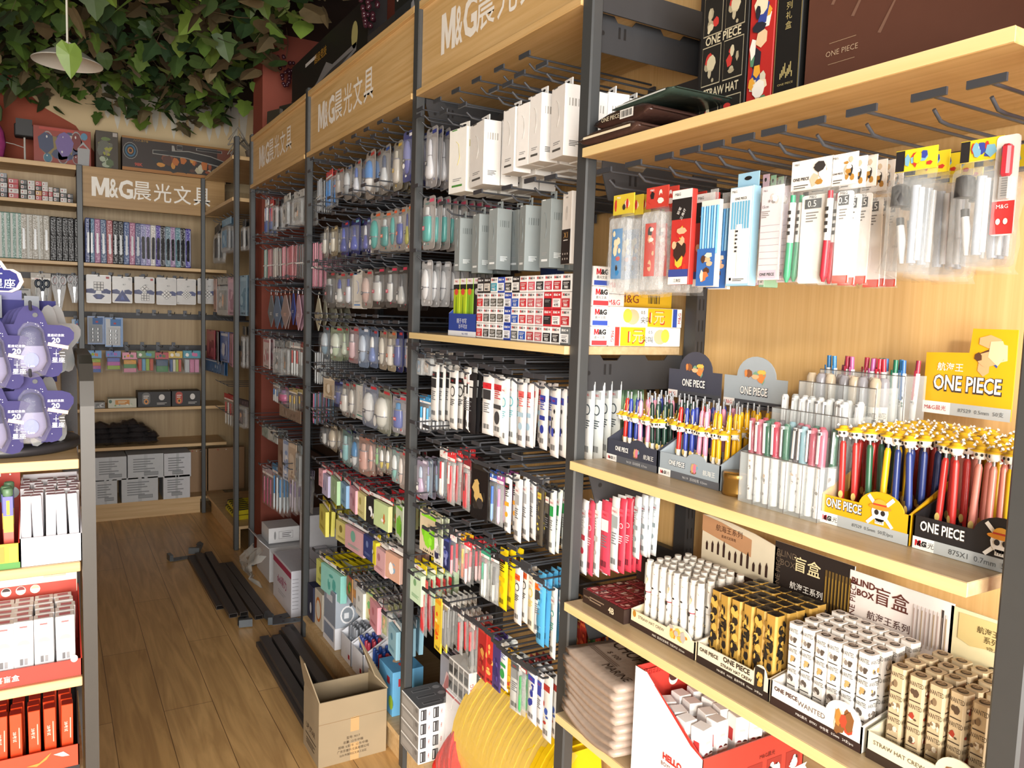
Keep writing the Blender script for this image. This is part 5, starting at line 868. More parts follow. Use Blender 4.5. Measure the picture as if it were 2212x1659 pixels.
m = MB(); m.box((-.08,-.2,0), (.08,.2,.30), K('#5e3c30', .35), .004); m.text('ONE PIECE', (-.08,.125,.10), *LEFT, .022, '#b89c80', maxw=.06); m.rect((-.08,.125,.117), *LEFT, .05, .001, '#a08468'); m.rect((-.08,.125,.083), *LEFT, .05, .001, '#a08468')
for i, (y, z) in enumerate(((.10,.17),(.05,.13),(.14,.2))): m.poly((-.08,y,z), *LEFT, [(-.012,-.02),(-.006,-.022),(.016,.02),(.013,.022)], K('#7a5a4a'), .0008)
m.text('M&G', (-.08,-.15,.13), *LEFT, .009, '#8a6a54'); m.build('case_body', cs)
m = MB(); m.box((-.086,-.17,.30), (.08,.17,.33), K('#d8cfc4', .4), .003); m.poly((-.086,.06,.315), *LEFT, [(-.09,-.012),(.09,-.012),(.08,.012),(-.08,.012)], K('#8a7468'), .001); m.text('WANTED', (-.086,.10,.315), *LEFT, .02, '#3a302a', maxw=.1); m.build('case_lid', cs)
m = MB(); m.box((-.098,-.018,.232), (-.081,.018,.32), K('#e4dcc0', .3), .006); m.rect((-.098,0,.285), *LEFT, .022, .02, '#d4ccb0'); m.build('latch', cs)
def foil(label, c, w, d, h, col, acc, rz, seed):
    r = random.Random(seed); m = MB(); k = K(col, .25, 1, .1, .1, .12); n = 10; pr = [(-.5,.18),(-.49,.5),(-.47,.8),(-.42,1),(.42,1),(.5,.6),(.5,.05),(-.42,0),(-.49,.06)]; vs = []
    for i in range(n+1):
        v = i/n; e = min(1, .25+5*min(v, 1-v)); vs += [(x*d+r.uniform(-.001, .001), (v-.5)*w, h*(.5+(z-.5)*e)+r.uniform(-.0008, .0008)) for x, z in pr]
    N = len(pr); m.add(vs, [(i*N+j, i*N+(j+1) % N, (i+1)*N+(j+1) % N, (i+1)*N+j) for i in range(n) for j in range(N)]+[tuple(reversed(range(N))), tuple(range(n*N, (n+1)*N))], k, True)
    for s_ in (-1, 1): m.box((-d*.46,s_*w*.5-.006,h*.46), (d*.46,s_*w*.5+.006,h*.54), k)
    if seed == 3: m.text('ONE PIECE', (-d*.495,w*.18,h*.55), *LEFT, h*.3, '#d8ccb0', maxw=w*.34); m.rect((-d*.495,-w*.12,h*.55), *LEFT, w*.24, h*.5, '#e8e4dc', .0008); bars(m, -d*.495-.0012, -w*.12, h*.55, w*.2, h*.36, 9, BLACK, -Y3, Z3)
    else: m.rect((-d*.495,0,h*.55), *LEFT, w*.8, h*.16, acc, .0008)
    o = m.build('foil_packet', None, None, None, c, rz); return tag(o, label, 'packet')
foil('brown foil packet lying lowest at the shelf corner by post', (1.035,1.262,ZT0+.001), .19, .17, .03, '#4a342c', '#e0d4b8', .0, 1)
foil('brown foil packet with white print lying in the middle', (1.05,1.245,ZT0+.0315), .17, .16, .034, '#3f2a24', '#3a2a24', .0, 3)
foil('green and silver foil packet on top of brown packets', (1.06,1.20,ZT0+.066), .19, .15, .018, '#39483f', '#c8ccc8', -.05, 4)
# ---- refill box shelf
ZB = 1.4385
A0 = P(1030, 660, 'X', .985).y; A1 = P(1232, 665, 'X', .985).y
ncol = 12; cw = (A0-A1)/ncol
pal = [('#f0eeec','#d23a3c','G-5'), ('#f0eeec','#5a5a58','G-5'), ('#f0eeec','#55544e','MG-007'), ('#f0eeec','#55544e','MG-007'), ('#2f4aa8','#e8e8ee','M&G'), ('#f0eeec','#2f58b0','G-5'), ('#f0eeec','#c8343c','7001'), ('#e8e4e2','#c05058','4195'), ('#dcd8d8','#c86068','M&G'), ('#c8323a','#2a2628','4195'), ('#c8323a','#f0ecea','4195'), ('#e4e0de','#b83038','7001')]
pal2 = [('#2a2a2c','#e8e6e2','M&G'), ('#2c2a28','#e4dcd0','M&G'), ('#f0eeec','#3aa0b8','M&G'), ('#3450b0','#f0f0f2','M&G'), ('#e8e4de','#2a2a2c','M&G'), ('#2a2a2c','#f0eeea','M&G'), ('#f0eeec','#c8343c','7001'), ('#f0eeec','#d86070','M&G'), ('#f0eeec','#2a2a2c','M&G'), ('#f0eeec','#c8485a','M&G'), ('#f0eeec','#b82c34','7001'), ('#f0eeec','#2a2a2c','7001')]
pal0 = [('#f0eeec','#d23a3c','G-5'), ('#f0eeec','#4a4a4a','G-5'), ('#f0eeec','#55544e','MG-007'), ('#f0eeec','#55544e','MG-007'), ('#3450b0','#e8e8ee','M&G'), ('#dcdcda','#5a5e60','M&G'), ('#f0eeec','#2f58b0','G-5'), ('#dcd8d4','#a83840','8011'), ('#e0dcda','#c06068','M&G'), ('#f0eeec','#2a2a2c','7021'), ('#e8e4e0','#2a2a2c','7021'), ('#6a7074','#e8e8e8','M&G')]
cn = {'#d23a3c': 'red', '#5a5a58': 'grey', '#55544e': 'olive grey', '#e8e8ee': 'blue', '#2f58b0': 'blue', '#c8343c': 'red', '#c05058': 'rose', '#c86068': 'pink', '#2a2628': 'red', '#f0ecea': 'red', '#b83038': 'red'}
ordn = ('first', 'second', 'third', 'fourth', 'fifth', 'sixth', 'seventh', 'eighth', 'ninth', 'tenth', 'eleventh', 'twelfth'); rown = ('lowest', 'second', 'third', 'top')
for c in range(ncol):
    for r in range(4):
        body, acc, tx = (pal0, pal, pal, pal2)[r][c]; hh = .0395
        m = MB(); m.box((-cw*.49,0,0), (cw*.49,.15,hh-.0008), K(body, .4), .0008)
        top = body in ('#f0eeec', '#e8e4e2', '#dcd8d4', '#dcdcda', '#e4e0de', '#e0dcda', '#e8e4de', '#e8e4e0', '#dcd8d8')
        m.rect((0,0,hh*.36), FU, FV, cw*.86, hh*.5, acc); m.text(tx, (0,0,hh*.24), FU, FV, hh*.17, '#f0eeec' if top else '#3a3a3c', maxw=cw*.7, bold=.03, off=.0014); lines(m, 0, -.0006, hh*.5, cw*.6, 2, hh*.09, K('#d8d4d0' if top else '#8a8a8c'))
        m.text('M', (-cw*.22,0,hh*.82), FU, FV, hh*.15, '#c8202c' if top else '#f0f0ee', bold=.04); m.text('&G', (cw*.02,0,hh*.82), FU, FV, hh*.14, '#2a2a2c' if top else '#f0f0ee', bold=.04); m.rect((cw*.3,0,hh*.82), FU, FV, cw*.16, hh*.1, '#8a8a8a' if top else '#e0e0e0')
        for k in range(3): m.text('M&G', (cw*.49,.03+.045*k,hh*.5), Y3, Z3, hh*.3, '#c8202c' if top else '#f0f0f0')
        o = m.build('refill_box', None, None, None, (.985, A0-(c+.5)*cw, ZB+r*hh+.0003), RW)
        tag(o, 'small refill box, %s from the lime display, %s layer of the stack' % (ordn[c], rown[r]), 'box')
# boxes seen endways past the near post
def fyuan(flip):
    def f(m, W, D, H):
        y0 = -D/2; s = -1 if flip else 1
        m.rect((s*W*.18,y0,H/2), FU, FV, W*.34, H*.96, '#e8b81c', .0006); m.text('1元', (s*W*.14,y0,H*.5), FU, FV, H*.62, '#f6e8a0', bold=.06, off=.0016); m.text('1元', (s*W*.14,y0,H*.48), FU, FV, H*.72, '#c8302c', bold=.08, off=.0011)
        m.disc((-s*W*.2,y0,H*.5), FU, FV, W*.09, H*.40, K('#e8b890'), .0012); m.disc((-s*W*.27,y0,H*.56), FU, FV, W*.06, H*.36, K('#d8c84a'), .0016); m.text('尖叫', (-s*W*.02,y0,H*.36), FU, FV, H*.34, '#2a2624'); m.text('0.5', (-s*W*.06,y0,H*.75), FU, FV, H*.16, '#2a2624')
        m.rect((s*W*.395,y0,H/2), FU, FV, W*.06, H*.96, '#c83a34' if flip else '#3450a8', .0006); m.text('M&G', (s*W*.46,y0,H*.5), Z3 if not flip else -Z3, -X3 if not flip else X3, W*.04, '#b02430', maxw=H*.7)
    return f
carton('pen_box', 'yellow and white long pen box, lower of the pair by near post', 'box', (1.085,1.397,ZB), (1.30,1.43,ZB+.0445), '#f2efe6', faces=fyuan(True))
carton('pen_box', 'yellow and white long pen box, upper of the pair by near post', 'box', (1.085,1.397,ZB+.045), (1.302,1.43,ZB+.0895), '#f2efe6', faces=fyuan(False))
carton('pen_box', 'yellow pen box behind the upper pair by near post', 'box', (1.11,1.433,ZB+.09), (1.30,1.46,ZB+.13), '#d8a81c', faces=lambda m, W, D, H: (m.text('M&G', (-W*.2,-D/2,H*.5), FU, FV, H*.5, '#7a3420'), bars(m, W*.2, -D/2, H*.5, W*.2, H*.5, 8, BLACK)))
for k in range(4):
    carton('refill_box', 'white refill box end in the column past the near post, layer %s' % ('one', 'two', 'three', 'four')[k], 'box', (1.035,1.398,ZB+.0445*k), (1.082,1.43,ZB+.0445*k+.0437), '#efedea', faces=lambda m, W, D, H: (m.text('M', (-W*.2,-D/2,H*.72), FU, FV, H*.3, '#c8202c', bold=.05), m.text('&G', (W*.15,-D/2,H*.72), FU, FV, H*.28, '#2a2a2c', bold=.05), m.rect((0,-D/2,H*.16), FU, FV, W*.9, H*.24, ('#c83a40', '#3450b0')[k % 2]), m.text('晨光文具', (0,-D/2,H*.44), FU, FV, H*.16, '#555555', maxw=W*.7)))
# lime display and its boxes
q0 = P(968, 722, 'X', .985); q1 = P(1028, 728, 'X', .985)
LW = abs(q0.y-q1.y); LC = (.985, (q0.y+q1.y)/2, ZB)
pdq('white and deep blue display tray of lime pen boxes', LC, LW, .12, '#2c4698', .062, .15, .15, .0, '#f0eeea', strip=(.014, '#e8eaee', None, 'M&G  中性笔', '#3a4a90'), front=lambda m: (m.text('精于书写', (0,0,.042), FU, FV, .014, '#e8ecf4', maxw=LW*.6), m.text('妙不可言', (LW*.05,0,.027), FU, FV, .012, '#e8ecf4', maxw=LW*.6)))
for i, (bc, ac) in enumerate((('#b4cc28', '#e05040'), ('#b8d02c', '#e05040'), ('#8cc038', '#e87040'), ('#222426', '#c8c8c8'))):
    x = -LW*.36+LW*.24*i; p = at(LC, RW, x, .012, .005); m = MB(); w_ = LW*.11; m.box((-w_,0,0), (w_,.06,.155), K(bc, .4), .001); m.rect((0,0,.147), FU, FV, w_*1.96, .016, '#f2f0ee', .0006); m.text('M&G', (0,0,.148), FU, FV, .006, '#c8202c', maxw=w_*1.5); m.rect((0,0,.132), FU, FV, w_*1.96, .014, '#232425', .0006); m.disc((0,0,.118), FU, FV, w_*.6, .009, K(ac), .001); m.poly((0,0,.075), FU, FV, [(-w_*.3,-.02),(w_*.3,-.02),(w_*.1,.03),(-w_*.1,.03)], K('#7c9c20' if i < 3 else '#3a3a3a'), .0008)
    tag(m.build('pen_box', None, None, None, p, RW), ('first lime pen box in the deep blue tray', 'second lime pen box in the deep blue tray', 'green pen box beside the lime boxes', 'black pen box in the deep blue tray')[i], 'box')
m = MB(); m.prism((1.16, 1.76, ZB+.159), -Y3, Z3, [(-.05,0),(.06,0),(.062,.05),(.03,.06),(.028,.085),(0,.105),(-.03,.095),(-.05,.06)], .003, K('#26407c', .4)); lines(m, 1.16, 1.762, ZB+.235, .05, 3, .016, K('#8ca4d8'), -Y3, Z3); m.text('M&G', (1.16,1.74,ZB+.172), -Y3, Z3, .01, '#8ca4d8')
tag(m.build('display_card'), 'deep blue cut-out display card standing behind the refill boxes', 'card')
# ---- lowest shelf of bay 0
def packet_stack():
    w_, d_, t = .20, .205, .0165
    for k in range(9):
        n = 10; m = MB(); vs = []; r = random.Random(k); amp = .016*(1-k/11)
        mid = lambda u, v: -amp*math.sin(v*3.14)*(1-.5*u)+.004*(1-u)*(k/8)-.010*(1-k/9)*u
        for s_ in (0, 1):
            for i in range(n+1):
                for j in range(n+1):
                    u, v = i/n, j/n; e = min(1, 9*min(u, 1-u))*min(1, 9*min(v, 1-v)); vs.append((-w_/2+w_*u, -d_/2+d_*v, t*.5+(1 if s_ else -1)*t*.5*(.62+.38*e)+mid(u, v)+r.uniform(-.0005, .0005)))
        fs = []; q2 = (n+1)**2
        for s_ in (0, 1):
            for i in range(n):
                for j in range(n): q = s_*q2+i*(n+1)+j; f = (q, q+n+1, q+n+2, q+1); fs.append(f if s_ else f[::-1])
        rim = [i*(n+1) for i in range(n+1)]+[n*(n+1)+j for j in range(1, n+1)]+[i*(n+1)+n for i in range(n-1, -1, -1)]+[j for j in range(n-1, 0, -1)]
        for a, b_ in zip(rim, rim[1:]+rim[:1]): fs.append((a, b_, b_+q2, a+q2))
        m.add(vs, fs, K('#a89688', .3, 1, 0, .1, .08), True)
        if k == 8:
            tm = MB()
            for s_, x, y, h_, w2 in (('DEAD OR', .045, .035, .013, .06), ('CHOPPER', .012, .0, .034, .15), ('$ 100', -.028, .025, .014, .04), ('MARINE', -.066, -.045, .02, .085)): tm.text(s_, (x, y, 0), -Y3, X3, h_, '#33241c', w=w2)
            for i in range(3): tm.rect((-.044-.005*i, .035, 0), -Y3, X3, .11, .0018, '#6a5448', .0006)
            tm.tube([(.05,.095,0),(.03,.085,0),(.04,.072,0),(.028,.062,0)], .001, K('#6a5448'), 4)
            tm.v = [(x, y, t+mid(x/w_+.5, y/d_+.5)+.0012+.6*abs(z)) for x, y, z in tm.v]; m.merge(tm)
        o = m.build('notebook_packet', None, None, None, (1.020+r.uniform(-.004, .004), 1.190+r.uniform(-.004, .004), .666+k*.0150), -.10)
        tag(o, 'printed kraft notebook in clear wrap, topmost of the low stack' if k == 8 else 'kraft notebook in clear wrap in the stack under the lettered one', 'notebook', None if k == 8 else 'wrapped notebooks in the stack')
packet_stack()
def fhello(m):
    m.text('M&G晨光', (.03,0,.082), FU, FV, .009, '#5a1c18'); m.text('ONE PIECE', (-.075,0,.07), FU, FV, .018, '#3a1a18', maxw=.07, bold=.02); m.text('航海王系列', (-.07,0,.035), FU, FV, .014, '#3a1a18', maxw=.075)
    for i in range(3): m.rect((.0+.05*i,0,.052), FU, FV, .038, .038, '#8c2c24'); art(m, (.0+.05*i,-.0006,.05), FU, FV, .032, .034, ['#ece4dc', '#2a2224', '#d8d0c8'], 40+i, 7)
    m.poly((.05,0,.022), FU, FV, [(-.09,-.006),(.09,.004),(.085,.010),(.09,.016),(-.09,.006),(-.085,.0)], K('#ece4dc'), .0012); m.text('9款人物随机心选!', (.05,0,.026), FU, FV, .007, '#3a2a28', off=.002)
LH = (1.062, .895, .651)
hb = pdq('red and white blind box display on the lowest shelf', LH, .26, .18, '#a8382c', .115, .205, .0, 0, '#b8342c', rz=0.0, front=fhello)
m = MB(); m.prism((-.1305,.0,0), -Y3, Z3, [(-.18,0),(0,0),(0,.115),(-.03,.125),(-.15,.205),(-.18,.205)], .0015, K('#efecea', .4)); m.rect((-.1305,.07,.02), -Y3, Z3, .1, .03, '#c8342c', .001)
m.text('HELLO', (-.1305,.07,.075), -Y3, Z3, .013, '#c03028', bold=.05, maxw=.05); m.text('BOYS&GIRLS', (-.1305,.07,.06), -Y3, Z3, .007, '#7a3a30', maxw=.055); m.rect((-.1305,.07,.048), -Y3, Z3, .032, .01, '#e8b83c', .001); m.build('side_panel', hb)
m = MB(); m.rect((0,.176,.14), FU, FV, .25, .11, '#c03a30', .001); m.rect((0,.175,.115), FU, FV, .25, .012, '#a89080', .001)
for i in range(2): m.disc((-.04+.035*i,.175,.165), FU, FV, .012, .014, K('#e8e0d8'), .002); m.disc((-.04+.035*i,.175,.17), FU, FV, .012, .010, K('#4a2a24'), .003)
m.text('HELLO', (-.085,.175,.19), FU, FV, .012, '#c03028', off=.002, bold=.04); m.build('back_panel', hb)
fh = MB(); a = .0135; fh.box((-a,-a,0), (a,a,.15), K('#efeeec', .4), .0012)
for i in range(4):
    for s in (-1, 1): z = .03+.024*i; fh.disc((s*.006,-a,z), FU, FV, .0042, .005, K('#f4ece4'), .0008, 8); fh.disc((s*.006,-a,z+.003), FU, FV, .0045, .0035, K(('#4a2a24', '#2a3450', '#c06a30', '#7a2a30')[(i+(s > 0)) % 4]), .0014, 8, 0, 180)
fh.rect((0,-a,.125), FU, FV, .012, .004, '#c8b0a8'); fh.rect((-a,0,.115), -Y3, Z3, .012, .022, '#c03a38', .001); fhm = fh.mesh('blind_box')
for j in range(4):
    for i in range(6):
        o = bpy.data.objects.new('blind_box', fhm); C.objects.link(o); o.location = at(LH, 0, -.10+.04*i+RND.uniform(-.003, .003), .03+.036*j, .005); o.rotation_euler = (RND.uniform(-.05, .05), RND.uniform(-.05, .05), RND.uniform(-.3, .2))
        tag(o, 'white box printed with small faces in the red display', 'box', 'white boxes in the red display')
# ---- refill bay plinth
ZP = .104
def fer(m, W, D, H):
    for i in range(3):
        for j in range(4):
            x = -W/2+W*(i+.5)/3; z = H*(j+.5)/4; m.rect((x-W*.05,-D/2,z), FU, FV, W*.15, H*.19, '#2e2e30'); m.rect((x-W*.09,-D/2,z), FU, FV, W*.03, H*.15, '#d8d8d8', .001); m.rect((x-W*.015,-D/2,z), FU, FV, W*.05, H*.16, '#5a5a5c', .001); m.text('M&G', (x+W*.10,-D/2,z), -Z3, X3, W*.04, '#b03038', maxw=H*.15)
    for j in range(4):
        z = H*(j+.5)/4; m.rect(lf(m, W, 0, z), *LEFT, D*.96, H*.22, '#8a8784'); m.rect(lf(m, W, D*.1, z), *LEFT, D*.6, H*.13, '#9c9996', .001); m.disc(lf(m, W, -D*.36, z+H*.05), *LEFT, D*.06, H*.04, K('#6f6c6a'), .001)
    m.rect((0,0,H), X3, Y3, W*.98, D*.98, '#5a5b5e')
    for i in range(3): y = -D*.32+D*.3*i; m.rect((-.01,y,H), X3, Y3, W*.5, D*.12, '#8a8b8e', .001); m.rect((-.01,y,H), X3, Y3, W*.46, D*.08, '#4a4b4e', .0014); m.disc((W*.34,y,H), X3, Y3, W*.1, D*.08, K('#8a8b8e'), .001)
HE = P(*(860+.25253*165, 1240+.25253*1170), 'Y', 2.09).z
carton('eraser_carton', 'wrapped black and white carton of eraser boxes at foot of post', 'box', (.958,2.095,ZP), (1.085,2.235,HE), '#e9e8e6', faces=fer)
carton('plain_carton', 'plain white carton behind the wrapped eraser carton', 'box', (1.045,1.95,ZP), (1.17,2.09,.335), '#e4e3e6', faces=lambda m, W, D, H: m.rect(lf(m, W, 0, H*.97), *LEFT, D, H*.03, '#b03038'))
def fbw(m, W, D, H):
    for i in range(4):
        for j in range(2): m.rect(lf(m, W, -D/2+D*(i+.5)/4, H*(.25+.5*j)), *LEFT, D*.21, H*.42, '#7c7b7a'); m.rect(lf(m, W, -D/2+D*(i+.5)/4, H*(.2+.5*j)), *LEFT, D*.18, H*.22, '#3c3c3d', .001)
    m.rect((W*.1,-D/2,H/2), FU, FV, W*.78, H*.9, '#201f20'); m.text('M&G', (-W*.42,-D/2,H*.5), Z3, -X3, W*.1, '#b03038', maxw=H*.5)
    for s in (.28, .72): m.disc((W*.25,-D/2,H*s), FU, FV, W*.2, H*.2, K('#7c7b7a'), .001); m.disc((W*.25,-D/2,H*s), FU, FV, W*.1, H*.12, K('#c05050'), .0014); lines(m, -W*.12, -D/2-.001, H*(s+.08), W*.2, 3, H*.06, K('#d8d8d8'))
carton('eraser_carton', 'smaller black and grey eraser carton on the plain white carton', 'box', (1.05,1.95,.336), (1.17,2.085,.44), '#dedddb', faces=fbw)
for k in range(6):
    m = MB(); x = 1.14+k*.012; m.box((-.003,0,0), (.003,.13,.21), K(('#9a98a0', '#c8c4cc', '#54525a', '#b8a8b0', '#dcd8d4', '#e4e0dc')[k], .25)); 
    if k == 0: art(m, (-.003,.065,.11), -Y3, Z3, .12, .19, ['#d8b8b8', '#f0e8e4', '#b87878', '#e8d8d0'], 6, 9)
    o = m.build('folder', None, None, None, (1.09+k*.014, 2.09+.012*(k % 3), .335 if False else ZP), 0); o.location.z = .105; o.scale = (1, 1, 1.35)
    tag(o, 'upright plastic folder between post and eraser cartons', 'folder', 'upright folders by the post')
# yellow plastic folders in a clear bag, red ones beside it
def folder(x0, x1, y, zt, bulge, col, lab, grp, t=.011, lean=0.0):
    n = 10; L_ = []
    for i in range(n+1): q = i/n; L_.append((x0-bulge*math.sin(q*3.14)**.8+.03*(1-q)*0+(.05*(q**3)), (zt-.105)*q))
    m = MB(); N = len(L_); vs = []
    for dy in (0, t):
        for x, z in L_: vs.append((x, dy+lean*z-.05*(z/.3)**2*0, z))
        for x, z in reversed(L_): vs.append((x1-.02*(z/.3), dy+lean*z, z))
    M_ = 2*N; m.add(vs, [tuple(range(M_)), tuple(reversed(range(M_, 2*M_)))]+[((i+1) % M_, i, M_+i, M_+(i+1) % M_) for i in range(M_)], K(col, .28, 1, 0, .06)); tag(m.build('plastic_folder', None, None, None, (0, y, .1045)), lab, 'folder', grp)
for k in range(26): folder(1.055-.001*k, 1.20, 1.93-.0188*k, .43+.008*((k*7) % 5)/5, .06-.0006*k, '#e3ba16', 'yellow plastic folder standing in the clear bag below refill rows', 'yellow folders in the clear bag', .0186, .06)
bg = MB(); vs = []; fs = []; r = random.Random(3); nn = 8; mm = 12
for j in range(mm+1):
    y = 1.99-.56*j/mm; zt = .455-.02*j/mm
    for i in range(nn+1): q = i/nn; vs.append((.975+.02*(j/mm)+(.095*(q**3))-.012*math.sin(q*3.1)+r.uniform(-.004, .004), y+.10*q*.3+r.uniform(-.004, .004), .1048+(zt-.105)*q))
for j in range(mm):
    for i in range(nn): q = j*(nn+1)+i; fs.append((q, q+nn+1, q+nn+2, q+1))
bg.add(vs, fs, FILM, True)
for a_, b_ in (((1.62,.30),(1.74,.26)), ((1.58,.16),(1.64,.29)), ((1.88,.42),(1.92,.36)), ((1.52,.2),(1.56,.27))): bg.tube([(.978,a_[0],a_[1]),(.972,(a_[0]+b_[0])/2,(a_[1]+b_[1])/2+.01),(.978,b_[0],b_[1])], .0015, FILM2, 4)
tag(bg.build('clear_bag'), 'large clear bag around the yellow folders', 'bag')
for k in range(11): folder(.985+.012*(k % 3), 1.12, 2.02-.0125*k, .17+.014*k+.022*(k % 2), .012+.008*(k % 3), '#c22a22', 'red plastic folder sliding out beside the yellow folders', 'red folders beside the clear bag', .008, .22)
# ---- blister bay plinth
def fnavy(m, W, D, H): m.disc(lf(m, W, -D*.1, H*.36), *LEFT, D*.16, H*.16, K('#d8d8dc'), .001); m.rect((0,0,H), X3, Y3, W*.9, D*.9, '#343a58')
carton('pen_carton', 'navy carton at the foot of the middle bay post', 'box', (.99,3.325,ZP), (1.09,3.41,.262), '#2c3048', faces=fnavy)
def forg(m, W, D, H): m.disc(lf(m, W, 0, H*.5), *LEFT, D*.36, H*.34, K('#d07a34'), .001); m.disc(lf(m, W, 0, H*.5), *LEFT, D*.28, H*.26, K('#e4dccc'), .0014); art(m, (0,-D/2,H*.5), FU, FV, W*.8, H*.8, ['#d88a44', '#e8dcc8', '#8cb4b8'], 3, 6)
carton('pen_carton', 'cream carton with orange rings beside the navy carton', 'box', (.995,3.205,ZP), (1.09,3.315,.268), '#d4ccbc', faces=forg)
carton('pen_carton', 'white carton under the silver and blue carton', 'box', (.985,3.0,ZP), (1.085,3.16,.196), '#e6e6ea', faces=lambda m, W, D, H: m.rect(lf(m, W, 0, H*.6), *LEFT, D*.8, H*.6, '#8c98ac'))
def fcup(m, W, D, H):
    m.rect((0,0,H), X3, Y3, W, D, '#3c5c98'); m.disc((0,0,H), X3, Y3, W*.2, D*.2, K('#c8d0dc'), .001); m.disc((0,-D/2,H*.36), FU, FV, W*.3, H*.26, K('#f0f0f2'), .001); m.disc((0,-D/2,H*.36), FU, FV, W*.24, H*.21, K('#8c949c'), .0014); m.rect((-W*.04,-D/2,H*.34), FU, FV, W*.2, H*.16, '#e4e6ea', .002); m.text('M&G', (-W*.28,-D/2,H*.84), FU, FV, H*.08, '#b03038'); m.poly((W*.2,-D/2,H*.62), FU, FV, [(-.01,-.008),(.02,.008),(.018,.02),(-.012,.006)], K('#4a4e54'), .001)
    m.rect(lf(m, W, 0, H*.5), *LEFT, D*.9, H*.9, '#8f99a8', .0008); m.rect(lf(m, W, 0, H*.75), *LEFT, D*.5, H*.2, '#d8dce4', .0012)
carton('pen_carton', 'silver carton with blue top on the white carton', 'box', (.985,2.995,.197), (1.085,3.15,.345), '#a8b0ba', faces=fcup)
def pentray(label, y0, y1, cap1, cap2, hz):
    LT = (.995, (y0+y1)/2, ZP); wq = abs(y1-y0)
    pdq(label, LT, wq, .12, '#e9e9ee', .10, .16, .155, hz+.015, '#dcdce2', front=lambda m: (m.rect((wq*.3,0,.03), FU, FV, .02, .018, '#b02838'),), head=('#ececf0', None))
    def pen(c):
        b = MB(); b.tube([(0,0,0),(0,0,.085)], .0065, K('#dfe4ec', .25), 8); q = MB(); q.tube([(0,0,.085),(0,0,.13),(0,0,.134)], [.0072, .0072, .005], K(c, .2, .8), 8); return [('barrel', b), ('cap', q)]
    fill(pen, LT, RW, lin_pts(-wq*.42, wq*.42, 5), [.03, .055, .08], .005, lambda i, j: cap1 if i < 3 else cap2, 'ball_pen', 'pen', 'pen', label.split(' on ')[0], .02, 'in '+label)
pentray('white pen tray beside the silver carton', 2.83, 2.95, ('#8c9098', 'grey capped'), ('#9ca0a8', 'light grey capped'), .05)
pentray('white pen tray between two white pen trays', 2.695, 2.815, ('#3c50a0', 'blue capped'), ('#b83c50', 'rose capped'), .055)
pentray('white pen tray beside the blue cartoon carton', 2.55, 2.68, ('#2c58b0', 'cobalt capped'), ('#c83848', 'red capped'), .055)
def fblue(m, W, D, H):
    m.rect((0,0,H), X3, Y3, W*.98, D*.98, '#5aa0d0'); art(m, (0,0,H), X3, Y3, W*.6, D*.6, ['#c88a50', '#e8c8a0', '#d84a3c', '#f0e8d8'], 9, 8); m.rect(lf(m, W, -D*.2, H*.75), *LEFT, .025, .025, '#b83038'); m.disc(lf(m, W, -D*.4, H*.3), *LEFT, .02, .025, K('#a8c83c'), .001); m.rect((-W*.2,-D/2,H*.75), FU, FV, .028, .028, '#b83038', .001); m.disc((W*.2,-D/2,H*.4), FU, FV, .02, .026, K('#a8c83c'), .001)
carton('toy_carton', 'bright blue carton with cartoon print behind the open brown carton', 'box', (.995,2.40,ZP), (1.11,2.53,.262), '#6cb0dc', faces=fblue)
# ---- open cardboard carton on the floor
oc = thing('cardboard_carton', 'open brown cardboard carton with raised flaps on the floor', 'box', (.85, 2.47, 0))
KR = K('#9a886c', .75, var=.06, scale=15); m = MB(); W, D, H, t = .235, .175, .222, .004
m.box((-W/2,-D/2,0), (W/2,-D/2+t,H), KR); m.box((-W/2,D/2-t,0), (W/2,D/2,H*.93), KR); m.box((-W/2,-D/2+t,0), (-W/2+t,D/2-t,H), KR); m.box((W/2-t,-D/2+t,0), (W/2,D/2-t,H), KR); m.box((-W/2+t,-D/2+t,0), (W/2-t,D/2-t,t), KR)
INK = K('#4a3a2a', .7)
for i, s in enumerate(('型号: 9017', '总量: 12卡/中箱', '规格: 6支/卡  12卡/中箱', '广东乐普升文具有限公司', '汕头市莲阳区文具工业区')): m.text(s, (-.0,-D/2,.082-i*.0145), FU, FV, .0095 if i < 4 else .008, INK, maxw=.15)
m.rect((.005,-D/2,.03), FU, FV, .03, .06, K('#bd9a6c', .3)); m.rect((.005,-D/2,.125), FU, FV, .03, .05, K('#bd9a6c', .3)); m.rect((0,-D/2,.147), FU, FV, W, .0012, K('#8a6a44'))
m.text('UP STAR', (-W/2,0,.09), -Y3, Z3, .022, INK, maxw=.1); m.rect((-W/2,.0,.06), -Y3, Z3, .12, .004, INK); lines(m, -W/2, 0, .045, .1, 3, .008, INK, -Y3, Z3); m.build('carton_body', oc)
def flap(name, pts, nrm): 
    m = MB(); A = [Vector(p) for p in pts]; n = Vector(nrm)*.004; m.add(A+[p+n for p in A], [(0,1,2,3),(7,6,5,4)]+[(i, (i+1) % 4+0, (i+1) % 4+4, i+4) for i in range(4)], KR); return m.build(name, oc)
flap('flap', [(-W/2,-D/2,H),(-W/2,D/2,H),(-W/2-.02,D/2-.012,H+.10),(-W/2-.025,-D/2+.09,H+.105)], (1,0,0))
flap('flap', [(W/2,D/2,H),(W/2,-D/2,H),(W/2-.035,-D/2+.03,H+.04),(W/2-.05,D/2-.02,H+.13)], (1,0,.2))
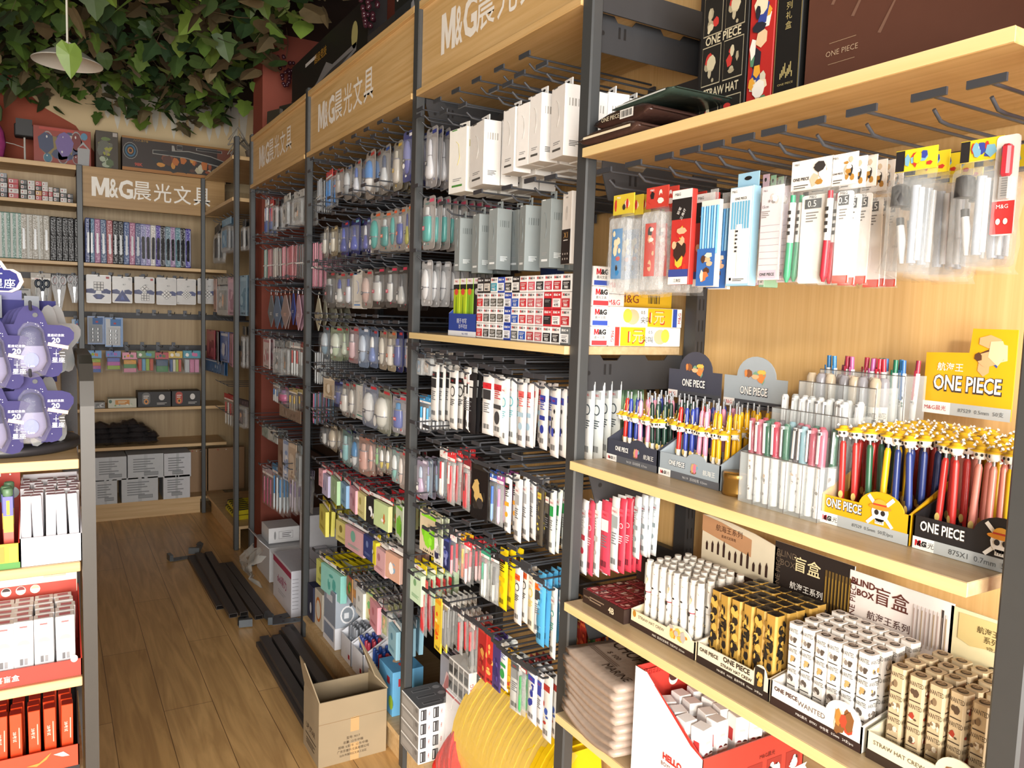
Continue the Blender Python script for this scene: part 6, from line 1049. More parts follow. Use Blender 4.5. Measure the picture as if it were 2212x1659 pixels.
# ---- black shelf rails and brackets lying on the floor
BAR = K('#4f4946', .45, 1, .3, .06)
def rail(x0, y0, x1, y1, z, lab, g, w_=.038, h_=.02):
    a, b_ = Vector((x0,y0,z)), Vector((x1,y1,z)); L = (b_-a).length; m = MB(); t = .002
    m.box((-w_/2,0,0), (w_/2,L,t), BAR); m.box((-w_/2,0,h_-t), (w_/2,L,h_), BAR); m.box((-w_/2,0,t), (-w_/2+t,L,h_-t), BAR); m.box((w_/2-t,0,t), (w_/2,L,h_-t), BAR)
    o = m.build('steel_rail', None, None, None, a, math.atan2(-(x1-x0), y1-y0)); return tag(o, lab, 'rail', g)
for i in range(3): rail(.705+.04*i, 3.93-.06*i, .70+.04*i, 4.82, .001, 'dark steel rail lying in the far bundle on the floor', 'far bundle of steel rails')
for i in range(2): rail(.73+.05*i, 3.74, .735+.055*i, 4.78, .0225, 'dark steel rail lying on the far bundle on the floor', 'upper rails of far bundle')
for i in range(2): rail(.845+.042*i, 3.72, .83+.042*i, 4.6, .001, 'dark steel rail lying beside the white cartons', 'rails beside the white cartons')
for i, (x, y0, y1, z) in enumerate(((.775,2.62,3.42,.001), (.815,2.66,3.44,.001), (.855,2.62,3.46,.001), (.895,2.66,3.5,.001), (.935,2.62,3.55,.001), (.79,2.64,3.42,.0225), (.84,2.7,3.4,.0225), (.90,2.66,3.48,.0225))): rail(x, y0, x+.008, y1, z, 'dark steel rail lying against the plinth of the middle bay', 'near bundle of steel rails')
def fbr(loc, rz, lab):
    m = MB(); m.prism((0,0,0), X3, Y3, [(0,0),(.19,.02),(.24,.05),(.22,.06),(.17,.06),(.16,.05),(.12,.05),(.11,.06),(.02,.065),(0,.06)], .003, K('#5b6064', .4, 1, .4)); m.box((-.02,0,0), (0,.06,.035), K('#5b6064', .4, 1, .4))
    for i in range(3): m.disc((.05+.05*i,.03,0), X3, Y3, .006, .006, BLACK)
    tag(m.build('shelf_bracket', None, None, None, loc, rz), lab, 'bracket')
fbr((.60,4.80,.004), .15, 'grey shelf bracket lying at the far end of the rails'); fbr((.75,4.83,.026), 1.2, 'grey shelf bracket standing on the far rail bundle'); fbr((.80,3.66,.004), 1.4, 'grey shelf bracket lying at the near end of far rails'); fbr((.86,3.52,.045), -.2, 'grey notched bracket lying on the near rails'); fbr((.90,3.66,.004), .2, 'grey bracket lying under the clear plastic sheet')
# ---- cartons on the floor of the pillar bay
def fdeli(m, W, D, H):
    m.rect(lf(m, W, 0, H*.89), *LEFT, D, H*.13, '#a83858', .0006); m.text('deli得力', lf(m, W, -.0, H*.55), *LEFT, .05, '#b0406a', maxw=D*.55, bold=.01); lines(m, -W/2, 0, H*.3, D*.4, 2, .012, K('#b8b8c0'), -Y3, Z3)
    for i in range(9): m.rect((-W*.5+.02,-D/2,H*(.18+.08*i)), FU, FV, .03, .0018, '#6a6a70')
    m.text('6959', (W*.18,-D/2,H*.72), FU, FV, .02, '#8a8a90'); m.text('中性笔', (W*.18,-D/2,H*.58), FU, FV, .018, '#8a8a90'); lines(m, W*.18, -D/2, H*.66, .1, 3, .035, K('#a8a8b0')); m.rect((0,0,H), X3, Y3, .004, D, '#a4a4ac')
carton('white_carton', 'white carton with a pink band standing behind the far post', 'box', (.985,3.67,.001), (1.26,4.02,.232), '#d6d6de', faces=fdeli)
wc = thing('white_carton', 'open white carton with flaps behind the clear plastic sheet', 'box', (1.16, 4.36, .001)); m = MB(); wk = K('#d0d0d2', .6); m.box((-.15,-.15,0), (.15,.15,.19), wk, .001); m.build('carton_body', wc)
m = MB(); m.prism((-.15,.0,.19), Y3, Vector((-.5,0,.5)).normalized(), [(-.15,0),(.15,0),(.13,.07),(-.13,.07)], .003, wk); m.build('flap', wc)
m = MB(); m.prism((.0,-.15,.19), X3, Vector((0,-.6,-.4)).normalized(), [(-.15,0),(.15,0),(.14,.05),(-.14,.05)], .003, wk); m.build('flap', wc)
carton('white_carton', 'small white carton with a printed label on the open carton', 'box', (1.02,4.27,.2), (1.19,4.44,.285), '#dcdcde', faces=lambda m, W, D, H: (m.rect((W*.05,-D/2,H*.5), FU, FV, W*.46, H*.5, '#8a8a8c'), m.rect((W*.05,-D/2,H*.5), FU, FV, W*.44, H*.46, '#dcdcde', .001), lines(m, W*.08, -D/2-.001, H*.62, W*.3, 3, H*.12, K('#77777a')), m.disc((-W*.3,-D/2,H*.5), FU, FV, W*.03, H*.28, K('#8a8a8c'), .001)))
carton('white_carton', 'white carton at the back of the pillar bay floor', 'box', (1.17,4.03,.001), (1.33,4.195,.40), '#d4d4d8', faces=lambda m, W, D, H: [m.rect((-W*.3+W*.2*i,-D/2,H*.1), FU, FV, W*.09, H*.03, '#2a2a2c') for i in range(4)])
r = random.Random(5); m = MB(); n = 9; vs = []; fs = []
for i in range(n+1):
    for j in range(n+1):
        u, v = i/n, j/n; vs.append((.93+.05*math.sin(v*3.1)*-1+r.uniform(-.018, .018), 4.04+.25*(u)+r.uniform(-.012, .012)+.05*math.sin(v*5), .03+.20*v+r.uniform(-.012, .012)))
for i in range(n):
    for j in range(n): q = i*(n+1)+j; fs.append((q, q+1, q+n+2, q+n+1))
m.add(vs, fs, K('#d8dcd8', .12, .5, 0, .1, .15), True); tag(m.build('plastic_wrap'), 'crumpled clear plastic sheet hanging beside the white cartons', 'plastic sheet')
# ---- corner bay goods
R = 'corner bay'
cK = (0, 400, .25316); cL = (0, 800, .26528)
def crow(items): hrow(R, cK, items, xf=1.0, hk=False)
crow([('case', (1815,1900,340,670), ('#3a3836','#5a5856','#2c2a28','#6c6a66','#403e3a'), 'dark long pouch, top row', 3), ('case', (1890,1975,285,580), ('#8cb4d0','#a8c8dc','#6c9cc0','#c8dce8','#7cacd0'), 'sky blue long pouch, top row', 3), ('case', (2058,2112,300,560), ('#2a2a2a','#444444','#1c1c1c','#5a5a5a','#333333'), 'black long pouch behind post, top row', 2),
 ('card', (1822,1855,800,1085), ('#c89c8c','#d8b0a0','#b0806c'), 'salmon narrow pack, middle row', 2), ('case', (1872,1945,780,1110), ('#b0b0ac','#c8c8c4','#8a8a86','#dcdcd8','#a0a09c'), 'grey pouch with a white tag, middle row', 4), ('card', (1960,2005,785,1110), ('#c49cb0','#d8b4c4','#a87c90'), 'dusty pink pack, middle row', 3), ('card', (2058,2105,770,1115), ('#8cacc0','#a8c4d4','#6c90a8'), 'grey blue pack behind post, middle row', 3),
 ('card', (1770,1832,1235,1480), ('#b04c5c','#c86c78','#8c3444'), 'raspberry case, lower row', 2), ('card', (1818,1895,1245,1515), ('#2e2624','#4a3c38','#5c4c44'), 'dark brown patterned case, lower row', 2), ('card', (1888,1950,1250,1510), ('#6c84c0','#d8dce8','#a0b0d8','#3c4c9c'), 'blue and white case, lower row', 2), ('card', (1945,2005,1265,1545), ('#b87888','#d0a0ac','#c88c9c'), 'rose case, lower row', 2), ('case', (2055,2110,1205,1555), ('#2c2c2c','#3c3c3c','#1c1c1c','#585858','#303030'), 'black case behind post, lower row', 3), ('card', (1760,1900,1490,1600), ('#3c6c9c','#c8ccd4','#5c88b4','#8ca8c4'), 'blue silver flat pack, lowest row', 2)])
hrow(R, cL, [('penbag', (1838,1892,195,460), ('#b03030','#c83c3c','#d8d8d4'), 'red and white pen pack near the floor', 2), ('case', (1945,2005,240,470), ('#54484c','#6c5c60','#3c3034','#847478','#5c5054'), 'mauve pouch near the floor', 2)], xf=1.0, hk=False)
for z, y0, n in ((2.06, 5.05, 6), (1.68, 5.05, 6), (1.40, 5.05, 5), (.98, 5.2, 4), (.80, 5.2, 4)):
    for i in range(n): hook(0, 0, 1.0, R, False, 1.36, RW, (1.0, y0+i*.12, z))
for i in range(7):
    for j in range(2):
        m = MB(); m.box((0,0,0), (.16,.026,.03), K('#b8a81c', .4), .003); m.box((-.002,.006,.018), (.1,.02,.034), K('#2a2820', .4), .003)
        o = m.build('tape_pack', None, None, None, (1.0+.012*j, 5.05+.05*i, .1385+.034*j), .0); o.rotation_euler = (0, -.12*0, .15); tag(o, 'yellow and black pack lying on the corner bay plinth', 'pack', 'yellow packs in the corner bay')
# ================================================================== back unit goods
BK = lambda x, y, Y=5.93: P(.25316*x, 400+.25316*y, 'Y', Y)
BL = lambda x, y, Y=5.93: P(.26528*x, 800+.26528*y, 'Y', Y)
def sleeve(x, c, style, label, h, z=1.757, wd=.041, grp=None):
    m = MB(); g = K(c, .12, 1, 0, .12, .5); m.box((-wd/2+.001,0,0), (wd/2-.001,.22,h), g, .006)
    if style == 'white': m.prism((0,-.0004,h*.45), FU, FV, rr(wd*.3, h*.46, .006), .001, K('#b8bcc0', .2))
    elif style == 'black': m.prism((0,-.0006,h*.43), FU, FV, rr(wd*.46, h*.54, .009), .001, K('#161618', .12)); m.rect((wd*.34,0,h*.5), FU, FV, wd*.12, h*.9, '#8c94a8', .0004)
    elif style == 'strip': m.rect((-wd*.2,0,h*.5), FU, FV, wd*.3, h*.96, '#c4c8c4', .0004)
    o = m.build('plastic_sleeve_pack', None, None, None, (x, 5.915, z)); o.rotation_euler = (0, RND.uniform(-.012, .012), 0); return tag(o, label, 'sleeve pack', grp)
sl = [(752,'#59638c','white'),(782,'#5a7c98','white'),(832,'#a06c8e','white'),(884,'#5c6f8c','white'),(938,'#a8686c','white'),(984,'#222226','white'),(1030,'#26262a','white'),(1078,'#50628c','white'),(1126,'#a8708c','white'),(1174,'#5a6484','white'),(1222,'#8c8cb4','black'),(1264,'#9488b8','black'),(1304,'#c8c4c0','black'),(1348,'#5c4c9c','black'),(1390,'#2a2628','black'),(1432,'#6c8490','black'),(1474,'#94789c','black'),(1520,'#5c8490','black'),(1560,'#242428','black'),(1602,'#4c4494','black')]
nm = {'#59638c':'slate violet','#5a7c98':'teal blue','#a06c8e':'mauve','#5c6f8c':'steel blue','#a8686c':'old rose','#222226':'glossy black','#26262a':'black','#50628c':'denim blue','#a8708c':'pinkish mauve','#5a6484':'dusk blue','#8c8cb4':'lilac','#9488b8':'lavender','#c8c4c0':'pale grey','#5c4c9c':'purple','#2a2628':'dark brown','#6c8490':'grey teal','#94789c':'plum','#5c8490':'sea green','#242428':'jet black','#4c4494':'indigo'}
for i, (x, c, s) in enumerate(sl): sleeve(BK(x, 500).x, c, s, '%s sleeve pack with %s strip under the back sign' % (nm[c], s), .295-.0011*i)
for i in range(4): sleeve(BK(20+47*i, 500).x, '#7a9a90', 'strip', 'pale green sleeve pack on the shelf beside the back post', .29, grp='pale green sleeve packs')
for i in range(5): sleeve(BK(205+48*i, 500).x, '#a8a49a', 'strip' if i % 2 else 'white', 'pale grey sleeve pack between green and black packs', .288, grp='pale grey sleeve packs')
for i in range(5): sleeve(BK(455+51*i, 500).x, '#1e1d1e', '', 'wrapped black sleeve pack beside the back unit post', .285, grp='wrapped black sleeve packs')
for i in range(6): sleeve(BK(-30-47*i, 500).x, '#7a9a90', 'strip', 'pale green sleeve pack on the shelf beside the back post', .29, grp='pale green sleeve packs')
def k_cube(w, h, c, sd):
    m = MB(); m.prism((0,0,-h/2), FU, FV, rr(w, h, w*.06), .004, K('#d4d2d0', .25)); v = c[0]
    for s, x in ((-1, -.3), (1, .3)): m.poly((x*w,0,-h*.58), FU, FV, [(-w*.2,-.012),(w*.16,-.016),(w*.2,.004),(w*.02,.018),(-w*.2,.012)], K('#34407c'), .0006)
    m.text('魔方', (w*.1,0,-h*.3), FU, FV, h*.055, '#4a4a4a'); m.disc((0,0,-h*.04), FU, FV, w*.06, h*.015, BLACK); m.rect((w*.36,0,-h*.09), FU, FV, w*.13, h*.08, '#b03038' if v in (0, 2) else '#c8c8c8')
    def grid(cx, cz, s, n, a):
        u = X3*math.cos(a)+Z3*math.sin(a); v_ = -X3*math.sin(a)+Z3*math.cos(a); m.rect((cx,0,cz), u, v_, s, s, '#242428', .0012)
        for i in range(n):
            for j in range(n): m.rect(Vector((cx,0,cz))+u*(s*((i+.5)/n-.5))+v_*(s*((j+.5)/n-.5)), u, v_, s/n*.8, s/n*.8, '#eceae8', .0018)
    if v == 0: grid(0, -h*.4, w*.4, 3, 0); m.poly((0,0,-h*.74), FU, FV, [(-w*.25,0),(-w*.1,-h*.12),(w*.1,-h*.12),(w*.25,0),(w*.12,h*.06),(-w*.12,h*.06)], K('#2c3878'), .0012); m.rect((0,0,-h*.76), FU, FV, w*.14, h*.12, '#3c4c94', .0018)
    elif v == 1: m.poly((0,0,-h*.72), FU, FV, [(-w*.4,-h*.22),(w*.4,-h*.22),(0,h*.22)], K('#2c3c84'), .0012); m.poly((0,0,-h*.78), FU, FV, [(-w*.12,-h*.1),(0,h*.08),(w*.12,-h*.1)], K('#445cb0'), .002)
    elif v == 2: grid(0, -h*.44, w*.3, 2, math.pi/4); grid(w*.03, -h*.76, w*.4, 3, 0)
    else: grid(0, -h*.62, w*.4, v, math.pi/4)
    f = MB(); pillow(f, w*.98, h*.94, -h*.03, .006, FILM, sd, .1, False); return [('card', m), ('clear_cover', f)]
def k_office(w, h, c, sd):
    m = MB(); m.box((-w/2,-.001,-h), (w/2,.001,0), K(c[0], .3)); m.rect((-w*.05,-.001,-h*.5), FU, FV, w*.8, h*.9, c[1]); m.rect((w*.1,-.001,-h*.17), FU, FV, w*.6, h*.24, c[0], .001); m.rect((w*.05,-.001,-h*.2), FU, FV, w*.14, h*.06, '#b03038', .0016); m.disc((0,-.001,-h*.04), FU, FV, w*.1, h*.025, BLACK, .0016)
    q = MB(); 
    for i in range(2):
        for j in range(4): q.tube([(-w*.2+.3*w*i,-.012,-h*(.42+.13*j)),(-w*.2+.3*w*i,-.012,-h*(.50+.13*j))], w*.06, K('#c8ccd0', .2, 1, .7), 8)
    f = MB(); pillow(f, w*.8, h*.62, -h*.33, .018, FILM, sd, .2, False); return [('backing_card', m), ('clips', q), ('bubble', f)]
def k_craft(w, h, c, sd):
    m = MB(); m.box((-w/2,-.001,-h*.32), (w/2,.001,0), K(c[0], .35)); art(m, (0,-.001,-h*.16), FU, FV, w*.85, h*.24, [c[1], '#f0ece4', c[2]], sd, 4); m.disc((0,-.001,-h*.05), FU, FV, w*.06, h*.02, BLACK, .002)
    q = MB(); n = len(c)-1
    for i in range(n):
        if sd % 2: q.box((-w*.42,-.014,-h*(.36+.6*(i+1)/n)), (w*.42,-.002,-h*(.36+.6*i/n)), K(c[1+i], .5), .001)
        else: q.box((-w*.42+.84*w*i/n,-.014,-h*.96), (-w*.42+.84*w*(i+.9)/n,-.002,-h*.38), K(c[1+i], .5), .002)
    f = MB(); pillow(f, w*1.04, h*.74, -h*.3, .019, FILM, sd, .35, False); return [('header_card', m), ('craft_stack', q), ('bag', f)]
def k_scissors(w, h, c, sd):
    m = MB()
    for s in (-1, 1):
        pts = [(s*(w*.27+w*.21*math.cos(t)), -.006, -h*.16+h*.125*math.sin(t)) for t in [6.2832*i/14 for i in range(15)]]; m.tube(pts, .0075, K(c[0], .35), 7); m.tube([(s*w*.15,-.006,-h*.26),(s*w*.03,-.006,-h*.42)], [.008, .006], K(c[0], .35), 7)
        m.tube([(s*w*.27+s*w*.0+ (w*.17*math.cos(t)), -.0075, -h*.16+h*.10*math.sin(t)) for t in [6.2832*i/12 for i in range(13)]], .004, K(c[1], .4), 6)
    b = MB(); 
    for s in (-1, 1): b.prism((0,-.006-.0016*(s > 0),-h*.4), FU, FV, [(-.008*s if s > 0 else .008*s*-1*-1,0),(.0,-h*.58),(.008,0)] if s > 0 else [(-.008,0),(.0,-h*.58),(.007,0)], .0015, K('#c8ccd0', .2, 1, .9))
    b.disc((0,-.0076,-h*.43), FU, FV, .004, .004, K('#8a8a8a', .3, 1, .8))
    f = MB(); f.prism((0,-.0,-h*.46), FU, FV, [(-w*.18,-h*.52),(w*.18,-h*.52),(w*.5,h*.1),(w*.46,h*.45),(-w*.46,h*.45),(-w*.5,h*.1)], .0015, K('#c8ccd0', .2, .45, 0, .03, .3)); return [('handles', m), ('blades', b), ('blister_back', f)]
KIND.update(cube=(k_cube, 'puzzle_cube_card', 'puzzle cube'), office=(k_office, 'clip_pack', 'clip pack'), craft=(k_craft, 'craft_pack', 'craft pack'), scissors=(k_scissors, 'scissors_pack', 'scissors'))
cK = (0, 400, .25316); kb = dict(ax='Y', xf=5.97, crop=None)
def brow(R, items):
    for it in items: hang(R, it[0], it[1], it[2], it[3], it[4] if len(it) > 4 else 1, it[5] if len(it) > 5 else .02, ax='Y', xf=5.97, crop=cK, jit=.1, sd=it[6] if len(it) > 6 else None)
brow('back wall top hooks', [('cube', (735,947,765,1005), (0,), 'white card with square puzzle cube and snake'), ('cube', (957,1128,780,1008), (1,), 'white card with blue pyramid puzzle'), ('cube', (1148,1318,785,1012), (2,), 'white card with two puzzle cubes', 2), ('cube', (1336,1505,790,1020), (3,), 'white card with diamond puzzle cube', 2), ('cube', (1510,1672,800,1018), (4,), 'white card with finer diamond puzzle cube', 2), ('cube', (1690,1850,798,1018), (3,), 'white puzzle card behind the corner post', 2),
 ('penbag', (262,432,750,1050), ('#b8b4ac','#c8ccc8','#8c8c8c'), 'pale clear pack behind open scissors'), ('scissors', (300,420,800,1055), ('#2c3848','#1c2430'), 'dark handled scissors on a card'), ('scissors', (440,562,765,1058), ('#c8ccd0','#b88888'), 'larger pale handled scissors'), ('scissors', (576,690,765,1012), ('#b8bcc0','#a87878'), 'smaller pale scissors beside the post'), ('card', (80,262,880,985), ('#8c8c88','#4a4a4a','#2c2c2c'), 'grey card with dark grid')])
brow('back wall middle hooks', [('office', (745,892,1118,1362), ('#2c5c98','#8a9098'), 'blue card of grey tape'), ('office', (895,1048,1130,1374), ('#3c74b0','#c8ccd0'), 'blue card of metal clips'), ('office', (612,694,1145,1355), ('#4c7cb0','#b0bcc8'), 'blue card beside the back post')])
brow('back wall lowest hooks', [('craft', (745,866,1415,1606), ('#3c84c0','#9cb428','#d87828','#b4509c','#3c64b4'), 'craft pack in lime orange and violet', 2, .03, 1), ('craft', (905,1030,1415,1582), ('#2c64b4','#5c6cc0','#c05cb0','#98b430'), 'craft pack in blue pink and lime', 2, .03, 1), ('craft', (1045,1170,1430,1602), ('#d08098','#e0a030','#4c8c48','#d88ca8'), 'pink and yellow craft pack', 2, .03, 1), ('craft', (1165,1322,1418,1592), ('#4c7c38','#b84030','#58a0c8','#98b828','#c8502c'), 'green headed craft pack of coloured cards', 2, .03, 2), ('craft', (1325,1440,1430,1602), ('#b02c38','#3c5878','#3c8448'), 'red headed craft pack', 2, .03, 1), ('craft', (1440,1556,1418,1592), ('#c8a838','#3c5c98','#d8d4c0','#a8b838','#d0503c'), 'yellow headed striped craft pack', 2, .03, 2), ('craft', (1565,1712,1415,1602), ('#3c8ca0','#b8bcc0','#c86c98','#d088ac'), 'teal headed pink craft pack', 2, .03, 2)])
for z, x0, n in ((1.69, .27, 6), (1.435, .55, 6), (1.20, .26, 6)):
    for i in range(n): hook(0, 0, 5.97, 'spare hooks on the back wall', False, 6.21, 0, (x0+.105*i, 5.97, z-.01))
# small ink boxes at the top, unit beside the post
for i, (xa, xb, n, cols) in enumerate(((-70,0,4,('#3a3a3c','#b8b4b0')), (5,66,5,('#3c3c44','#8c9098','#c8c8c8')), (74,162,4,('#b85058','#c8c4c0','#b03c44')), (176,236,4,('#4a4c4c','#c4c4c0','#2a2a2c')), (238,300,4,('#c8c8c4','#4a4a4c','#d0ccc8')), (305,358,4,('#b84850','#c89858','#3a3a3c')), (360,412,4,('#c8c4c0','#a83c44','#d0ccc8')), (415,452,3,('#c8c4c0','#b04850')), (455,508,3,('#3a3a3c','#c0bcb8')), (514,572,3,('#c8c4c0','#4a4a4c','#d0d0cc')), (574,626,2,('#2c2c2e','#3a3a3c')))):
    A, B = BK(xa, 60), BK(xb, 60)
    for k in range(n):
        hh = .03; carton('ink_box', 'small ink box on the top shelf beside back sign, pile %s, layer %s' % (ordn[i], ordn[k]), 'box', (A.x,5.91,2.136+k*hh), (B.x-.002,5.99,2.136+k*hh+hh-.0006), cols[k % len(cols)], faces=lambda m, W, D, H: (m.rect((-W*.22,-D/2,H*.5), FU, FV, W*.4, H*.6, '#d8d4d0'), lines(m, W*.22, -D/2, H*.65, W*.3, 2, H*.25, K('#8a8684')), m.disc((-W*.22,-D/2,H*.5), FU, FV, W*.1, H*.2, K('#8a3038'), .001)))
# shelf with black ink cartons
def fink(red):
    def f(m, W, D, H):
        m.prism((-W*.25,-D/2-.0006,H*.55), FU, FV, rr(W*.24, H*.8, W*.1), .0006, K('#b0483c' if red else '#6c6c6a')); m.disc((-W*.25,-D/2-.0008,H*.36), FU, FV, W*.07, H*.18, K('#d89048'), .001); m.disc((-W*.25,-D/2-.0008,H*.36), FU, FV, W*.035, H*.09, BLACK, .0016); m.disc((W*.22,-D/2,H*.62), FU, FV, W*.09, H*.2, K('#d8d4d0'), .001); lines(m, W*.22, -D/2, H*.25, W*.3, 2, H*.08, K('#b8b4b0')); lines(m, -W*.25, -D/2-.001, H*.72, W*.16, 2, H*.12, K('#e0d8d0'))
    return f
def bbox(name, label, cat, px, z0, dep, col, faces, y0=5.91, grp=None):
    A = BL(px[0], (px[2]+px[3])/2, y0); B = BL(px[1], (px[2]+px[3])/2, y0); h = BL(px[0], px[2], y0).z-BL(px[0], px[3], y0).z
    return carton(name, label, cat, (A.x,y0,z0), (B.x,y0+dep,z0+h), col, grp, faces)
bbox('ink_carton', 'black ink carton with a grey label on the back shelf', 'box', (1122,1392,178,303), .781, .14, '#1f1b1c', fink(False))
bbox('ink_carton', 'black ink carton with a red label on the back shelf', 'box', (1400,1632,175,299), .781, .14, '#1f1b1c', fink(True))
bbox('paint_box', 'low white and orange paint box beside the black cartons', 'box', (880,1112,238,314), .781, .12, '#c4c4b4', lambda m, W, D, H: (m.rect((0,-D/2,H*.6), FU, FV, W*.5, H*.5, '#c8883c'), lines(m, 0, -D/2-.001, H*.68, W*.3, 2, H*.14, K('#e0d8b8')), art(m, (0,-D/2,H*.3), FU, FV, W*.8, H*.4, ['#6c9cb0', '#7ca060', '#e0dcd0'], 3, 6), m.disc((-W*.42,-D/2,H*.7), FU, FV, .01, .012, K('#4c6c5c'), .001)))
bbox('clear_box', 'small wrapped clear box beside the paint box', 'box', (760,855,265,316), .781, .1, '#8c8c8a', lambda m, W, D, H: art(m, (0,-D/2,H*.5), FU, FV, W*.9, H*.8, ['#c8c8c8', '#6a6a6a', '#a0a4a8'], 4, 7))
# heap of black wrapped packets
BAGB = K('#454142', .13, 1, 0, .2, .12)
for i, (x, y, wq, hq) in enumerate(((810,610,170,46),(820,560,150,40),(805,510,150,42),(815,460,140,40),(980,610,150,44),(975,560,150,44),(970,505,140,44),(975,455,130,38),(1120,600,150,44),(1110,545,170,46),(1140,490,150,50),(1105,440,130,40),(1215,590,120,44),(1225,535,110,40),(1060,425,110,34))):
    A = BL(x, y+20); w_ = wq*.265*6.6/1677; h_ = hq*.265*6.6/1677*1.25; m = MB(); r = random.Random(i); vs = []; n = 8
    for s in (0, 1):
        for a in range(n+1):
            for b_ in range(5):
                u, v = a/n, b_/4; e = (min(1, 4*min(u, 1-u))*min(1, 2.6*min(v, 1-v)))**.5; vs.append(((u-.5)*w_, v*.2, h_*.5+(.5 if s else -.5)*h_*e*(1+.28*math.sin(9*u+i)+r.uniform(-.1, .1))))
    fs = []
    for s in (0, 1):
        for a in range(n):
            for b_ in range(4): q = s*(n+1)*5+a*5+b_; f = (q, q+5, q+6, q+1); fs.append(f if s else f[::-1])
    m.add(vs, fs, BAGB, True); row = i % 4 if i < 12 else 0
    z = .513+((0, 1, 2, 3)[i % 4] if i < 12 else (0, 1, 3.6)[i-12])*.036
    tag(m.build('black_packet', None, None, None, (A.x, 5.905, z)), 'shiny black wrapped packet in the heap on the back shelf', 'packet', 'heap of black packets')
WB = '#c2c6ca'
def fwb(bar):
    def f(m, W, D, H):
        lines(m, -W*.05, -D/2, H*.8, W*.6, 6, H*.1, K('#878b90')); m.rect((W*.15 if bar else 0,-D/2,H*.2), FU, FV, W*.4, H*.14, '#74787c'); m.rect((W*.15 if bar else 0,-D/2,H*.2), FU, FV, W*.38, H*.1, '#9a9ea2', .001); m.rect((0,-D/2,H*.5), FU, FV, W*.1, H*.99, K('#b4b8bc', .3), .0003)
    return f
for i, (px, lab) in enumerate((((765,955,925,1125),'white carton, lower row, beside the gondola post'), ((990,1288,908,1107),'white carton, middle of the lower row'), ((1330,1548,888,1078),'white carton with ruled lines, lower row'))): bbox('white_carton', lab+', back shelf floor', 'box', px, .1185, .25, WB if i < 2 else '#ccced4', fwb(i < 2), 5.90)
for i, (px, lab, zo) in enumerate((((765,1032,730,925),'white carton, upper row, beside the gondola post', 0), ((1040,1332,712,912),'white carton, middle of the upper row', 1), ((1336,1556,690,888),'white carton with ruled lines, upper row', 2))):
    zl = .1185+[BL(0, 925, 5.9).z-BL(0, 1125, 5.9).z, BL(0, 908, 5.9).z-BL(0, 1107, 5.9).z, BL(0, 888, 5.9).z-BL(0, 1078, 5.9).z][i]
    bbox('white_carton', lab+', back shelf floor', 'box', px, zl+.0005, .25, WB if i < 2 else '#ccced4', fwb(i < 2), 5.90)
for i, (xa, xb) in enumerate(((.85, .99), (1.0, 1.26))): carton('flat_cardboard', ('brown flat cardboard pack beside the ruled white cartons', 'wide brown flat cardboard pack in the back corner')[i], 'cardboard', (xa,6.05,.1185), (xb,6.09,.44), '#9c7a56', faces=lambda m, W, D, H: (art(m, (0,-D/2,H*.95), FU, FV, W*.8, .02, ['#2a2624', '#b03c30', '#d8d4cc'], 5, 5)))
# toys on top of the back unit
T0 = lambda x, y, Y=6.0: P(.25316*x, .25316*y, 'Y', Y)
def tbox(name, label, px, dep, col, faces, z0=2.386, y0=6.0):
    A, B = T0(px[0], px[2], y0), T0(px[1], px[3], y0); return carton(name, label, 'toy box', (A.x,y0,z0), (B.x,y0+dep,A.z), col, None, faces)
def fegg(m, W, D, H):
    art(m, (0,-D/2,H*.5), FU, FV, W*.96, H*.9, ['#a87828', '#6c5890', '#38405c', '#b0a090', '#7c6a3c'], 3, 18)
    for x, z, rw, rh in ((-.26,.62,.1,.26),(.02,.70,.06,.15),(.24,.68,.1,.28),(.0,.26,.1,.24),(-.26,.16,.08,.14),(.24,.2,.07,.14)): m.disc((x*W,-D/2,z*H), FU, FV, rw*W, rh*H, K('#8c8a88'), .002); m.disc((x*W,-D/2,z*H), FU, FV, rw*W*.84, rh*H*.86, K('#6c2420' if abs(x) < .25 or z > .5 else '#38687c'), .0026); m.disc((x*W-.004,-D/2,z*H+rh*H*.4), FU, FV, rw*W*.14, rh*H*.14, K('#c8c4c0'), .0032)
    m.rect((-.1*W,-D/2,H*.94), FU, FV, W*.6, H*.07, '#a83828', .0035); m.disc((.38*W,-D/2,H*.84), FU, FV, W*.06, H*.1, K('#4c7c98'), .003)
    m.poly((.36*W,-D/2,H*.4), FU, FV, [(-.1*W,-.35*H),(.1*W,-.35*H),(.12*W,.1*H),(.0,.3*H),(-.1*W,.1*H)], K('#989898'), .003); m.poly((.36*W,-D/2,H*.52), FU, FV, [(-.08*W,0),(.08*W,0),(.0,.1*H)], K('#8c2c28'), .0036)
tbox('toy_box', 'toy box with oval egg windows on top of the back unit', (282,778,1062,1415), .2, '#8c3424', fegg)
tbox('toy_box', 'dark green dinosaur toy box beside the egg window box', (815,1010,1108,1435), .2, '#3c3224', lambda m, W, D, H: (art(m, (-W*.1,-D/2,H*.6), FU, FV, W*.8, H*.6, ['#8c8c28', '#7c7458', '#a86824', '#5c6c34', '#58584c'], 6, 14), art(m, (0,-D/2,H*.22), FU, FV, W*.9, H*.38, ['#4c5c34', '#98a088', '#2c3424'], 7, 9), m.rect((W*.36,-D/2,H*.93), FU, FV, W*.2, H*.1, '#a09890', .002)))
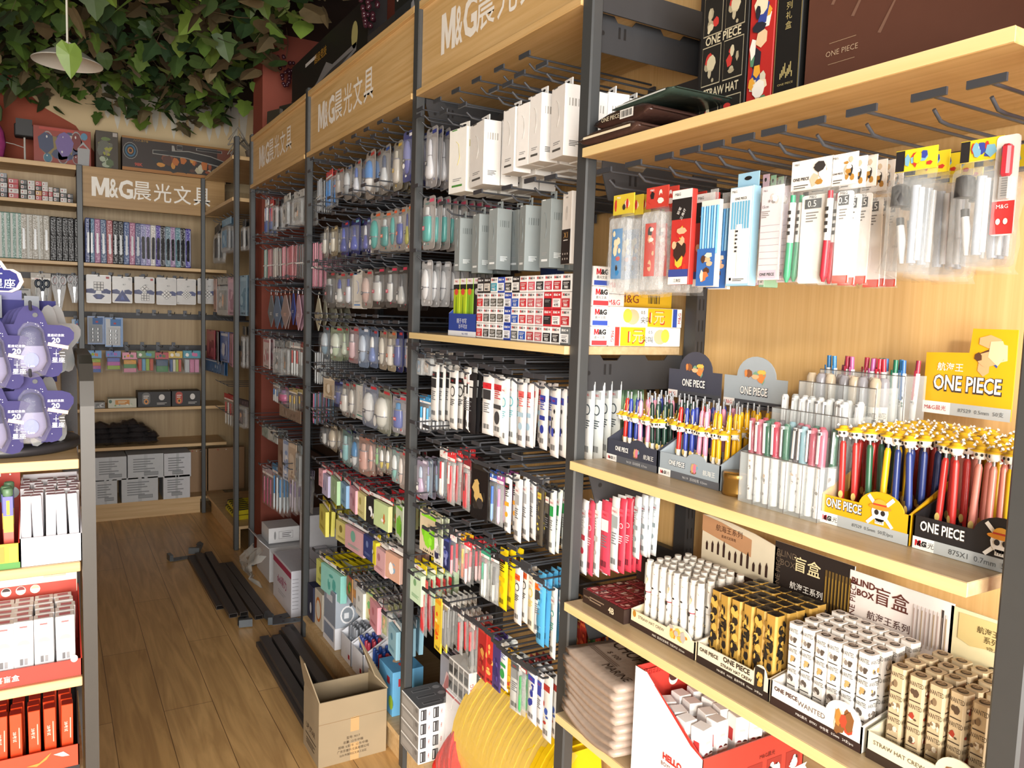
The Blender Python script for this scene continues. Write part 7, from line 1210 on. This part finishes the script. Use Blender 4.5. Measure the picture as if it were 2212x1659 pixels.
def fgun(m, W, D, H):
    m.rect((0,-D/2,H*.97), FU, FV, W, H*.06, '#8c6020'); m.rect((0,-D/2,H*.05), FU, FV, W, H*.1, '#a06828')
    art(m, (W*.02,-D/2,H*.38), FU, FV, W*.5, H*.5, ['#a85c1c', '#6c3418', '#b87c2c', '#4c2a18'], 9, 14); art(m, (W*.3,-D/2,H*.3), FU, FV, W*.36, H*.4, ['#a89c80', '#b0a890', '#8c4420'], 10, 9)
    m.rect((W*.42,-D/2,H*.6), FU, FV, W*.15, H*.7, '#6c3824', .0008)
    m.poly((W*.08,-D/2,H*.6), FU, FV, [(q_, v_*1.75) for q_, v_ in [(-.32*W,-.02*H),(-.04*W,-.03*H),(.3*W,-.12*H),(.40*W,-.2*H),(.38*W,-.03*H),(.2*W,.06*H),(.0,.1*H),(-.12*W,.08*H),(-.13*W,.16*H),(-.15*W,.16*H),(-.15*W,.06*H),(-.32*W,.05*H)]], K('#8c8880'), .002); m.poly((W*.08,-D/2,H*.6), FU, FV, [(q_, v_*1.75) for q_, v_ in [(-.315*W,-.008*H),(-.04*W,-.015*H),(.3*W,-.1*H),(.38*W,-.17*H),(.37*W,-.04*H),(.2*W,.045*H),(.0,.085*H),(-.12*W,.065*H),(-.315*W,.04*H)]], K('#1e1a18'), .003)
    for x, z, a, b_ in ((.27,.86,.24,.08), (.0,.84,.05,.14)): m.rect((x*W,-D/2,z*H), FU, FV, a*W, b_*H, '#8c8880', .002); m.rect((x*W,-D/2,z*H), FU, FV, a*W*.95, b_*H*.8, '#221e1c', .0026)
    for rr_, cc in ((.062,'#8c8880'),(.058,'#14181c'),(.045,'#2c5c78'),(.034,'#14181c'),(.024,'#98642c'),(.014,'#14181c')): m.disc((-W*.43,-D/2,H*.58), FU, FV, rr_*W, rr_*W*1.25, K(cc), .002+.0004*(.07-rr_)*100)
    m.poly((-W*.16,-D/2,H*.28), FU, FV, [(.1*W,-.22*H),(.14*W,-.18*H),(-.06*W,.18*H),(-.1*W,.14*H)], K('#24201e'), .002); m.rect((W*.06,-D/2,H*.26), X3*.8+Z3*-.6, X3*.6+Z3*.8, W*.07, H*.3, '#1c1a18', .003)
    m.text('八八八 新个性', (-W*.34,-D/2,H*.9), FU, FV, H*.06, '#b08830', maxw=W*.22); m.text('98K', (-W*.36,-D/2,H*.2), FU, FV, H*.1, '#a83c24', maxw=W*.2, bold=.03)
tbox('toy_gun_box', 'long black and orange toy gun box above the back sign', (1040,1992,1152,1500), .12, '#2a1c14', fgun, 2.40, 5.99)
sp = thing('speaker', 'small black speaker on a thin white stand beside the toy box', 'speaker', (T0(212,1380).x, 6.05, 2.381))
a = T0(150, 1050); b_ = T0(275, 1172); m = MB(); h0 = b_.z-2.381; m.box((-.055,-.05,h0), (.055,.05,h0+a.z-b_.z), K('#1c1a1a', .6), .006); m.rect((0,-.05,h0+.06), FU, FV, .09, .1, '#242222', .0006); m.build('cabinet', sp)
m = MB(); m.cyl((0,0,0), (0,0,h0+.002), .006, K('#b8b4ac', .4)); m.lathe([(.05,0),(.05,.004),(.008,.01)], K('#b8b4ac', .4)); m.tube([(-.0,.0,h0*.6),(-.06,0,h0*.7),(-.16,.01,h0*.78),(-.28,.02,h0*.9)], .003, K('#a8a49c', .5)); m.build('stand', sp)
m = MB(); m.lathe([(.002,0),(.055,.02),(.07,.10),(.06,.18),(.03,.24),(.002,.27)], K('#983a70', .4, var=.3), 14, (0,0,0), 1, .6); m.lathe([(.002,.20),(.05,.25),(.056,.32),(.03,.37),(.002,.38)], K('#5c6c48', .5, var=.3), 14, (0,0,0), 1, .6)
tag(m.build('plush_toy', None, None, None, (T0(-60,1300).x, 6.04, 2.381)), 'pink and green plush toy at the end of the top board', 'toy')
# ------------------------------------------------------------------ on top of the sign boards
def topbox(name, label, ya, yb, x0, d, z0, z1, col, faces, tilt=0):
    o = carton(name, label, 'toy box', (x0,yb,z0), (x0+d,ya,z1), col, None, faces); o.rotation_euler = (0, 0, tilt); return o
def fgunL(m, W, D, H):
    m.poly(lf(m, W, 0, H*.58), *LEFT, [(-.40*D,-.14*H),(-.34*D,-.16*H),(-.1*D,-.02*H),(.1*D,.02*H),(.38*D,.10*H),(.38*D,.16*H),(.1*D,.14*H),(.02*D,.2*H),(-.1*D,.1*H),(-.38*D,-.02*H)], K('#7c7a7a'), .001); m.poly(lf(m, W, 0, H*.58), *LEFT, [(-.36*D,-.1*H),(-.1*D,.0),(.36*D,.12*H),(.1*D,.11*H),(-.1*D,.07*H)], K('#3c3a3a'), .0016)
    m.rect(lf(m, W, D*.2, H*.9), *LEFT, D*.16, H*.03, '#c8c4c0'); m.text('超级竞技', lf(m, W, D*.06, H*.88), *LEFT, H*.08, '#b88a30', maxw=D*.24); m.text('大战特战', lf(m, W, D*.02, H*.3), *LEFT, H*.1, '#a86c40', maxw=D*.24)
    m.disc(lf(m, W, -D*.36, H*.8), *LEFT, D*.035, H*.10, K('#a8a068'), .001); m.disc(lf(m, W, D*.38, H*.3), *LEFT, D*.09, H*.24, K('#6c6454'), .001); m.disc(lf(m, W, D*.38, H*.28), *LEFT, D*.075, H*.2, K('#2a2622'), .0016)
q1 = P(631, 146, 'X', 1.12); q2 = P(795, 82, 'X', 1.12)
topbox('toy_gun_box', 'black toy gun box standing on the far sign board', q1.y, q2.y, 1.12, .08, 2.203, q1.z, '#171414', fgunL)
q3 = P(790, 70, 'X', 1.10); q4 = P(868, 40, 'X', 1.10)
topbox('toy_gun_box', 'grey and black toy gun box behind the middle sign board', q3.y-.02, q4.y, 1.10, .08, 2.203, q3.z-.02, '#34302f', fgunL)
q5 = P(853, 12, 'X', 1.04); 
def fgroza(m, W, D, H): m.rect(lf(m, W, 0, H*.9), *LEFT, D, H*.2, '#161516', .0006); m.text('GROZA', lf(m, W, D*.12, H*.915), *LEFT, H*.085, '#c8c8c8', maxw=D*.5, bold=.03); m.disc(lf(m, W, D*.43, H*.91), *LEFT, D*.03, H*.05, K('#c8c8c8'), .001); art(m, lf(m, W, 0, H*.7), *LEFT, D*.9, H*.3, ['#8a8a90', '#4a4c54', '#b0b0b4'], 3, 8)
topbox('toy_gun_box', 'black lettered toy box at near end of the middle sign board', q5.y, q5.y-.40, 1.04, .08, 2.203, q5.z+.06, '#24262a', fgroza)
r = random.Random(9)
for i in range(6):
    q = P(585+14*i, 290-18*i, 'X', 1.15); m = MB(); m.box((-.01,-.10,0), (.01,.10,q.z+.03-2.18), K(('#4a443e', '#3c3834', '#565048')[i % 3], .25, 1, .1), .004); m.rect((-.01,.02,(q.z-2.18)*.8), *LEFT, .2, .05, ('#77706a', '#2c2a28')[i % 2], .0006)
    o = m.build('wrapped_toy_pack', None, None, None, (1.06+.045*i, 4.40-.075*i, 2.186)); o.rotation_euler = (.1, 0, .1); tag(o, 'dark clear wrapped toy pack leaning on the farthest sign board', 'toy pack', 'wrapped toy packs on the far sign')
m = MB()
for i in range(26): a_ = r.uniform(0, 6.28); m.tube([(0,0,0),(.10*math.cos(a_),.10*math.sin(a_),.08+r.uniform(0, .1)),(.16*math.cos(a_),.16*math.sin(a_),r.uniform(-.02, .16))], .004, K('#8c8478', .5, var=.3), 4)
m.lathe([(.05,-.005),(.06,.03),(.02,.06)], K('#6c645c', .6), 10); tag(m.build('dried_branches', None, None, None, (1.12, 5.1, 2.43)), 'pale dry branches lying on the corner bay top board', 'branches')
# ================================================================== gondola goods
def star_pts(R_, n=5, inner=.62, a0=90):
    o = []
    for i in range(n*8):
        t = math.radians(a0+360*i/(n*8)); k = math.cos(n*(t-math.radians(a0)))*.5+.5; o.append(((R_*(inner+(1-inner)*k**.8))*math.cos(t), (R_*(inner+(1-inner)*k**.8))*math.sin(t)))
    return o
G = lambda px, py, Y=1.63: P(px, py, 'Y', Y)
cx = G(48, 735).x-.012
st = thing('rotating_stand', 'rotating counter stand with a purple cloud sign on the gondola', 'display stand', (cx-.02, 1.77, 1.2135))
m = MB(); m.lathe([(.001,.004),(.12,.0),(.125,.004),(.125,.014),(.12,.018),(.001,.02)], K('#2c2a2c', .4), 40); m.build('turntable', st)
m = MB(); m.box((-.035,-.03,.02), (.035,.03,.27), K('#39367a', .45)); m.box((-.085,-.034,.13), (.085,-.031,.285), K('#2a2862', .6, spec=.2)); m.box((.075,-.03,.02), (.078,.05,.285), K('#d4d8dc', .4)); m.build('column', st)
cl = MB(); cp = [(-.10,-.028),(.055,-.028),(.07,-.02),(.078,-.004),(.072,.014),(.058,.022),(.046,.022),(.036,.038),(.016,.05),(-.02,.056),(-.06,.05),(-.10,.04)]
zc = G(10, 600).z-1.2135; cl.prism((-.0,-.034,zc), FU, FV, [(a*.82-.03, b*.86) for a, b in cp], .004, K('#d8b8a8', .4)); cl.prism((-.002,-.0345,zc), FU, FV, [(a*.77-.031, b*.77) for a, b in cp], .003, K('#24256a', .6, spec=.2))
cl.text('十二', (-.018,-.0365,zc+.016), FU, FV, .018, '#f0f0fa', off=.0012, bold=.03); cl.text('星座', (.002,-.0365,zc-.008), FU, FV, .018, '#f0f0fa', off=.0012, bold=.02); cl.text('限定', (-.027,-.0365,zc-.006), FU, FV, .010, '#d8d8f0', off=.0012); cl.box((-.03,-.03,.28), (.03,-.026,zc-.02), K('#39367a', .45)); cl.build('cloud_sign', st)
def star_parts(back=False):
    cd = MB(); cd.prism((0,0,-.075), FU, FV, star_pts(.085), .0016, K('#3d3966', .65, spec=.15) if not back else K('#a4a8aa', .6, spec=.2), K('#4c4880')); 
    if back: lines(cd, .0, -.001, -.1, .05, 4, .009, K('#8a9094')); bars(cd, .0, -.001, -.135, .03, .014, 7, K('#5a5a5c')); return [('star_card', cd)]
    cd.disc((.008,0,-.012), FU, FV, .005, .005, BLACK, .002); r = random.Random(3)
    for i in range(26): x, z = r.uniform(-.05, .05), r.uniform(-.14, -.02); cd.disc((x,0,z), FU, FV, .0009, .0009, K('#e8e8f4'), .0012, 5)
    cd.text('20', (.046,0,-.066), FU, FV, .012, '#eeeef8', bold=.03); cd.text('十二', (.052,0,-.096), FU, FV, .011, '#eeeef8', bold=.03); cd.text('星座', (.050,0,-.109), FU, FV, .012, '#eeeef8', bold=.03); cd.rect((.05,0,-.078), Vector((.97,0,-.2)), Vector((.2,0,.97)), .04, .008, '#d8b8a0', .0014); cd.text('星座纪念款', (.046,0,-.055), FU, FV, .006, '#eeeef8'); cd.disc((-.052,0,-.075), FU, FV, .0155, .016, K('#f4f2f4'), .0014)
    pr = MB(); pr.lathe([(.001,-.135),(.02,-.13),(.029,-.112),(.028,-.095),(.0235,-.078)], K('#7c7a9c', .4, spec=.25), 16, (0,-.01,0), 1, .4); pr.lathe([(.0235,-.078),(.021,-.06),(.02,-.05),(.014,-.04),(.001,-.036)], K('#1c1f54', .4, spec=.25), 16, (0,-.01,0), 1, .4); pr.disc((0,-.0222,-.108), FU, FV, .014, .016, K('#6a74b8'), .0012); pr.text('Leo', (0,-.0225,-.12), FU, FV, .006, '#f0f0f8', off=.0022)
    bb = MB(); bb.lathe([(.001,-.148),(.026,-.142),(.037,-.115),(.034,-.09),(.027,-.065),(.024,-.045),(.014,-.03),(.001,-.027)], FILM_C, 18, (0,-.008,0), 1, .62); return [('star_card', cd), ('tape_roller', pr), ('bubble', bb)]
sp_ = star_parts(); smesh = merged(sp_).mesh('star_blister')
def star(px, py, Y, lab, grp=None, rz=0, whole=False, back=False):
    p = G(px, py, Y)
    if whole or back:
        o = thing('star_blister', lab, 'correction tape', p, rz)
        for n_, b_ in (star_parts(True) if back else sp_): b_.build(n_, o)
    else:
        o = bpy.data.objects.new('star_blister', smesh); C.objects.link(o); o.location = p; o.rotation_euler = (0, 0, rz); tag(o, lab, 'correction tape')
    o.scale = (.82, .82, .82)
    if grp: o['group'] = grp
for t_, (py, nm_) in enumerate(((668, 'upper'), (812, 'lower'))):
    star(66, py, 1.615, 'purple star blister at the front of the %s tier' % nm_, whole=True)
    for k in range(3): star(52-11*k+4, py+3*k+2, 1.64+.024*k, 'purple star blister behind the front one, %s tier' % nm_, 'purple stars behind, %s tier' % nm_)
    star(-22, py+22, 1.60, 'purple star blister beside the front one, %s tier' % nm_, whole=True)
    for k in range(2 if t_ == 0 else 1): star(104+18*k, py+(0 if t_ == 0 else 8), 1.68+.03*k, '%s white backed star card turned away, %s tier' % (('first', 'second')[k], nm_), None, .9, back=True)
    for k in range(2): hook(0, 0, 0, '%s tier of the rotating stand' % nm_, False, .12, 0, (G(66 if k == 0 else -22, py+6, 1.60).x, 1.60, G(66, py+8, 1.60).z))
# shelf with white pen boxes and a red display
LG = (G(112, 1220, 1.61).x, 1.613, 1.0205); wG = (G(180, 1220, 1.61).x-G(45, 1220, 1.61).x)
pdq('white display tray of plain white pen boxes on the gondola', LG, wG, .20, '#f0eff2', .052, .13, .0, 0, '#d8d4d8', rz=0)
m = MB(); a = .0078; m.box((-a,-.0085,0), (a,.0085,.12), K('#dedce0', .4), .0008); m.rect((0,0,.12), X3, Y3, a*1.7, .013, '#a88494', .0006); m.rect((a,0,.06), Y3, Z3, .016, .118, '#a07a8c', .0004); pw = m.mesh('pen_box')
for j in range(7):
    for i in range(5):
        o = bpy.data.objects.new('pen_box', pw); C.objects.link(o); o.location = at(LG, 0, -wG*.39+wG*.195*i+RND.uniform(-.001, .001), .02+.0245*j, .0052+.0*j); o.rotation_euler = (RND.uniform(-.02, .0), RND.uniform(-.04, .04), 0); tag(o, 'plain white pen box in the white gondola tray', 'pen box', 'white pen boxes on the gondola')
def fred2(h, ww, y, z, hh):
    h.text('一个!', (ww*.26,y,z+hh*.62), FU, FV, hh*.2, '#f0ece4', bold=.03); h.disc((ww*.3,y,z+hh*.22), FU, FV, ww*.16, hh*.12, K('#7cb4c0'), .001); h.disc((ww*.42,y,z+hh*.25), FU, FV, ww*.07, hh*.1, K('#c8dce0'), .0016); h.disc((ww*.2,y,z+hh*.2), FU, FV, ww*.06, hh*.07, K('#e8b838'), .002)
LR = (G(45, 1220, 1.61).x-.091, 1.613, 1.0205)
pdq('red display tray of yellow and red pens on the gondola', LR, .18, .16, '#c8b02c', .045, .12, .075, .12, '#b83428', rz=0, front=lambda m: (m.rect((0,0,.005), FU, FV, .18, .011, '#4c8c3c'), [m.rect((-.08+.02*i,0,.026), FU, FV, .013, .028, ('#d8c83c', '#e08c2c')[i % 2]) for i in range(9)]), head=('#c03a28', fred2))
def gpen(c):
    b = MB(); b.box((-.0075,-.007,0), (.0075,.007,.055), K(c, .4)); b.box((-.0075,-.007,.055), (.0075,.007,.085), K('#d8b830', .4)); b.box((-.0075,-.007,.085), (.0075,.007,.12), K('#5a58a8', .4)); b.rect((0,-.007,.1), FU, FV, .005, .026, '#d8b830'); q = MB(); q.lathe([(.007,.12),(.0085,.122),(.0085,.132),(.007,.134)], K('#5c7c5c', .4), 10); return [('carton', b), ('cap', q)]
fill(gpen, LR, 0, lin_pts(-.08, .084, 7), [.03, .06, .09], .005, lambda i, j: (('#c84a38', 'red based') if (i+j) % 2 else ('#d05844', 'coral based')), 'toy_pen', 'pen', 'cartoon pen', 'red gondola tray', .02, 'in the red gondola tray')
# white and red blind boxes
LW_ = (G(178, 1450, 1.61).x-.125, 1.613, .8005)
def fw(m): m.text('惊喜盲盒', (.0,0,.016), FU, FV, .012, '#f4ece4', bold=.02); m.disc((.112,0,.034), FU, FV, .006, .007, K('#f0ece8'), .001); m.poly((.02,0,.016), FU, FV, [(-.06,-.01),(-.02,-.012),(.0,-.004),(-.05,.012)], K('#d84a38'), .0006)
def hw_(h, ww, y, z, hh):
    h.rect((0,y,z+hh*.16), FU, FV, ww*.99, hh*.36, '#c04838'); h.text('30', (ww*.34,y,z+hh*.6), FU, FV, hh*.14, '#8a6a58'); h.rect((ww*.34,y,z+hh*.8), FU, FV, ww*.16, hh*.22, '#3c4474', .001); h.rect((ww*.34,y,z+hh*.58), FU, FV, ww*.16, hh*.2, '#d8b8a0', .0008); h.poly((-ww*.1,y,z+hh*.5), FU, FV, [(-ww*.3,-hh*.12),(ww*.25,-hh*.06),(ww*.3,hh*.1),(-ww*.3,hh*.0)], K('#d8d0bc'), .0008)
    for i in range(6): h.disc((-ww*.3+ww*.1*i,y,z+hh*.2), FU, FV, ww*.036, hh*.12, K('#f0e0d4'), .001); h.disc((-ww*.3+ww*.1*i,y,z+hh*.22), FU, FV, ww*.028, hh*.09, K(('#e0903c', '#c8ccdc', '#5a2c28', '#3a2a28', '#8c3a34', '#d8c89c')[i]), .0016, 12, 0, 180)
pdq('white and red blind box display on the gondola', LW_, .25, .18, '#c43a2c', .032, .12, .105, .075, '#b83428', rz=0, front=fw, head=('#efe4cc', hw_))
def wbx(c):
    b = MB(); b.box((-.0155,-.012,0), (.0155,.012,.11), K('#dcdad9', .4), .001); b.rect((0,-.012,.1), FU, FV, .012, .003, '#c86868'); b.rect((0,0,.11), X3, Y3, .018, .012, '#b8606c', .0006); b.disc((0,-.012,.066), FU, FV, .010, .009, K('#d8c4a4'), .0006, 12, 0, 180); b.disc((0,-.012,.06), FU, FV, .008, .007, K('#f4e8e0'), .0009); b.rect((-.0035,-.012,.034), FU, FV, .005, .012, '#6a6a6c'); b.rect((.0035,-.012,.034), FU, FV, .005, .012, '#8a8a8c'); art(b, (.0155,0,.06), Y3, Z3, .018, .07, ['#8c3040', '#3c3860', '#c86c68', '#f0d8d0'], 5, 8); return [('carton', b)]
fill(wbx, LW_, 0, lin_pts(-.115, .115, 7), [.022, .05, .078, .106, .134], .005, lambda i, j: ('#f3f1f0', 'white'), 'blind_box', 'box', 'box with small figure print', 'red and white gondola display', .02, 'in the lower gondola display')
# orange red display at the bottom
LO = (G(172, 1659, 1.61).x-.125, 1.613, .6155)
def fo(m): m.text('锦鲤', (-.06,0,.030), FU, FV, .02, '#c87038'); m.poly((.06,0,.034), FU, FV, [(-.02,-.006),(.0,-.004),(.02,.012),(.012,.0),(-.004,-.01)], K('#c88838'), .001); m.poly((.095,0,.036), FU, FV, [(-.012,.004),(.004,.006),(.014,-.004),(.002,-.003)], K('#f4ece4'), .001); m.rect((0,0,.005), FU, FV, .25, .009, '#241c1c')
def ho(h, ww, y, z, hh):
    h.rect((0,y,z+hh*.14), FU, FV, ww*.99, hh*.28, '#241c1c'); h.text('2B考试笔中性笔', (.0,y,z+hh*.14), FU, FV, hh*.12, '#d8d0c8', maxw=ww*.3); h.rect((-ww*.32,y,z+hh*.14), FU, FV, ww*.16, hh*.16, '#ece8e4', .001)
    for i in range(4): h.rect((ww*.2+ww*.06*i,y,z+hh*.7), FU, FV, ww*.016, hh*.34, '#d8a08c', .001)
pdq('orange red display tray of pen boxes lowest on the gondola', LO, .25, .17, '#cc4424', .05, .15, .12, .04, '#2a2020', rz=0, front=fo, head=('#c83c20', ho))
def obx(c):
    b = MB(); b.box((-.0095,-.01,0), (.0095,.01,.12), K(c, .35), .0008); b.text('2B考试', (-.002,-.01,.078), Z3*-1, X3, .006, '#f0d8c8', maxw=.04); b.rect((.005,-.01,.074), FU, FV, .0015, .04, '#e8b8a0'); b.poly((0,-.01,.022), FU, FV, [(-.006,-.004),(.0,-.006),(.006,-.002),(.002,.002),(.001,.012),(-.003,.010)], K('#f8f0e8'), .0006); b.disc((0,-.01,.012), FU, FV, .002, .002, K('#f8f0e8')); b.rect((0,0,.12), X3, Y3, .018, .018, '#8c2018', .0005); b.rect((.0095,0,.06), Y3, Z3, .018, .118, '#9c2418', .0004); return [('carton', b)]
fill(obx, LO, 0, lin_pts(-.118, .118, 9), [.024, .05, .076, .102, .128], .005, lambda i, j: ('#d8441c', 'orange red'), 'pen_box', 'pen box', 'pen box with white fish print', 'orange red gondola tray', .015, 'in the orange red tray')
# ================================================================== ceiling
def lamp():
    c = P(146, 137, 'Y', 3.7); t = thing('pendant_lamp', 'white enamel dish pendant lamp hanging among the ivy leaves', 'lamp', c); m = MB(); L1 = K('#a8a59c', .35)
    m.lathe([(.127,0),(.128,.003),(.124,.005),(.07,.040),(.045,.05),(.04,.058),(.001,.06)], L1, 40); m.lathe([(.127,0),(.122,.0035),(.068,.036),(.04,.045),(.001,.047)], K('#c9c5ba', .4), 40); m.build('shade', t)
    m = MB(); m.lathe([(.001,.02),(.010,.022),(.014,.030),(.012,.040),(.010,.046)], K('#e8e4dc', .3), 16); m.build('bulb', t); m = MB(); m.cyl((0,0,.058), (0,0,3.05-c.z), .004, K('#c8c4b8', .5)); m.cyl((0,0,.058), (0,0,.08), .016, K('#a8a59c', .4)); m.build('cord', t)
lamp()
LEAF = [(0,0),(.16,-.10),(.40,-.06),(.34,.14),(.56,.30),(.34,.46),(.26,.70),(0,1.0),(-.26,.70),(-.34,.46),(-.56,.30),(-.34,.14),(-.40,-.06),(-.16,-.10)]
LEAF2 = [(0,0),(.22,-.08),(.42,.10),(.44,.36),(.30,.62),(.14,.84),(0,1.0),(-.14,.84),(-.30,.62),(-.44,.36),(-.42,.10),(-.22,-.08)]
LM = [K('#4c6528', .5, 1, 0, .25, scale=25), K('#394f25', .55, 1, 0, .25, scale=25), K('#677f33', .5, 1, 0, .2, scale=25), K('#2c4526', .6, 1, 0, .25, scale=25), K('#54482f', .7, 1, 0, .25, scale=25), K('#65583c', .7, 1, 0, .25, scale=25)]
def ivy(n, seed, name, label, region, zlo, zhi):
    r = random.Random(seed); m = MB(); k = 0
    while k < n:
        x, y = r.uniform(region[0], region[1]), r.uniform(region[2], region[3])
        if x > 1.0 and y < 3.3: continue
        z = zhi-(zhi-zlo)*(r.random()**1.5); s = r.uniform(.075, .135); L_ = LEAF if r.random() < .6 else LEAF2
        # hanging leaf: blade droops, its face turned mostly down and to a random side
        az = r.uniform(0, 6.283); droop = r.uniform(-1.25, -.1); d = Vector((math.cos(az)*math.cos(droop), math.sin(az)*math.cos(droop), math.sin(droop))); sd = d.cross(Z3).normalized(); roll = r.uniform(-.5, .5); nn = sd.cross(d); sd = sd*math.cos(roll)+nn*math.sin(roll); nn = sd.cross(d); o = Vector((x, y, z)); fold = r.uniform(.05, .3); curl = r.uniform(-.25, .25)
        vs = [o+d*(b*s)+sd*(a*s)-nn*(abs(a)*fold*s)+nn*(curl*b*b*s) for a, b in L_]+[o+d*(.35*s)+nn*(curl*.12*s)]
        N = len(L_); m.add(vs, [(i, (i+1) % N, N) for i in range(N)], LM[r.choices(range(6), (22, 24, 12, 18, 14, 10))[0]], False); k += 1
        if r.random() < .25: m.tube([o, o-d*s*.4+Z3*s*.3], .0012, LM[4], 3, False)
    for i in range(60):
        x, y = r.uniform(region[0], region[1]), r.uniform(region[2], region[3]); a = r.uniform(0, 6.28); pts = [(x+.12*j*math.cos(a+j*.3), y+.12*j*math.sin(a+j*.3), zhi-.06+r.uniform(-.05, .03)) for j in range(5)]
        if max(p[0] for p in pts) < 1.15: m.tube(pts, .003, LM[4], 4, False)
    q = P(148, 95, 'Y', 3.45); d = Vector((.05, .1, -1)).normalized(); sd = Vector((1, .2, 0)).normalized(); N = len(LEAF2); m.add([q+d*(b*.125)+sd*(a*.1) for a, b in LEAF2]+[q+d*.04+Vector((0, -.012, 0))], [(i, (i+1) % N, N) for i in range(N)], LM[2]); m.tube([q, q+Vector((0, 0, .35))], .0012, LM[4], 3)
    o = m.build(name); o['kind'] = 'stuff'; return tag(o, label, 'ivy')
ivy(2300, 4, 'ivy_leaves', 'dense artificial ivy leaves covering the ceiling', (-1.7, 1.12, 2.3, 6.3), 2.80, 3.04)
r = random.Random(12)
for px, py, Y, lab in ((618, 150, 4.5, 'dark grape bunch hanging beside the red pillar'), (798, 8, 3.0, 'small dark grape bunch hanging above the middle sign')):
    c = P(px, py, 'Y', Y); m = MB()
    for k in range(34):
        t = k/34; a = r.uniform(0, 6.28); q = .045*(1-t*.75); m.lathe([(.001,-.011),(.008,-.008),(.011,0),(.008,.008),(.001,.011)], K('#3a1c24', .18, var=.2), 8, (q*math.cos(a), q*math.sin(a), .06-.15*t))
    g = thing('grape_bunch', lab, 'grapes', c); m.build('grapes', g); m = MB(); m.tube([(0,0,.06),(0.01,0,.14),(0,0,3.05-c.z)], .002, K('#54482f', .7), 4); m.build('stem', g)
